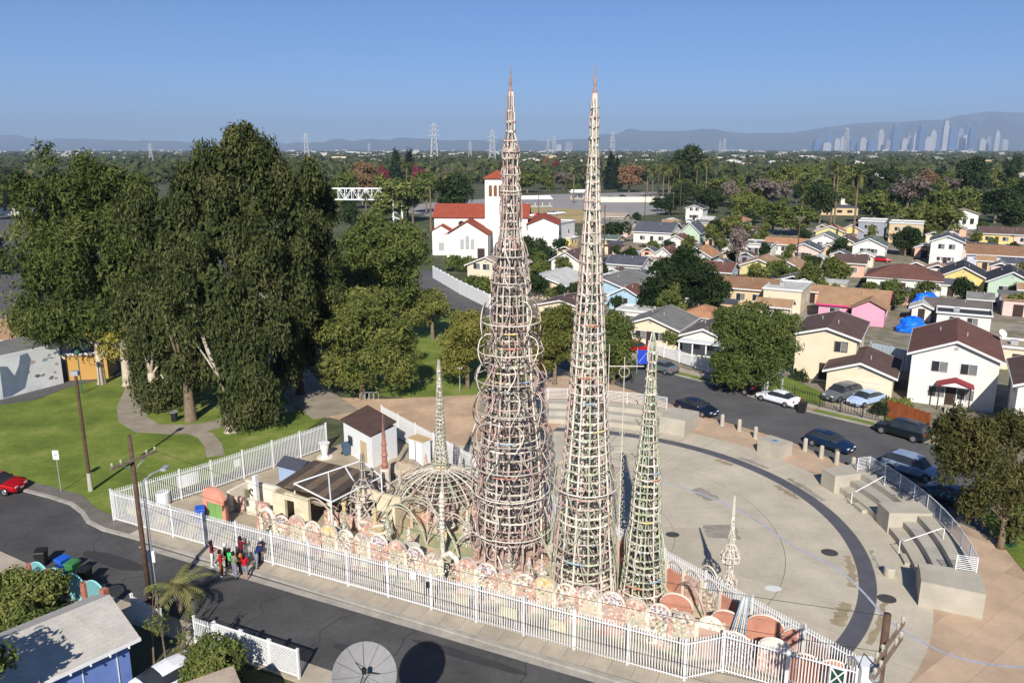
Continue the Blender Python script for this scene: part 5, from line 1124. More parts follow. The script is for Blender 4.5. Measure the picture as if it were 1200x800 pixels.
H = [
 ('flat-roofed cream stucco house with pale roof behind the dense hedge tree', (893, 364), 6, 10, 3.6, 'f', 0, 'cream', 'pale'),
 ('low lean-to with tan roof in front of the flat cream house', (886, 374), 4.8, 3.5, 2.4, 's', .8, 'cream', 'tan'),
 ('white bungalow with warm tan gabled roof', (903, 331), 6, 8.5, 2.9, 'g', 1.5, 'white', 'tan'),
 ('lemon bungalow with tan-brown roof beside the white bungalow', (866, 326), 7.5, 9, 2.8, 'g', 1.4, 'lemon', 'tan'),
 ('tan house whose brown roof is matted with dry vines', (830, 354), 11, 7.5, 3.0, 's', 1.3, 'tan', 'vines'),
 ('peach house with dark brown roof', (976, 323), 6, 7, 3.0, 's', 1.3, 'peach', 'brown'),
 ('long white house with red-brown hipped roof', (1014, 341), 12.5, 9, 3.0, 'h', 1.9, 'white', 'redbrown'),
 ('bright yellow bungalow with charcoal gabled roof', (1101, 340), 7.2, 11, 2.9, 'g', 1.8, 'yellow', 'dark'),
 ('mint green bungalow with charcoal gabled roof', (1156, 347), 7.2, 11, 2.9, 'g', 1.8, 'mint', 'dark'),
 ('low grey-roofed outbuilding in front of the yellow bungalow', (1083, 376), 8.5, 7, 2.3, 's', .9, 'tan', 'greybrown'),
 ('dark flat-roofed outbuilding beside the blue tarpaulins', (1096, 385), 7, 5, 2.3, 'f', 0, 'white', 'dark'),
 ('tiny white shed with twin windows between the tarpaulins', (1067, 376), 2.7, 3, 2.3, 'g', .6, 'white', 'pale'),
 ('white two-storey house with slate gable and front porch', (1088, 309), 6.6, 9, 5.4, 'g', 1.3, 'white', 'slate'),
 ('long pale lavender house with rust-brown roof', (1132, 312), 14, 8, 3.0, 's', 1.7, 'lavender', 'vines'),
 ('small yellow house with brown roof below the far wood', (1147, 285), 8.5, 7, 3.0, 's', 1.5, 'yellow', 'brown'),
 ('blush house with brown roof at the far end of that row', (1187, 287), 9, 8, 3.0, 's', 1.5, 'blush', 'brown'),
 ('two-storey grey apartment block with flat pale roof', (1004, 282), 7, 10, 5.6, 'f', 0, 'grey', 'pale'),
 ('two-storey cream apartment block with flat pale roof', (1040, 285), 8.5, 10, 5.6, 'f', 0, 'tan', 'pale'),
 ('white gabled house with grey-green roof', (998, 300), 7.5, 8, 2.9, 'g', 1.7, 'white', 'green'),
 ('cream gabled house with dark brown roof beside the grey-green one', (974, 297), 5.8, 9, 2.8, 'g', 1.5, 'cream', 'brown'),
 ('small beige gabled outbuilding', (957, 303), 5, 6, 2.4, 'g', 1.2, 'tan', 'beige'),
 ('blush gabled house with slate roof', (922, 305), 7.2, 7, 2.8, 'g', 1.5, 'blush', 'slate'),
 ('white gabled house with green roof', (950, 292), 6.5, 8, 2.8, 'g', 1.5, 'white', 'green'),
 ('pale yellow house with light orange roof', (955, 282), 7.5, 7, 3.0, 'g', 1.5, 'lemon', 'orange'),
 ('yellow house with brown gable beside the grey apartments', (984, 281), 6, 8, 3.0, 'g', 1.6, 'yellow', 'redbrown'),
 ('white house with wide orange roof', (896, 297), 9.5, 6, 2.7, 's', 1.2, 'white', 'orange'),
 ('low white building with flat grey roof', (868, 299), 7.5, 9, 2.8, 'f', 0, 'white', 'grey'),
 ('white house with large slate roof', (742, 284), 11, 11, 3.3, 's', 2.3, 'white', 'slate'),
 ('mint house with steep slate gable', (797, 284), 5.6, 8, 3.1, 'g', 2.6, 'mint', 'slate'),
 ('small white two-storey gabled house below the maroon tree', (803, 258), 6.5, 7, 4.6, 'g', 1.1, 'white', 'dark'),
 ('white house with orange hipped roof near the dry trees', (843, 269), 8.5, 8, 3.2, 'h', 1.6, 'white', 'orange'),
 ('white gabled house streaked with vines and red-brown roof', (775, 296), 7.5, 6, 2.8, 'g', 1.9, 'white', 'redbrown'),
 ('white house with bright orange gabled roof beside the dark tree', (800, 313), 6.2, 8, 2.8, 'g', 1.7, 'white', 'orange'),
 ('pale blue house with red-brown roof', (822, 333), 5.5, 7, 2.8, 's', 1.4, 'blue', 'redbrown'),
 ('white house with slate roof and pillared porch', (711, 324), 7.5, 7, 2.9, 's', 1.3, 'white', 'slate'),
 ('low house with flat salmon roof', (745, 321), 5.5, 7, 2.9, 'f', 0, 'white', 'salmon'),
 ('narrow white gabled house beside the dark round tree', (764, 314), 5, 6, 2.8, 'g', 2.0, 'white', 'redbrown'),
 ('long pale house with broad grey gabled roof', (682, 354), 8, 13, 3.1, 'g', 1.3, 'blue', 'grey'),
 ('small sky blue gabled house with brown roof', (714, 362), 5.4, 5, 2.5, 'g', 1.4, 'blue', 'redbrown'),
 ('low white house with red-brown roof', (748, 375), 5, 6, 2.5, 's', 1.4, 'white', 'redbrown'),
 ('low flat white outbuilding with rooftop dish', (722, 384), 6.5, 4, 2.6, 'f', 0, 'white', 'pale'),
 ('white cottage with orange hipped roof', (798, 389), 4.8, 6, 2.7, 'h', 1.0, 'white', 'orange'),
 ('cream bungalow with grey gabled roof behind the white fence', (730, 402), 7.6, 9, 2.7, 'g', 1.35, 'cream', 'grey'),
 ('white cottage with grey-brown roof and columned porch', (799, 415), 5.4, 8, 2.7, 'g', 1.0, 'white', 'greybrown'),
 ('white house with steep brown gable between the two tall towers', (646, 320), 6.8, 8, 3.0, 'g', 1.9, 'white', 'brown'),
 ('tall plain white block beside the church', (611, 291), 9.5, 14, 6.6, 'f', 0, 'white', 'pale'),
 ('cream building with pale sloping roof behind the tallest tower', (604, 347), 10, 11, 2.8, 'g', 1.4, 'cream', 'pale'),
 ('low brown-roofed cottage behind the street trees', (630, 374), 8, 8, 2.4, 'g', 1.0, 'cream', 'brown'),
 ('small bright yellow flat-roofed hut', (649, 289), 5, 5, 2.3, 'f', 0, 'yellow', 'pale'),
 ('low white workshop with a yellow end and green roof', (690, 289), 8, 6, 2.4, 's', .8, 'lemon', 'green'),
 ('long low grey-roofed building by the station lot', (688, 273), 14, 8, 3.0, 's', 1.4, 'cream', 'grey'),
 ('tan cottage with low roof among the lots', (700, 262), 10, 6, 2.8, 's', 1.0, 'tan', 'beige'),
 ('white two-storey house with brown roof behind the spreading tree by the curved railing', (1184, 512), 8, 10, 5.2, 'g', 1.5, 'white', 'brown'),
 ('small flat-roofed cream outbuilding beside the white two-storey house', (1170, 432), 3.4, 5, 2.6, 'f', 0, 'cream', 'beige'),
 ('cream hall with beige gabled roof in front of the church', (548, 336), 8.5, 10, 4.4, 'g', 1.7, 'cream', 'beige'),
]
for k, (lab, q, w, d, h, rk, rise, wc, rc) in enumerate(H):
    two = h > 4.2
    house(lab, q, w, d, h, rk, rise, wc, rc, 2 if two else 1, nwin=2 if w < 8 else 3, door=(k % 3 != 1), trim=None)
# porches seen in the photo
for (q, w, lab) in (((1088, 311), 6.6, 'white flat porch roof on posts of the slate-gabled house'), ((799, 417), 5.2, 'white columned porch in front of the small cottage'), ((1132, 314), 7.5, 'long white carport roof in front of the lavender house'), ((712, 326), 5.2, 'white pillared porch of the slate-roofed house')):
    x, y = gp(*q); t = thing('porch', lab, 'porch', (x - N2.x * 1.9, y - N2.y * 1.9, 0), AH)
    MB().box(-.2, w + .2, -.2, 1.7, 2.35, 2.5).build('roof', M_white, t)
    for k in range(4): MB().box(k * w / 3 - .08, k * w / 3 + .08, 0, .16, 0, 2.35).build('column', M_white, t)
SH_LAB = {'grey': 'low grey-roofed backyard shed tucked between the small houses', 'brown': 'low brown-roofed backyard shed tucked between the small houses', 'tan': 'low tan-roofed backyard shed tucked between the small houses', 'pale': 'low pale-roofed carport tucked between the small houses', 'slate': 'low slate-roofed backyard shed tucked between the small houses'}
rds = random.Random(41); OCC = [(o_.location.x + 3.5, o_.location.y + 2.5, 6.2) for o_ in col.objects if o_.parent is None and o_.get('category') in ('house', 'garage', 'church')]
GAPS = []
def gap_spot(x0, x1, y0, y1, r):
    for _ in range(40):
        x, y = gp(rds.uniform(x0, x1), rds.uniform(y0, y1))
        if all((x + 1.5 - a_) ** 2 + (y + 1 - b_) ** 2 > (c_ + r) ** 2 for a_, b_, c_ in OCC): OCC.append((x + 1.5, y + 1, r)); return (x, y)
for k in range(70):
    p_ = gap_spot(*((745, 1220, 275, 372) if k % 3 else (640, 860, 262, 350)), 2.1)
    if not p_: continue
    rc_ = ['grey', 'brown', 'tan', 'pale', 'slate'][k % 5]; w_, d_, h_ = rds.uniform(3, 5), rds.uniform(3, 4.5), rds.uniform(2.1, 2.6); t = thing('backyard_shed', SH_LAB[rc_], 'shed', (*p_, 0), AH, rc_ + ' sheds between the houses')
    MB().box(0, w_, 0, d_, 0, h_).build('wall', wallm(['white', 'cream', 'tan', 'white', 'blush', 'grey', 'peach'][k % 7]), t)
    if k % 4: roof(t, 'g' if k % 2 else 's', w_, d_, h_, .8, roofm(rc_), .3)
    else: MB().box(-.25, w_ + .25, -.25, d_ + .25, h_, h_ + .15).build('roof', roofm(rc_), t)
    MB().box(w_ * .3, w_ * .6, -.04, 0, .02, 1.95).build('door', M_door, t)
for k in range(34):
    p_ = gap_spot(*((745, 1220, 280, 372) if k % 3 else (640, 860, 262, 350)), 1.7)
    if p_: cn, c_ = [('white', S(236, 238, 240)), ('grey', S(112, 122, 126)), ('charcoal', S(34, 38, 44)), ('red', S(190, 20, 28)), ('navy', S(24, 38, 60))][k % 5]; car(['sedan', 'suv', 'pickup', 'hatch'][k % 4], {'white': 'white', 'grey': 'grey', 'charcoal': 'charcoal', 'red': 'red', 'navy': 'navy'}[cn] + ' vehicle parked in a yard among the small houses', None, AH + (1.57 if k % 2 else 0), cn, c_, at=p_, z=.01, group=cn + ' vehicles in the yards')
# ---- left edge: school-like building, mural block
house('long low building with tan-brown roof beyond the lawn', (-60, 425), 15.5, 9, 3.0, 's', 1.6, 'cream', 'tan', ang=.05, nwin=6)
house('white gabled wing beside the long tan-roofed building', (62, 415), 4.6, 8, 2.9, 'g', 1.4, 'white', 'tan', ang=.05, door=False)
a, c = Vector(gp(-40, 479)), Vector(gp(75, 449)); dl = (c - a); an = math.atan2(dl.y, dl.x)
t = thing('mural_block', 'white flat-roofed block with a worn grey-blue mural silhouette facing the lawn', 'building', (*a, .03), an); L = dl.length
MB().box(0, L, 0, 7, 0, 4.7).build('wall', mat('mural_white', S(226, 226, 226), .85, .14, .5, fine=.14), t); MB().box(.2, L - .2, .2, 6.8, 4.7, 4.75).build('roof', roofm('grey'), t)
Mmu = mat('mural_grey', S(112, 124, 140), .85, .15, .8, fine=.1)
x0 = L * .36
MB().face_prism([(x0, -.02, .1), (x0 + .9, -.02, .1), (x0 + 2.4, -.02, .6), (x0 + 3.0, -.02, 2.2), (x0 + 3.5, -.02, 3.6), (x0 + 3.2, -.02, 4.4), (x0 + 2.4, -.02, 4.3), (x0 + 2.1, -.02, 3.2), (x0 + 1.5, -.02, 2.2), (x0 + .9, -.02, 3.4), (x0 + .1, -.02, 3.6)][::-1], (0, .015, 0)).build('mural_shape', Mmu, t)
MB().face_prism([(x0 - 4, -.02, .1), (x0 - 2, -.02, .1), (x0 - 1.6, -.02, 3), (x0 - 3, -.02, 4.2), (x0 - 4, -.02, 3)][::-1], (0, .015, 0)).build('mural_shape', Mmu, t)
rdm = random.Random(5)
for k in range(14): xx, zz, r = rdm.uniform(L * .62, L - .5), rdm.uniform(.4, 4.2), rdm.uniform(.12, .4); MB().face_prism([(xx + r * math.cos(q) * rdm.uniform(.6, 1.4), -.018, zz + .6 * r * math.sin(q)) for q in np.linspace(0, 5.6, 7)][::-1], (0, .015, 0)).build('mural_patch', mat('mural_patch%d' % (k % 3), [S(150, 160, 172), S(196, 160, 150), S(120, 116, 120)][k % 3], .85, .2), t)
house('low ochre-walled outbuilding beside the mural block', (80, 446), 4.4, 4, 2.9, 'f', 0, 'ochre', 'orange', ang=.2, win=False, cat='building', name='outbuilding')
# ---- church
t = thing('church', 'white mission-style church with red tile roofs and a square bell tower', 'church', (*gp(507, 299), 0), -.06)
wm, rm = mat('church_white', S(228, 224, 214), .85, .05, .4), mat('red_tile_roof', ROOFC['tile'], .85, .15, .8, fine=.2)
def cbox(n, *a): return MB().box(*a).build(n, wm, t)
def croof(x0, x1, y0, y1, h, rise, ax, ov=.5):
    if ax == 'x':
        ym = (y0 + y1) / 2
        MB().face_prism([(x0 - ov, y0 - ov, h), (x1 + ov, y0 - ov, h), (x1 + ov, ym, h + rise), (x0 - ov, ym, h + rise)], (0, 0, .2)).build('roof_slope', rm, t); MB().face_prism([(x0 - ov, ym, h + rise), (x1 + ov, ym, h + rise), (x1 + ov, y1 + ov, h), (x0 - ov, y1 + ov, h)], (0, 0, .2)).build('roof_slope', rm, t)
        for x in (x0, x1 - .2): MB().face_prism([(x, y0, h), (x, y1, h), (x, ym, h + rise)], (.2, 0, 0)).build('gable', wm, t)
    else:
        xm = (x0 + x1) / 2
        MB().face_prism([(x0 - ov, y0 - ov, h), (xm, y0 - ov, h + rise), (xm, y1 + ov, h + rise), (x0 - ov, y1 + ov, h)][::-1], (0, 0, .2)).build('roof_slope', rm, t); MB().face_prism([(xm, y0 - ov, h + rise), (x1 + ov, y0 - ov, h), (x1 + ov, y1 + ov, h), (xm, y1 + ov, h + rise)][::-1], (0, 0, .2)).build('roof_slope', rm, t)
        for y in (y0, y1 - .2): MB().face_prism([(x0, y, h), (xm, y, h + rise), (x1, y, h)], (0, .2, 0)).build('gable', wm, t)
cbox('nave', 0, 24, 4, 15, 0, 9.2); croof(0, 24, 4, 15, 9.2, 3.0, 'x')
cbox('porch_wing', 0, 4.6, 0, 4, 0, 6.0); croof(0, 4.6, 0, 3.9, 6.0, 1.5, 'y', .3)
cbox('front_wing', 4.4, 14.6, -5, 4, 0, 5.6); croof(4.4, 14.6, -5, 3.9, 5.6, 3.4, 'y')
cbox('tower', 13.2, 19.2, 3.0, 9.0, 0, 19.0)
bx_, by_ = 16.2, 6.0
for k in range(4):
    c = [(-.7, -.7), (.7, -.7), (.7, .7), (-.7, .7)]; p0, p1 = c[k], c[(k + 1) % 4]
    MB().face_prism([(bx_ + p0[0] * 5, by_ + p0[1] * 5, 19.0), (bx_ + p1[0] * 5, by_ + p1[1] * 5, 19.0), (bx_, by_, 21.0)], (0, 0, .15)).build('tower_roof_slope', rm, t)
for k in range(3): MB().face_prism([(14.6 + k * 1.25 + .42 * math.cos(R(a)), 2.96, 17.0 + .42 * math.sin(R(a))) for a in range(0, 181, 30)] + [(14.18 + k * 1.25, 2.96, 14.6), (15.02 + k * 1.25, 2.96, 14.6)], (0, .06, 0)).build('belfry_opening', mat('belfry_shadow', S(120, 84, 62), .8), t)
for k, (x, hh) in enumerate(((8.2, 2.4), (9.5, 3.2), (10.8, 2.4))): MB().box(x - .45, x + .45, -5.06, -5.0, 2.2, 2.2 + hh).build('window', mat('church_glass', S(170, 170, 168), .3, .1), t)
MB().box(1.6, 3.0, -.06, 0, 1.2, 3.2).build('window', MATS['church_glass'], t); MB().box(12.0, 13.8, -5.06, -5.0, 0, 2.4).build('door', M_door, t); MB().face_prism([(7 + .8 * math.cos(R(a)), 3.94, 7.6 + .8 * math.sin(R(a))) for a in range(0, 360, 30)], (0, .06, 0)).build('round_window', M_glass, t)
cbox('side_wing', 24.1, 32, 2, 16, 0, 7.6); croof(24.2, 32, 2, 15.9, 7.6, 1.8, 'y')
# ---- fences and walls of the far lots
fence('picket_fence', 'low white picket fence along the far sidewalk before the cottages', [gp(760, 414), gp(815, 432), gp(898, 463)], 1.5, .2, 2.6, .1, .07, pw=.16)
fence('lane_fence', 'white board fence along the dark lane below the church', [gp(508, 326), gp(540, 345), gp(574, 362)], 2.4, .42, 3.0, .02, .36, pw=.3, spikes=False)
Mwf = mat('redwood', S(150, 84, 48), .8, .2, 2, objvar=.12)
a, c = Vector(gp(1038, 489)), Vector(gp(1090, 507)); t = thing('wood_fence', 'reddish upright-board wooden fence before the white two-storey house', 'fence', (*a, .1), math.atan2((c - a).y, (c - a).x)); L = (c - a).length
for k in range(int(L / .2)): MB().box(k * .2 + .01, k * .2 + .19, -.02, .02, .05, 1.75 + .04 * (k % 3)).build('board', Mwf, t)
MB().box(0, L, .02, .08, .4, .5).build('rail', Mwf, t); MB().box(0, L, .02, .08, 1.3, 1.4).build('rail', Mwf, t)
fence('iron_fence', 'thin black iron fence round the lawn of the cream house', [gp(902, 462), gp(960, 478), gp(1036, 497)], 1.4, .3, 2.5, .12, .03, M_black, .07)
fence('driveway_fence', 'tall pale grey sheet fence behind the garage', [gp(1018, 425), gp(1066, 437)], 2.6, .5, 2.4, .02, .44, mat('sheet_grey', S(176, 188, 200), .6, .1), .12, False)
struct('cream_house_lawn', px([(898, 462), (962, 478), (966, 462), (928, 444), (905, 440)]), .1, M_lawn); struct('driveway', px([(966, 478), (1032, 496), (1040, 478), (967, 459)]), .09, M_slabyard); struct('front_garden', px([(1034, 496), (1060, 503), (1064, 475), (1040, 478)]), .1, M_lawn)
struct('block_paving', px([(640, 400), (745, 420), (900, 462), (1040, 497), (1300, 590), (1500, 560), (1300, 272), (960, 268), (760, 262), (700, 268), (600, 310)]), .006, ramp_mat('lot_mix', [(.3, S(120, 112, 102)), (.42, S(156, 146, 132)), (.5, S(112, 110, 84)), (.56, S(140, 130, 116)), (.72, S(104, 100, 96))], .09, rand=.65, detail=8))
# ------------------------------------------------------------------ near houses at the bottom left
t = thing('near_house', 'near blue-walled house with pale grey shingle roof', 'house', (-18.3, 34.7, 0), math.atan2(-.77, -.64))
Mpr = mat('pale_shingle', S(186, 180, 170), .92, .14, .9, fine=.2, bump=.4, bscale=8); Mbw = mat('blue_siding', S(104, 128, 186), .8, .12, 1.2)
MB().box(.4, 14, -2.7 - 1.6, -.5, 0, 2.75).build('wall', Mbw, t)
nrow = 11
for k in range(nrow):                      # overlapping shingle courses
    f0, f1 = k / nrow, (k + 1) / nrow; y0, y1 = -3.0 * f0, -3.0 * f1
    MB().face_prism([(0, y0, 2.8 + 1.2 * f0 + .03), (14, y0, 2.8 + 1.2 * f0 + .03), (14, y1, 2.8 + 1.2 * f1), (0, y1, 2.8 + 1.2 * f1)], (0, 0, .05)).build('shingle_course', Mpr, t)
MB().face_prism([(0, -3.0, 4.0), (14, -3.0, 4.0), (14, -5.2, 3.1), (0, -5.2, 3.1)], (0, 0, .06)).build('roof_slope', Mpr, t)
MB().face_prism([(.42, -.5, 2.7), (.42, -4.3, 2.7), (.42, -3.0, 3.85)], (.1, 0, 0)).build('gable', Mbw, t)
MB().box(-.02, 14, -.05, .03, 2.68, 2.86).build('gutter', M_white, t)
for k in range(9): MB().lathe([(.02, 0), (.05, .04), (.05, .1), (.02, .14)], 8, (.6 + k * .9, .08, 2.58)).build('string_lamp', M_white, t)
for k in range(6): MB().box(1.0 + k * 1.6, 1.04 + k * 1.6, -.5, -.46, .1, 2.6).build('batten', M_white, t)
t = thing('near_roof', 'corner of a low tan roof beside the near hedge', 'roof', (-15.0, 26.3, 0), .6); MB().face_prism([(0, 0, 2.6), (5, 0, 2.6), (5, 3.2, 3.3), (0, 3.2, 3.3)], (0, 0, .1)).build('roof_slope', roofm('beige'), t); MB().box(.2, 4.8, .2, 3.0, 0, 2.6).build('wall', wallm('tan'), t)
Mturq = mat('turquoise_paint', S(140, 206, 206), .6, .1)
tf = thing('turquoise_fence', 'turquoise wrought fence with wavy top and brick piers by the near house', 'fence', (*sn(-45.8, 27.3), .12), math.atan2(U.y, U.x))
Lf = 6.6; nb = 4
for k in range(nb + 1): MB().box(k * Lf / nb - .18, k * Lf / nb + .18, -.18, .18, 0, 1.35).build('pier', mat('brick_pier', S(170, 110, 92), .9, .2, 4), tf)
for k in range(int(Lf / .11)):
    xx = k * .11; f = (xx % (Lf / nb)) / (Lf / nb); hh = 1.25 + .4 * math.sin(math.pi * f)
    if .12 < f < .9: MB().box(xx - .02, xx + .02, -.02, .02, .15, hh).build('bar', Mturq, tf)
for k in range(nb):
    MB().tube([(k * Lf / nb + Lf / nb * f, 0, 1.25 + .4 * math.sin(math.pi * f)) for f in np.linspace(.1, .9, 9)], .05, 5).build('top_rail', Mturq, tf); MB().bar((k * Lf / nb + .18, 0, .3), ((k + 1) * Lf / nb - .18, 0, .3), .05, .06).build('rail', Mturq, tf); MB().box(k * Lf / nb + .2, (k + 1) * Lf / nb - .2, -.06, .06, 0, .24).build('plinth', Mturq, tf)
fence('near_fence', 'short white lattice fence with red flowers by the carport', [sn(-36.9, 27.3), sn(-34.2, 26.9)], 1.5, .16, 2.6, .1, .05, pw=.12)
fence('near_gate', 'white diamond-pattern gate fence beside the dish', [sn(-32.0, 27.2), sn(-30.6, 27.2)], 1.5, .12, 1.4, .1, .04, pw=.1)
t = thing('lattice_gate', 'white diamond lattice gate panels along the near pavement', 'gate', (*sn(-30.5, 27.2), .1), math.atan2(U.y, U.x))
for k in range(3):
    x0 = k * 1.9
    for xx in (x0, x0 + 1.8): MB().box(xx - .06, xx + .06, -.06, .06, 0, 1.75).build('post', M_white, t)
    MB().bar((x0, 0, 1.6), (x0 + 1.8, 0, 1.6), .06).build('rail', M_white, t); MB().bar((x0, 0, .15), (x0 + 1.8, 0, .15), .06).build('rail', M_white, t)
    for j in range(-9, 13):
        for s in (1, -1):
            xa, xb, za, zb_ = x0 + j * .15, x0 + j * .15 + 1.4, (.15 if s > 0 else 1.6), (1.6 if s > 0 else .15)
            a_, b_ = max(xa, x0), min(xb, x0 + 1.8)
            if b_ - a_ < .1: continue
            f = lambda x: za + (zb_ - za) * (x - xa) / (xb - xa)
            MB().bar((a_, .02 * s, f(a_)), (b_, .02 * s, f(b_)), .03).build('lattice_bar', M_white, t)
tag(heap('flower_pot', 'orange and blue plants heaped beside the lamp post', sn(-36.5, 28.0), .5, .4, .5, mat('orange_pot', S(220, 140, 60), .8, .3, 3), 4, 'plants'))
# ------------------------------------------------------------------ foliage
L_big = leaf_mat('leaves_ficus', [(.0, S(42, 50, 26)), (.35, S(64, 74, 36)), (.7, S(90, 98, 48)), (1, S(120, 108, 66))])
L_left = leaf_mat('leaves_gum', [(.0, S(52, 62, 26)), (.35, S(78, 92, 36)), (.7, S(106, 116, 48)), (1, S(130, 126, 60))])
L_mid = leaf_mat('leaves_mid', [(.0, S(60, 76, 28)), (.4, S(92, 108, 42)), (.75, S(122, 130, 56)), (1, S(146, 140, 66))])
L_olive = leaf_mat('leaves_olive', [(.0, S(64, 76, 28)), (.4, S(96, 108, 40)), (.75, S(124, 130, 54)), (1, S(142, 126, 62))])
L_yel = leaf_mat('leaves_yellow', [(.0, S(120, 120, 36)), (.5, S(168, 158, 46)), (1, S(196, 178, 60))])
L_ygrn = leaf_mat('leaves_yellowgreen', [(.0, S(70, 78, 26)), (.4, S(104, 110, 38)), (.8, S(132, 130, 48)), (1, S(142, 126, 56))])
L_dark = leaf_mat('leaves_dark', [(.0, S(34, 50, 28)), (.5, S(52, 72, 36)), (1, S(78, 94, 48))])
L_conif = leaf_mat('leaves_conifer', [(.0, S(28, 44, 32)), (.5, S(42, 62, 42)), (1, S(62, 80, 52))])
L_aut = leaf_mat('leaves_autumn', [(.0, S(104, 82, 50)), (.5, S(136, 106, 66)), (1, S(156, 126, 80))])
L_red = leaf_mat('leaves_red', [(.0, S(92, 34, 38)), (.5, S(132, 46, 50)), (1, S(146, 66, 58))])
L_bare = leaf_mat('twigs_bare', [(.0, S(104, 92, 84)), (.5, S(132, 116, 106)), (1, S(150, 132, 118))])
L_palm = leaf_mat('fronds', [(.0, S(78, 88, 40)), (.5, S(112, 118, 58)), (1, S(144, 138, 80))])
M_bark = mat('bark', S(120, 104, 84), .95, .3, 2, fine=.3); M_barkw = mat('pale_bark', S(182, 168, 148), .9, .25, 1.2, fine=.2); M_barkd = mat('dark_bark', S(74, 60, 48), .95, .3, 2)

def leaf_cloud(name, blobs, n, size, m, seed, droop=0.0, per=5, aspect=.5, shell=(.68, 1.05), lowcut=-.75):
    r = np.random.default_rng(seed); B = np.array(blobs, float)
    wgt = (B[:, 3] * B[:, 5]) ; wgt /= wgt.sum(); nc = max(1, n // per)
    bi = r.choice(len(B), nc, p=wgt); d = r.normal(size=(nc, 3)); d /= np.linalg.norm(d, axis=1)[:, None]
    d[:, 2] = np.where(d[:, 2] < lowcut, -d[:, 2], d[:, 2])
    f = r.uniform(*shell, nc)[:, None]
    c = B[bi, :3] + d * f * B[bi, 3:6]
    idx = np.repeat(np.arange(nc), per); k = len(idx)
    sz = size * r.uniform(.6, 1.35, k)[:, None]
    p = c[idx] + r.normal(size=(k, 3)) * size * .75; dd = d[idx]
    if droop: p[:, 2] -= np.abs(r.normal(size=k)) * size * 2.2 * droop
    nrm = dd + r.normal(size=(k, 3)) * .75; nrm[:, 2] += .25; nrm /= np.linalg.norm(nrm, axis=1)[:, None]
    ax = r.normal(size=(k, 3)); ax[:, 2] -= droop * 2.2
    a = ax - nrm * (ax * nrm).sum(1)[:, None]; a /= np.linalg.norm(a, axis=1)[:, None] + 1e-9; b_ = np.cross(nrm, a)
    a *= sz; b_ *= sz * aspect
    v = np.stack([p - a, p - b_ * .9 + a * .1, p + a, p + b_ * .9 + a * .1], 1).reshape(-1, 3)
    return np_mesh(name, v, np.arange(4 * k).reshape(-1, 4), m)
def sub_blobs(env, n, rmin, rmax, seed, flat=.8, surf=(.55, 1.0)):
    r = random.Random(seed); out = []; tot = [e[3] * e[5] for e in env]
    for k in range(n):
        e = r.choices(env, tot)[0]
        while True:
            d = Vector((r.gauss(0, 1), r.gauss(0, 1), r.gauss(0, 1)))
            if d.length > .1: break
        d.normalize(); f = r.uniform(*surf); q = r.uniform(rmin, rmax)
        out.append((e[0] + d.x * f * max(e[3] - q * .5, .1), e[1] + d.y * f * max(e[4] - q * .5, .1), e[2] + d.z * f * max(e[5] - q * .5, .1), q, q, q * flat))
    return out
def limbs(t, blobs, h0, r0, m, n, seed, lean=(0, 0)):
    r = random.Random(seed); b = MB()
    top = Vector((lean[0], lean[1], h0))
    b.tube([(0, 0, -.1), (0, 0, .25), (lean[0] * .5, lean[1] * .5, h0 * .5), top], [r0 * 1.7, r0 * 1.15, r0, r0 * .75], 10)
    inner = [q for q in blobs if q[1] > -.3] or list(blobs)
    for q in r.sample(inner, min(n, len(inner))):
        e = top.lerp(Vector(q[:3]), .8); mid = top.lerp(e, .5) + Vector((r.uniform(-.5, .5), r.uniform(-.5, .5), r.uniform(0, .8)))
        b.tube([top - Vector((0, 0, r.uniform(0, h0 * .3))), mid, e], [r0 * .36, r0 * .22, r0 * .06], 6)
    return b.build('trunk', m, t, smooth=True)
def env_px(base, rows):
    """crown masses surveyed in the photo: (px, py, width px, height px, depth factor, depth shift m)"""
    bx0, by0 = gp(*base); out = []
    for (cx_, cy_, w, h, df, ds) in rows:
        D = by0 + ds; z = zat(D, cy_); k = mpp(D, z)
        out.append(((cx_ - 600) * k - bx0, ds, z, w / 2 * k, w / 2 * k * df, h / 2 * k * 1.03))
    return out
def big_tree(name, label, base, rows, m, bark, n, size, nblob, rr, seed, droop=.6, trunk_r=.5, trunk_h=5, nl=9, z=.05, aspect=.34, lean=(0, 0)):
    t = thing(name, label, 'tree', (*gp(*base), z)); env = env_px(base, rows)
    bl = sub_blobs(env, nblob, *rr, seed, 1.0 if droop > .4 else .75)
    core = [(e[0], e[1] + e[4] * .15, e[2] - e[5] * .05, e[3] * .55, e[4] * .55, e[5] * .6) for e in env]
    ob('crown', leaf_cloud('crown', bl, n, size, m, seed, droop, aspect=aspect), t)
    ob('inner_crown', leaf_cloud('inner_crown', core, max(800, n // 6), size * 1.25, m, seed + 1, droop, shell=(.2, .95), aspect=.6), t)
    limbs(t, bl, trunk_h, trunk_r, bark, nl, seed, lean)
    return t
big_tree('gum_tree', 'broad leafy tree with rounded heads beyond the mural block', (150, 452), [(75, 255, 120, 180, .8, 3), (130, 225, 110, 120, .8, 4), (55, 320, 110, 120, .7, 2), (120, 320, 130, 150, .8, 0), (170, 290, 80, 170, .8, 2), (70, 372, 100, 84, .7, 1), (110, 375, 60, 60, .8, -1)], L_left, M_barkw, 46000, .3, 90, (1.2, 2.2), 21, .7, .45, 5)
big_tree('gum_tree', 'tree with paler drooping sprays at the lawn\u2019s far corner', (120, 450), [(60, 300, 100, 110, .8, 6), (40, 370, 60, 80, .8, 6)], L_left, M_barkw, 12000, .3, 40, (1.1, 2.0), 22, .8, .4, 6)
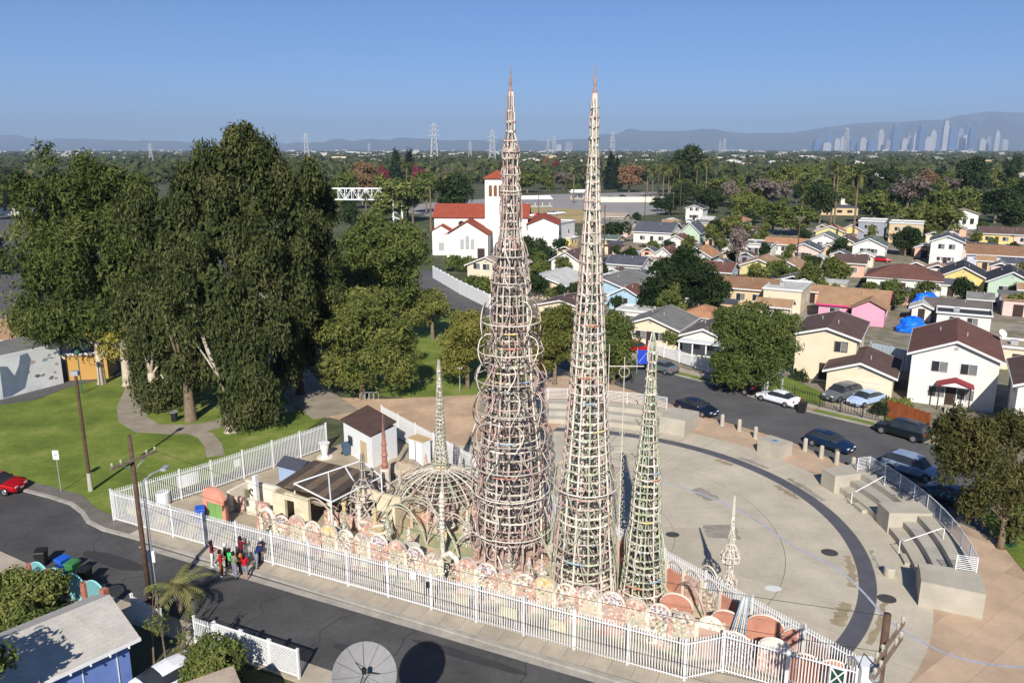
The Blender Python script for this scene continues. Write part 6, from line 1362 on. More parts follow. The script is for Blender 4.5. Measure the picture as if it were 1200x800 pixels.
big_tree('yellow_tree', 'small yellow-green tree with white trunk before the ochre wall', (119, 451), [(128, 396, 58, 60, .9, 0), (112, 380, 36, 40, .9, 0), (148, 385, 34, 40, .9, .5)], L_yel, M_barkw, 5000, .2, 30, (.6, 1.1), 23, .3, .28, 3.5)
big_tree('great_tree', 'towering dark drooping tree with the highest crown in the park', (224, 493), [(262, 190, 90, 80, .7, 5), (215, 225, 80, 90, .7, 4), (305, 215, 84, 90, .7, 6), (345, 235, 80, 110, .7, 7), (250, 270, 90, 120, .7, 3), (195, 285, 76, 130, .7, 3), (300, 300, 80, 130, .7, 3), (345, 320, 70, 110, .7, 5), (235, 350, 80, 120, .7, 2), (185, 370, 60, 90, .7, 2), (165, 250, 50, 80, .7, 4), (285, 165, 50, 40, .7, 6), (270, 172, 90, 56, .7, 6), (310, 190, 60, 60, .7, 6), (222, 425, 84, 90, .6, .5), (330, 400, 60, 110, .7, 4), (240, 230, 90, 80, .7, 5), (275, 235, 90, 90, .7, 5)], L_big, M_bark, 66000, .28, 120, (.75, 1.45), 24, 1.35, .5, 4, 14)
big_tree('great_tree', 'dark drooping tree whose skirts hang low over the path', (272, 506), [(290, 380, 110, 130, .7, 2), (275, 440, 90, 100, .7, 0), (250, 350, 130, 150, .7, 2), (300, 460, 60, 70, .7, 0)], L_big, M_barkw, 36000, .26, 64, (.7, 1.4), 25, 1.3, .55, 3)
big_tree('great_tree', 'dark bushy tree behind the litter bin', (182, 481), [(190, 425, 90, 130, .7, 1), (175, 370, 110, 120, .7, 3)], L_big, M_barkw, 22000, .26, 60, (.9, 1.7), 26, .8, .45, 4)
big_tree('great_tree', 'dark hanging tree between the shaded path and the olive tree', (352, 462), [(360, 270, 75, 150, .8, 2), (375, 350, 70, 120, .8, 1), (345, 390, 60, 110, .8, 0), (375, 230, 50, 80, .8, 3)], L_big, M_barkd, 28000, .27, 60, (.8, 1.5), 27, 1.3, .4, 6)
big_tree('park_tree', 'rounded mid-green tree rising behind the dark hanging tree', (450, 402), [(440, 290, 120, 90, .8, 0), (410, 320, 80, 80, .8, 0), (475, 310, 60, 80, .8, 0), (435, 330, 120, 60, .8, 0)], L_mid, M_bark, 26000, .3, 90, (1.1, 2.1), 28, .3, .4, 5)
big_tree('olive_tree', 'wide olive-coloured tree beside the bike racks', (425, 467), [(430, 390, 110, 90, .8, 0), (400, 430, 90, 60, .8, 0), (460, 420, 80, 80, .8, 0), (420, 350, 80, 50, .8, 2)], L_olive, M_bark, 24000, .22, 90, (.8, 1.5), 29, .3, .3, 3)
big_tree('olive_tree', 'spreading low tree on the back lawn near the dark lane', (507, 398), [(490, 362, 80, 46, .8, 0), (460, 352, 60, 40, .8, 0), (515, 358, 40, 30, .8, 0)], L_olive, M_bark, 12000, .24, 40, (.8, 1.4), 30, .2, .25, 3)
big_tree('street_tree', 'olive tree between the back lawn and the tallest tower', (548, 455), [(545, 395, 62, 70, .9, 0), (535, 425, 46, 40, .9, 0), (560, 385, 50, 50, .9, 0)], L_ygrn, M_bark, 12000, .22, 50, (.7, 1.2), 31, .3, .22, 2.6)
big_tree('street_tree', 'yellowish street tree standing between the two tallest towers', (650, 450), [(652, 390, 66, 76, .9, 0), (640, 415, 50, 56, .9, 0)], L_ygrn, M_bark, 12000, .22, 50, (.7, 1.2), 32, .3, .22, 2.6)
big_tree('street_tree', 'green street tree between the slim tower and the blue banner', (718, 450), [(716, 395, 58, 80, .9, 0), (728, 415, 46, 60, .9, 0)], L_mid, M_bark, 12000, .22, 50, (.7, 1.2), 33, .3, .22, 2.4)
big_tree('yard_tree', 'dense dark green tree among the small houses', (800, 380), [(800, 320, 80, 60, .9, 0), (775, 345, 60, 60, .9, 0), (825, 345, 50, 60, .9, 0), (805, 300, 40, 30, .9, 0)], L_dark, M_bark, 16000, .3, 60, (1.0, 1.8), 34, .1, .35, 3)
big_tree('yard_tree', 'small broadleaf tree before the orange-roofed cottage', (788, 385), [(787, 352, 34, 46, .9, 0)], L_mid, M_bark, 4000, .24, 18, (.6, 1.0), 35, .2, .2, 2)
big_tree('yard_tree', 'large leafy hedge tree between the pickup and the cream house', (880, 462), [(885, 385, 90, 80, .7, 0), (860, 420, 60, 70, .7, 0), (915, 400, 50, 80, .7, 0), (880, 430, 90, 50, .7, 0), (850, 380, 40, 50, .7, 0)], L_mid, M_bark, 26000, .22, 100, (.7, 1.4), 36, .3, .3, 2)
L_corner = leaf_mat('leaves_corner', [(.0, S(50, 56, 28)), (.4, S(74, 78, 36)), (.75, S(102, 98, 48)), (1, S(122, 98, 58))])
big_tree('corner_tree', 'spreading brownish-green tree over the shaded cars and lawn', (1172, 642), [(1150, 525, 110, 80, .8, 0), (1125, 500, 70, 50, .8, 0), (1195, 570, 90, 90, .8, 0), (1118, 540, 50, 50, .8, 0), (1195, 505, 70, 60, .8, 0), (1150, 580, 70, 60, .8, .5), (1190, 615, 60, 50, .8, 0)], L_corner, M_bark, 17000, .17, 80, (.5, .95), 37, .6, .2, 2.2)
# small shrubs
def shrub(label, q, w, h, m, n, size, seed, at=None, z=.08):
    x, y = at or gp(*q); t = thing('shrub', label, 'shrub', (x, y, z)); r = random.Random(seed)
    bl = [(r.uniform(-.5, .5) * w, r.uniform(-.5, .5) * w * .7, h * r.uniform(.25, .75), w * .3, w * .3, h * .3) for _ in range(9)]
    ob('foliage', leaf_cloud('foliage', bl, n, size, m, seed, .1), t); MB().tube([(0, 0, -.05), (0, 0, h * .6)], [.06, .03], 5).build('stem', M_bark, t); return t
shrub('clipped round bush by the cream house wall', (937, 447), 1.2, 1.5, L_dark, 1200, .12, 1); shrub('bright green bush in the front garden of the white house', (1053, 486), 2.2, 1.8, L_mid, 1800, .15, 2); shrub('low dark bush beside the front garden', (1036, 488), 1.6, 1.3, L_dark, 1200, .14, 3)
shrub('round clipped topiary before the red-brown hipped house', (1018, 338), 3.2, 3.0, L_dark, 1500, .2, 4); shrub('leafy bush at the corner of the near house', None, 3.6, 2.6, L_mid, 12000, .13, 5, at=(-28.2, 40.6)); shrub('second leafy bush against the near house roof edge', None, 2.4, 1.9, L_mid, 6000, .13, 6, at=(-26.0, 38.6))
shrub('dense clipped hedge bush beside the near carport', None, 3.0, 2.7, L_mid, 11000, .1, 7, at=(-14.2, 34.6)); shrub('low hedge at the foot of the dense clipped bush', None, 2.2, 1.5, L_dark, 6000, .1, 8, at=(-13.6, 32.6))
shrub('flowering vine bush before the grey-roofed bungalow', (768, 404), 2.0, 2.2, L_red, 1500, .16, 9); shrub('green bush beside the small cottage porch', (785, 408), 2.2, 2.4, L_mid, 1800, .16, 10)
shrub('dark round tree-bush between the towers and the white block', (633, 310), 6.5, 6.0, L_dark, 4500, .35, 11); shrub('dark bush beside the slate-roofed porch house', (722, 283), 6, 6, L_dark, 4000, .35, 12); shrub('hedge bush below the church wall', (540, 318), 5, 3.5, L_mid, 2500, .3, 13); shrub('bush at the end of the white lane fence', (563, 345), 4, 3.6, L_mid, 2500, .28, 14)
# bare saplings beside the near house, and a spiky-leaved plant
for k, (x, y, h, ln) in enumerate(((-18.6, 36.3, 4.2, .5), (-17.8, 36.0, 4.6, -.2), (-16.8, 35.4, 3.6, .6))):
    t = thing('bare_sapling', ['thin bare sapling with a tuft at its tip by the near roof', 'tallest thin bare sapling by the near roof', 'short forked bare sapling over the carport'][k], 'sapling', (x, y, 0)); r = random.Random(k)
    MB().tube([(0, 0, 0), (ln * .2, 0, h * .5), (ln, .1, h)], [.06, .045, .02], 6).build('trunk', M_bark, t)
    for j in range(9):
        z0 = h * r.uniform(.3, .9); a = r.uniform(0, 6.28); L = r.uniform(.4, 1.1); MB().tube([(ln * .7 * z0 / h, 0, z0), (ln * .7 * z0 / h + L * .5 * math.cos(a), L * .5 * math.sin(a), z0 + L * .9)], [.022, .008], 4).build('twig', M_bark, t)
    ob('leaves', leaf_cloud('leaves', [(ln, .1, h, .3, .3, .3), (ln * .5, 0, h * .6, .6, .5, .6)], 160, .09, L_olive, k), t)
def frond_plant(label, at, h, n, L, seed, m=L_palm, trunk=.12, name='palm', z=0.05, droop=1.0, cat='palm', sc=1.0, lw=.09, up=.5):
    r = random.Random(seed); t = thing(name, label, cat, (*at, z)); MB().tube([(0, 0, 0), (.05, 0, h * .5), (0, .05, h)], [trunk * 1.4, trunk, trunk * .8], 8).build('trunk', M_bark, t)
    V = []; Q = []
    for k in range(n):
        a = 6.283 * k / n * 1.618 * 2; e = r.uniform(-.4, 1.2) * up * 2; pts = []
        for j in range(8):
            f = j / 7; rr = L * f * math.cos(min(max(e - droop * f * f, -1.4), 1.4) * .8); zz = L * (math.sin(e) * f - droop * .55 * f * f); pts.append(Vector((rr * math.cos(a), rr * math.sin(a), h + zz)))
        for j in range(7):
            d = (pts[j + 1] - pts[j]); side = Vector((-math.sin(a), math.cos(a), 0))
            for s in (-1, 1):
                for u in (0, .5):
                    p = pts[j] + d * u; q = p + side * s * L * .2 * (1 - .5 * j / 7) + d * .8 - Vector((0, 0, L * .05)); o = len(V)
                    V += [p, p + d * .4, q + d * .15, q]; Q.append((o, o + 1, o + 2, o + 3))
    ob('fronds', np_mesh('fronds', np.array([tuple(v) for v in V]), np.array(Q), m), t)
    return t
frond_plant('young palm with drooping fronds at the roadside by the lamp post', gp(212, 717), 1.6, 18, 1.9, 3, trunk=.1)
t = thing('yard_tree', 'sparse yard tree whose shadow falls over the pale shingle roof', 'tree', (-23.3, 28.0, 0))
bl = sub_blobs([(0, 0, 6.3, 1.9, 1.7, 1.7), (1.3, 1.0, 5.4, 1.0, 1.0, 1.0)], 16, .4, .8, 51); ob('crown', leaf_cloud('crown', bl, 2200, .2, L_mid, 51, .3), t); limbs(t, bl, 3.8, .16, M_bark, 8, 51)
# ------------------------------------------------------------------ background trees: variants, then copies
def variant(kind, seed):
    r = random.Random(seed); t = bpy.data.objects.new('seed_tree', None)
    if kind == 'conifer':
        bl = [(r.uniform(-.03, .03), r.uniform(-.03, .03), z, .2 * (1.03 - z), .2 * (1.03 - z), .09) for z in np.linspace(.15, .97, 12)]; m, n, s, dr, bk = L_conif, 2600, .028, .5, M_barkd
    elif kind == 'bare':
        bl = sub_blobs([(0, 0, .62, .4, .4, .32)], 22, .08, .16, seed); m, n, s, dr, bk = L_bare, 1700, .03, -.5, M_bark
    else:
        wide = {'round': .42, 'dark': .38, 'olive': .46, 'autumn': .4, 'red': .36, 'tall': .26}[kind]
        env = [(r.uniform(-.1, .1), r.uniform(-.1, .1), .58, wide, wide, .36), (r.uniform(-.2, .2), r.uniform(-.2, .2), .45, wide * .8, wide * .8, .25), (r.uniform(-.12, .12), r.uniform(-.12, .12), .72, wide * .6, wide * .6, .25)]
        bl = sub_blobs(env, 34, .08, .17, seed)
        m = {'round': L_mid, 'dark': L_dark, 'olive': L_olive, 'autumn': L_aut, 'red': L_red, 'tall': L_dark}[kind]; n, s, dr, bk = 3600, .034, .2, M_bark
    cm = leaf_cloud('crown', bl, n, s, m, seed, dr, aspect=.6)
    b = MB(); b.tube([(0, 0, -.01), (0, 0, .3), (.01, 0, .55)], [.03, .022, .012], 6)
    for q in bl[:6]: b.tube([(0, 0, .3), q[:3]], [.014, .004], 4)
    return cm, b.mesh('trunk', bk)
VAR = {}
for i, kd in enumerate(['round', 'round', 'round', 'dark', 'dark', 'olive', 'olive', 'autumn', 'red', 'tall', 'conifer', 'bare']): VAR.setdefault(kd, []).append(variant(kd, 100 + i))
TLAB = {'round': 'rounded mid-green tree of the wooded quarter behind the houses', 'dark': 'dark evergreen tree of the wooded quarter behind the houses', 'olive': 'olive-green tree of the wooded quarter behind the houses', 'autumn': 'rust-orange autumn tree of the wooded quarter behind the houses',
        'red': 'deep red-leaved tree of the wooded quarter behind the houses', 'tall': 'tall narrow dark tree of the wooded quarter behind the houses', 'conifer': 'dark pointed conifer of the wooded quarter behind the houses', 'bare': 'grey leafless tree of the wooded quarter behind the houses'}
TNAME = {'round': 'round_tree', 'dark': 'evergreen_tree', 'olive': 'olive_tree', 'autumn': 'autumn_tree', 'red': 'red_leaved_tree', 'tall': 'tall_tree', 'conifer': 'conifer', 'bare': 'bare_tree'}
tr_rand = random.Random(77)
def put_tree(kind, x, y, h, w=None, label=None, group=None):
    cm, tm = tr_rand.choice(VAR[kind]); w = w or h * tr_rand.uniform(.85, 1.2)
    t = thing(TNAME[kind], label or TLAB[kind], 'tree', (x, y, 0), tr_rand.uniform(0, 6.28), group or (TNAME[kind].replace('_', ' ') + 's of the wooded quarter'))
    t.scale = (w, w, h); ob('crown', cm, t); ob('trunk', tm, t); return t
def tree_px(kind, cx_, by, ty, wpx, label=None, group=None):
    x, y = gp(cx_, by); h = zat(y, ty); k = {'conifer': .42, 'tall': .62}.get(kind, .95); put_tree(kind, x, y, h, wpx * mpp(y, h / 2) / k, label, group)
for r_ in [('round', 470, 262, 203, 62), ('dark', 530, 262, 196, 55), ('olive', 452, 250, 203, 40), ('round', 500, 250, 198, 44), ('autumn', 428, 228, 186, 40), ('red', 449, 226, 192, 22), ('red', 490, 226, 192, 24), ('conifer', 465, 224, 174, 26), ('conifer', 481, 222, 174, 26),
           ('round', 408, 246, 194, 40), ('autumn', 425, 240, 200, 36), ('conifer', 693, 222, 176, 22), ('conifer', 715, 222, 176, 22), ('conifer', 722, 222, 182, 16), ('autumn', 737, 225, 190, 40), ('round', 640, 222, 195, 34), ('olive', 618, 226, 200, 40), ('bare', 660, 222, 200, 34), ('red', 652, 205, 186, 14), ('autumn', 638, 205, 182, 16),
           ('tall', 810, 232, 165, 34), ('tall', 795, 225, 172, 22), ('dark', 785, 226, 184, 30), ('round', 842, 240, 205, 50), ('round', 800, 240, 208, 40), ('dark', 832, 250, 218, 44), ('dark', 785, 252, 226, 40), ('dark', 770, 248, 230, 28), ('red', 868, 238, 220, 26), ('bare', 905, 245, 208, 60), ('bare', 885, 240, 214, 44), ('red', 930, 218, 206, 20),
           ('round', 905, 274, 232, 54), ('round', 935, 276, 238, 56), ('olive', 880, 262, 226, 40), ('olive', 858, 290, 246, 36), ('bare', 862, 318, 262, 34), ('olive', 835, 288, 262, 30), ('dark', 842, 280, 255, 34), ('olive', 1020, 262, 222, 50), ('dark', 960, 262, 206, 40), ('bare', 1062, 250, 205, 60), ('autumn', 1085, 240, 195, 24), ('olive', 1100, 282, 240, 60), ('olive', 1070, 280, 236, 44), ('dark', 1060, 300, 262, 40),
           ('round', 1125, 262, 212, 50), ('dark', 1165, 262, 214, 60), ('dark', 1182, 275, 230, 50), ('round', 1100, 262, 215, 46), ('dark', 1040, 240, 195, 60), ('dark', 1015, 235, 190, 50), ('round', 985, 232, 188, 46), ('dark', 1185, 230, 176, 26), ('dark', 1140, 240, 180, 50), ('olive', 920, 236, 192, 44), ('round', 950, 226, 186, 40), ('dark', 1200, 260, 205, 50), ('round', 1110, 308, 290, 14), ('olive', 1020, 290, 262, 14), ('dark', 975, 300, 286, 14), ('round', 945, 320, 296, 22), ('olive', 925, 310, 285, 18), ('round', 963, 350, 328, 22), ('dark', 893, 312, 282, 20)]:
    tree_px(*r_)
# random fill of the wooded quarters, kept off the buildings
BLD = []
for o_ in col.objects:
    if o_.parent is None and o_.get('category') in ('house', 'church', 'building', 'garage', 'porch'): BLD.append((o_.location.x + 4.5, o_.location.y + 3, 8.5 if o_.get('category') != 'church' else 24))
def clear(x, y, k=1.0): return all((x - a) ** 2 + (y - b_) ** 2 > (r * k) ** 2 for a, b_, r in BLD)
def fill(n, x0, x1, y0, y1, kinds, hr, k=1.0):
    c = 0; tries = 0
    while c < n and tries < n * 12:
        tries += 1; qx, qy = tr_rand.uniform(x0, x1), tr_rand.uniform(y0, y1); x, y = gp(qx, qy)
        if not clear(x, y, k): continue
        put_tree(tr_rand.choice(kinds), x, y, tr_rand.uniform(*hr)); c += 1
mix = ['round', 'round', 'dark', 'dark', 'olive', 'olive', 'tall', 'bare', 'autumn', 'conifer']
fill(50, 300, 600, 196, 222, mix, (8, 15)); fill(45, 600, 870, 194, 210, mix, (8, 14)); fill(150, 800, 1240, 196, 245, mix[:8], (8, 15)); fill(40, 820, 1240, 240, 266, mix[:6], (6, 10)); fill(14, -30, 60, 212, 262, mix[:5], (9, 15)); fill(22, -20, 420, 225, 330, mix[:5], (6, 11))
fill(55, 750, 1220, 268, 372, ['round', 'olive', 'dark'], (3.0, 6.0), .62); fill(22, 600, 760, 262, 372, ['round', 'dark'], (3, 5.5), .62)
fill(34, 325, 480, 212, 262, mix[:6], (7, 12)); fill(10, 640, 700, 222, 232, mix[:5], (5, 8))
# palms
def palm_px(cx_, by, ty, seed, kind='fan', label='tall fan palm with a shaggy crown among the far trees', group='fan palms'):
    x, y = gp(cx_, by); h = zat(y, ty); t = frond_plant(label, (x, y), h * .93, 22, h * (.16 if kind == 'fan' else .26), seed, trunk=.28, droop=1.1, name='fan_palm' if kind == 'fan' else 'date_palm', up=.6); t['group'] = group; return t
for k, q in enumerate([(973, 262, 188), (977, 262, 196), (998, 290, 197), (478, 258, 188), (484, 262, 205), (525, 262, 200), (545, 258, 205), (505, 270, 207), (578, 240, 190), (430, 270, 226), (672, 240, 200), (826, 240, 186), (815, 238, 190)]): palm_px(*q, 40 + k)
for k in range(7): palm_px(758 + k * 6.2, 232 - (k % 3), 194 + (k % 2) * 3, 60 + k, 'date', 'stout date palm in the row beside the walled lot', 'date palms in a row')
# ------------------------------------------------------------------ railway station, bridge, far plain
t = thing('truss_footbridge', 'white steel truss footbridge beyond the park trees', 'bridge', (*gp(398, 262), 0), -.05); D_ = gp(398, 262)[1]; k_ = mpp(D_, 8)
Lb = 64 * k_; zb0, zb1 = zat(D_, 234), zat(D_, 221)
for yy in (0, 2.6):
    for z in (zb0, zb1): MB().bar((-6, yy, z), (Lb, yy, z), .35).build('chord', M_white, t)
    nb = 8
    for k in range(nb + 1): MB().bar((Lb * k / nb, yy, zb0), (Lb * k / nb, yy, zb1), .25).build('vertical', M_white, t)
    for k in range(nb): MB().bar((Lb * k / nb, yy, zb0 if k % 2 else zb1), (Lb * (k + 1) / nb, yy, zb1 if k % 2 else zb0), .22).build('diagonal', M_white, t)
MB().box(-6, Lb, .2, 2.4, zb0 - .2, zb0 + .1).build('deck', M_conc, t)
for k in range(5): MB().bar((Lb - .3, .1, zb0 - k * 2), (Lb + 3, 2.4, zb0 - k * 2 - 1.5), .5).build('stair_flight', M_white, t)
for x in (Lb - .2, Lb + 3): MB().box(x, x + .5, .2, 2.4, 0, zb1 + .5).build('stair_tower', M_white, t)
struct('station_lot', px([(455, 246), (560, 262), (600, 268), (780, 250), (770, 225), (640, 228), (500, 238)]), .02, mat('lot_grey', S(150, 146, 142), .9, .15, .1))
struct('station_verge', px([(600, 258), (700, 262), (700, 246), (610, 243)]), .03, mat('dry_grass', S(168, 150, 104), .95, .3, .1))
for k, (q, L, lab) in enumerate((((608, 243), 16, 'white station platform canopy on posts beyond the church'), ((668, 234), 16, 'second white platform canopy behind the slim tower'))):
    t = thing('platform_canopy', lab, 'canopy', (*gp(*q), 0), .12); MB().face_prism([(0, 0, 3.6), (L, 0, 3.6), (L - 1, 2.5, 5), (1, 2.5, 5)], (0, 0, .2)).build('roof_slope', M_white, t); MB().face_prism([(1, 2.5, 5), (L - 1, 2.5, 5), (L, 5, 3.6), (0, 5, 3.6)], (0, 0, .2)).build('roof_slope', M_white, t)
    for j in range(5): MB().tube([(1 + j * (L - 2) / 4, 2.5, 0), (1 + j * (L - 2) / 4, 2.5, 4.8)], .16, 6).build('post', M_white, t)
    MB().box(0, L, 1, 4, 0, .5).build('platform', M_conc, t)
t = thing('lot_wall', 'long pale wall of the walled lot beyond the rail line', 'wall', (*gp(690, 237), 0), .03)
for k in range(12): MB().box(k * 4, k * 4 + 3.9, 0, .3, 0, 2.6).build('wall_panel', M_creamwall, t)
# poles in the neighbourhood
for k, (q, ty, lab) in enumerate((((933, 312), 252, 'weathered utility pole with double arms among the small houses'), ((838, 372), 313, 'brown pole rising beside the hedge tree'), ((755, 264), 212, 'slim pole in front of the walled lot'), ((788, 262), 228, 'short pale lamp pole near the wood'), ((796, 262), 214, 'taller pale lamp pole near the wood'), ((707, 320), 240, 'pole behind the slim tower by the yellow workshop'), ((631, 268), 226, 'slim pole by the station verge'), ((703, 240), 212, 'pole by the second platform canopy'))):
    y = gp(*q)[1]; h = zat(y, ty); wood_pole((*gp(*q), 0), h, lab, [(h - .6, 2.2, .3)] if k in (0, 2, 5) else [], r=.14)
def pylon(cx_, by, ty, lab):
    x, y = gp(cx_, by); h = zat(y, ty); t = thing('power_pylon', lab, 'pylon', (x, y, 0), .2); w = h * .1
    Ms = mat('pylon_steel', S(176, 176, 178), .5, .05)
    for sx in (-1, 1):
        for sy in (-1, 1): MB().bar((sx * w, sy * w, 0), (sx * w * .25, sy * w * .25, h), h * .013).build('leg', Ms, t)
    for k in range(7):
        f0, f1 = k / 7, (k + 1) / 7; a, c = w * (1 - .75 * f0), w * (1 - .75 * f1)
        for sy in (-1, 1): MB().bar((-a, sy * a, h * f0), (c, sy * c, h * f1), h * .008).build('brace', Ms, t); MB().bar((a, sy * a, h * f0), (-c, sy * c, h * f1), h * .008).build('brace', Ms, t)
    for f, l in ((.68, .16), (.8, .14), (.92, .11)): MB().bar((-h * l, 0, h * f), (h * l, 0, h * f), h * .014).build('crossarm', Ms, t)
for k, q in enumerate([(509, 190, 144), (360, 190, 156), (433, 186, 168), (551, 188, 166), (577, 194, 152), (642, 182, 164), (649, 183, 160), (717, 186, 155), (843, 181, 165), (848, 181, 162), (178, 192, 168), (41, 190, 172), (990, 182, 150)]):
    pylon(*q, ['tallest lattice power pylon on the skyline above the truss footbridge', 'pale lattice pylon above the great dark trees', 'small pylon just beyond the truss footbridge', 'small pylon between the church and the skyline', 'faint pylon beside the tallest tower\u2019s shaft', 'shorter of two pale pylons seen between the towers', 'taller of two pale pylons seen between the towers', 'lattice pylon rising behind the pair of conifers', 'shorter of the close pylon pair over the far wood', 'taller of the close pylon pair over the far wood', 'white pylon in the gap between the two great crowns', 'small pylon beyond the broad leafy tree', 'slim pylon before the distant skyscrapers'][k])
# distant houses among the trees
rdh = random.Random(31)
def far_house(q, w, d, h, rise, wc, rc, lab, group=None):
    t = thing('distant_house', lab, 'house', (*gp(*q), 0), rdh.uniform(-.5, .2), group); m = wallm(wc)
    MB().box(0, w, 0, d, 0, h).build('wall', m, t)
    if rise:
        for s in (0, 1): MB().face_prism([(-.5 if s == 0 else w + .5, -.5, h - .1), (w / 2, -.5, h + rise), (w / 2, d + .5, h + rise), (-.5 if s == 0 else w + .5, d + .5, h - .1)][::1 if s else -1], (0, 0, .2)).build('roof_slope', roofm(rc), t)
        MB().face_prism([(0.02, 0.02, h), (w / 2, 0.02, h + rise), (w - .02, 0.02, h)], (0, d - .04, 0)).build('gable', m, t)
    else: MB().box(-.2, w + .2, -.2, d + .2, h, h + .4).build('roof', roofm(rc), t)
    for k in range(3): MB().box(w * (.15 + .28 * k), w * (.15 + .28 * k) + w * .14, -.06, 0, h * .35, h * .72).build('window', M_glass, t)
for a in [((1001, 226), 20, 14, 9, 3, 'white', 'pale', 'big white gabled house standing in the far wood'), ((975, 238), 9, 8, 4, 2, 'blush', 'orange', 'pink house with orange roof in the far wood'), ((962, 252), 14, 8, 3, 0, 'tan', 'slate', 'slate-roofed house among the trees beyond the orange roofs'), ((985, 240), 12, 8, 3, 0, 'white', 'pale', 'low pale-roofed building in the wood'), ((1113, 268), 8, 7, 5, 1.5, 'white', 'beige', 'white house with beige roof ringed by olive trees'), ((1180, 240), 9, 8, 5, 2, 'blush', 'salmon', 'salmon-roofed house at the edge of the wood'), ((1190, 218), 14, 12, 9, 0, 'white', 'pale', 'large pale block at the edge of the wood'), ((1196, 203), 14, 12, 8, 0, 'white', 'pale', 'farther pale block above the wood'), ((1112, 218), 11, 9, 5, 2, 'cream', 'beige', 'beige house half hidden in the wood'), ((1068, 222), 8, 7, 5, 1.5, 'white', 'redbrown', 'white house with a blue tarpaulin behind bare trees'),
          ((5, 228), 14, 10, 6, 0, 'white', 'pale', 'white block behind the broad leafy tree, the farther one'), ((2, 252), 12, 10, 5, 0, 'white', 'pale', 'white block behind the broad leafy tree, the closer one'), ((355, 206), 20, 14, 6, 0, 'white', 'pale', 'white blocks glimpsed over the great dark tree'), ((362, 214), 16, 12, 5, 0, 'white', 'pale', 'second white block glimpsed over the great dark tree'), ((170, 206), 12, 10, 7, 0, 'white', 'pale', 'white building in the gap between the great crowns'), ((420, 228), 14, 9, 5, 0, 'white', 'pale', 'white-roofed hall behind the truss footbridge'), ((620, 206), 16, 10, 4, 2, 'salmon', 'redbrown', 'red-roofed hall behind the tallest tower'), ((618, 200), 12, 10, 4, 0, 'white', 'pale', 'pale hall above the red-roofed one'), ((735, 204), 30, 12, 5, 0, 'peach', 'pale', 'peach block behind the conifers'), ((760, 206), 24, 12, 5, 0, 'peach', 'redbrown', 'second peach block behind the conifers')]:
    far_house(*a)
for k in range(70):
    q = (rdh.uniform(300, 1230), rdh.uniform(184, 201)); x, y = gp(*q); s = rdh.uniform(10, 26) * (y / 900) ** .35
    far_house(q, s, s * .7, s * .33 + 2, 0 if k % 3 else 3, ['white', 'cream', 'white', 'tan', 'grey'][k % 5], ['pale', 'grey', 'redbrown'][k % 3], 'tiny distant building dotting the hazy tree-covered plain', 'distant buildings on the plain')
# the far wooded plain, one mass
r = np.random.default_rng(5); n = 9500
Dd = np.exp(r.uniform(math.log(620), math.log(7500), n)); az = r.uniform(-.72, .72, n); X = Dd * np.tan(az); hh = r.uniform(6, 13, n)
per = 14; idx = np.repeat(np.arange(n), per); k = len(idx)
wd = hh[idx] * .55 * (1 + Dd[idx] / 4000)
p = np.stack([X[idx] + r.normal(size=k) * wd * .55, Dd[idx] + r.normal(size=k) * wd * .55, hh[idx] * r.uniform(.2, 1.0, k)], 1)
nrm = r.normal(size=(k, 3)); nrm[:, 1] -= .8; nrm[:, 2] += .6; nrm /= np.linalg.norm(nrm, axis=1)[:, None]
a = np.cross(nrm, r.normal(size=(k, 3))); a /= np.linalg.norm(a, axis=1)[:, None]; b_ = np.cross(nrm, a); sz = (wd * r.uniform(.3, .6, k))[:, None]
v = np.stack([p - a * sz, p - b_ * sz * .7, p + a * sz, p + b_ * sz * .7], 1).reshape(-1, 3)
L_far = leaf_mat('leaves_far', [(.0, S(40, 54, 36)), (.45, S(60, 74, 42)), (.75, S(86, 92, 52)), (.93, S(110, 96, 62)), (1, S(128, 90, 66))])
tag(ob('far_wood', np_mesh('far_wood', v, np.arange(4 * k).reshape(-1, 4), L_far)), 'tree-covered plain stretching to the hazy horizon', 'woodland', kind='stuff')
# pale roofs scattered on the plain, too small to tell apart
b = MB(); rr_ = random.Random(8)
for k in range(420):
    D_ = math.exp(rr_.uniform(math.log(1500), math.log(12000))); x = D_ * math.tan(rr_.uniform(-.7, .7)); s = rr_.uniform(6, 16) * (D_ / 1500) ** .5; b.box(x, x + s * 1.6, D_, D_ + s, 0, s * .4 + 5)
tag(b.build('far_rooftops', mat('far_roofs', S(180, 176, 170), .8, .25, .002, island=.3)), 'scatter of pale rooftops far out on the plain', 'rooftops', kind='stuff')
# downtown towers
DT = 12500.0
Mdt = [mat('tower_pale', S(176, 172, 170), .6, .1, .01), mat('tower_blue', S(84, 108, 146), .3, .1, .01), mat('tower_grey', S(140, 140, 150), .5, .1, .01)]
rdd = random.Random(12)
DTL = [(955, 11, 163, 1), (968, 7, 155, 1), (978, 6, 162, 0), (985, 5, 160, 0), (997, 8, 164, 1), (1008, 8, 161, 0), (1018, 9, 164, 1), (1029, 7, 151, 0), (1038, 6, 163, 2), (1046, 7, 145, 1), (1057, 7, 162, 0), (1070, 6, 154, 0), (1077, 8, 146, 1), (1089, 7, 152, 0), (1097, 6, 153, 1), (1104, 6, 140, 0), (1112, 8, 149, 1), (1121, 6, 150, 2), (1130, 5, 146, 1), (1136, 6, 149, 1), (1148, 7, 162, 0), (1155, 6, 160, 2), (1165, 5, 153, 0), (1175, 8, 163, 0), (1062, 6, 158, 2), (965, 9, 167, 0), (1024, 8, 166, 2), (1084, 8, 160, 0), (1127, 9, 158, 0), (1042, 6, 159, 1), (662, 9, 166, 2), (652, 6, 169, 0)]
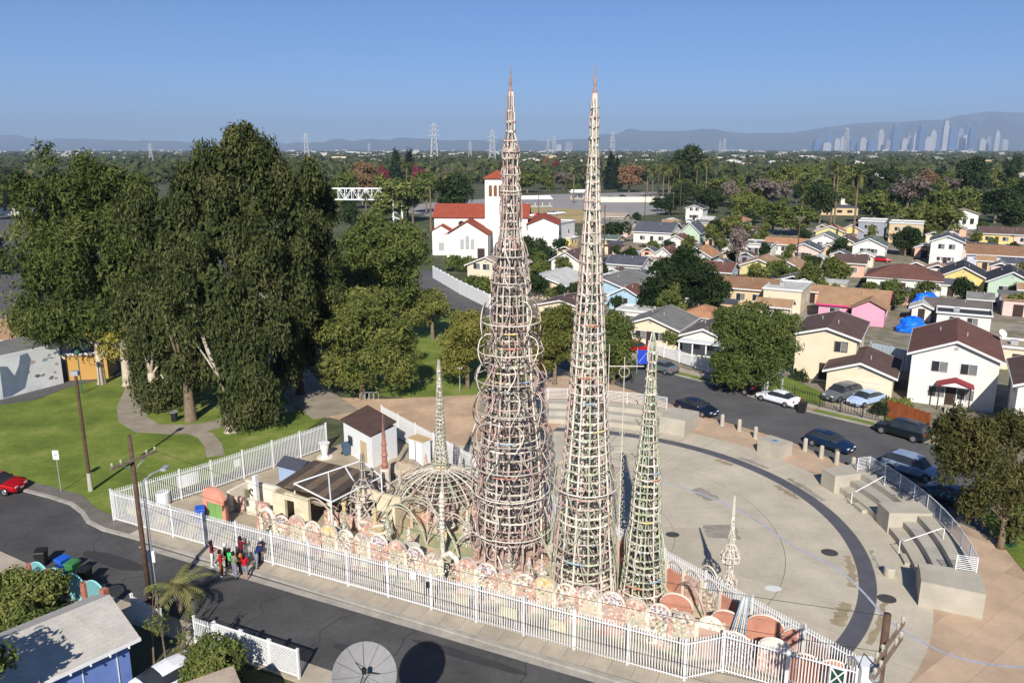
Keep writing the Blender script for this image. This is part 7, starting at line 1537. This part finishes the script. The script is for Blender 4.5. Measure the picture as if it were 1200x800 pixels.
for k, (cx_, w, ty, c) in enumerate(DTL):
    D_ = DT + rdd.uniform(-500, 900); m_ = mpp(D_, 100); h = zat(D_, ty); x = (cx_ - 600) * m_; w_ = w * m_
    nm = ['pale stone', 'blue glass', 'grey'][c]; t = thing('skyscraper', 'hazy %s skyscraper of the distant downtown' % nm, 'skyscraper', (x, D_, 0), rdd.uniform(-.3, .3), '%s downtown skyscrapers' % nm)
    MB().box(0, w_, 0, w_ * .8, 0, h * .8).build('shaft', Mdt[c], t); MB().box(w_ * .12, w_ * .88, w_ * .1, w_ * .7, h * .8, h * .95).build('upper_shaft', Mdt[c], t); MB().box(w_ * .3, w_ * .7, w_ * .2, w_ * .6, h * .95, h).build('crown', Mdt[2], t)
# mountains
prof = [(-700, 160), (-300, 158), (0, 163), (100, 164), (180, 168), (300, 169), (400, 166), (470, 162), (560, 163), (650, 164), (700, 160), (760, 154), (820, 152), (880, 157), (930, 155), (960, 150), (1020, 144), (1100, 141), (1150, 135), (1200, 133), (1350, 130), (1900, 140)]
DM = 20000.0; r = np.random.default_rng(9); nx, ny = 420, 34
xs = np.linspace(-700, 1900, nx); ridge = np.interp(xs, [p[0] for p in prof], [zat(DM, p[1]) for p in prof])
nz = sum(np.interp(np.arange(nx), np.linspace(0, nx, kk), r.normal(size=kk)) * am for kk, am in ((20, 22), (50, 16), (120, 9)))
V = []; Q = []
for j in range(ny):
    f = j / (ny - 1); env = math.sin(min(f * 1.45, 1) * math.pi / 2) ** 1.6 if f < .7 else 1 - (f - .7) / .3
    D_ = 15000 + 8500 * f; jit = np.interp(np.arange(nx), np.linspace(0, nx, 70), r.normal(size=70)) * 70 * math.sin(f * math.pi)
    for i in range(nx): V.append(((xs[i] - 600) * (DM * CP / F_PX) * (D_ / DM) , D_, max((ridge[i] + nz[i]) * env * (1 if f > .62 else .72 + .28 * abs(math.sin(xs[i] * .055 + 2.2 * math.sin(xs[i] * .017) + f * 2.4 + .5 * math.sin(f * 9 + xs[i] * .03)))) + jit[i] * (1 if f < .65 else 0) * .6, -30)))
for j in range(ny - 1):
    for i in range(nx - 1): Q.append((j * nx + i, j * nx + i + 1, (j + 1) * nx + i + 1, (j + 1) * nx + i))
tag(ob('mountains', np_mesh('mountains', np.array(V), np.array(Q), mat('mountain_scrub', S(84, 92, 84), .95, .3, .0008))), kind='structure')
# ------------------------------------------------------------------ haze
hm = bpy.data.materials.new('haze'); hm.use_nodes = True; nt = hm.node_tree; nt.nodes.clear()
pv = nt.nodes.new('ShaderNodeVolumePrincipled'); pv.inputs['Color'].default_value = (.57, .74, 1, 1); pv.inputs['Density'].default_value = HAZE; pv.inputs['Anisotropy'].default_value = 0.0
om = nt.nodes.new('ShaderNodeOutputMaterial'); nt.links.new(pv.outputs[0], om.inputs['Volume'])
tag(MB().box(-32500, 32500, -900, 32500, -31, 1080).build('haze', hm), 'pale blue haze lying over the whole plain', 'haze', kind='stuff')
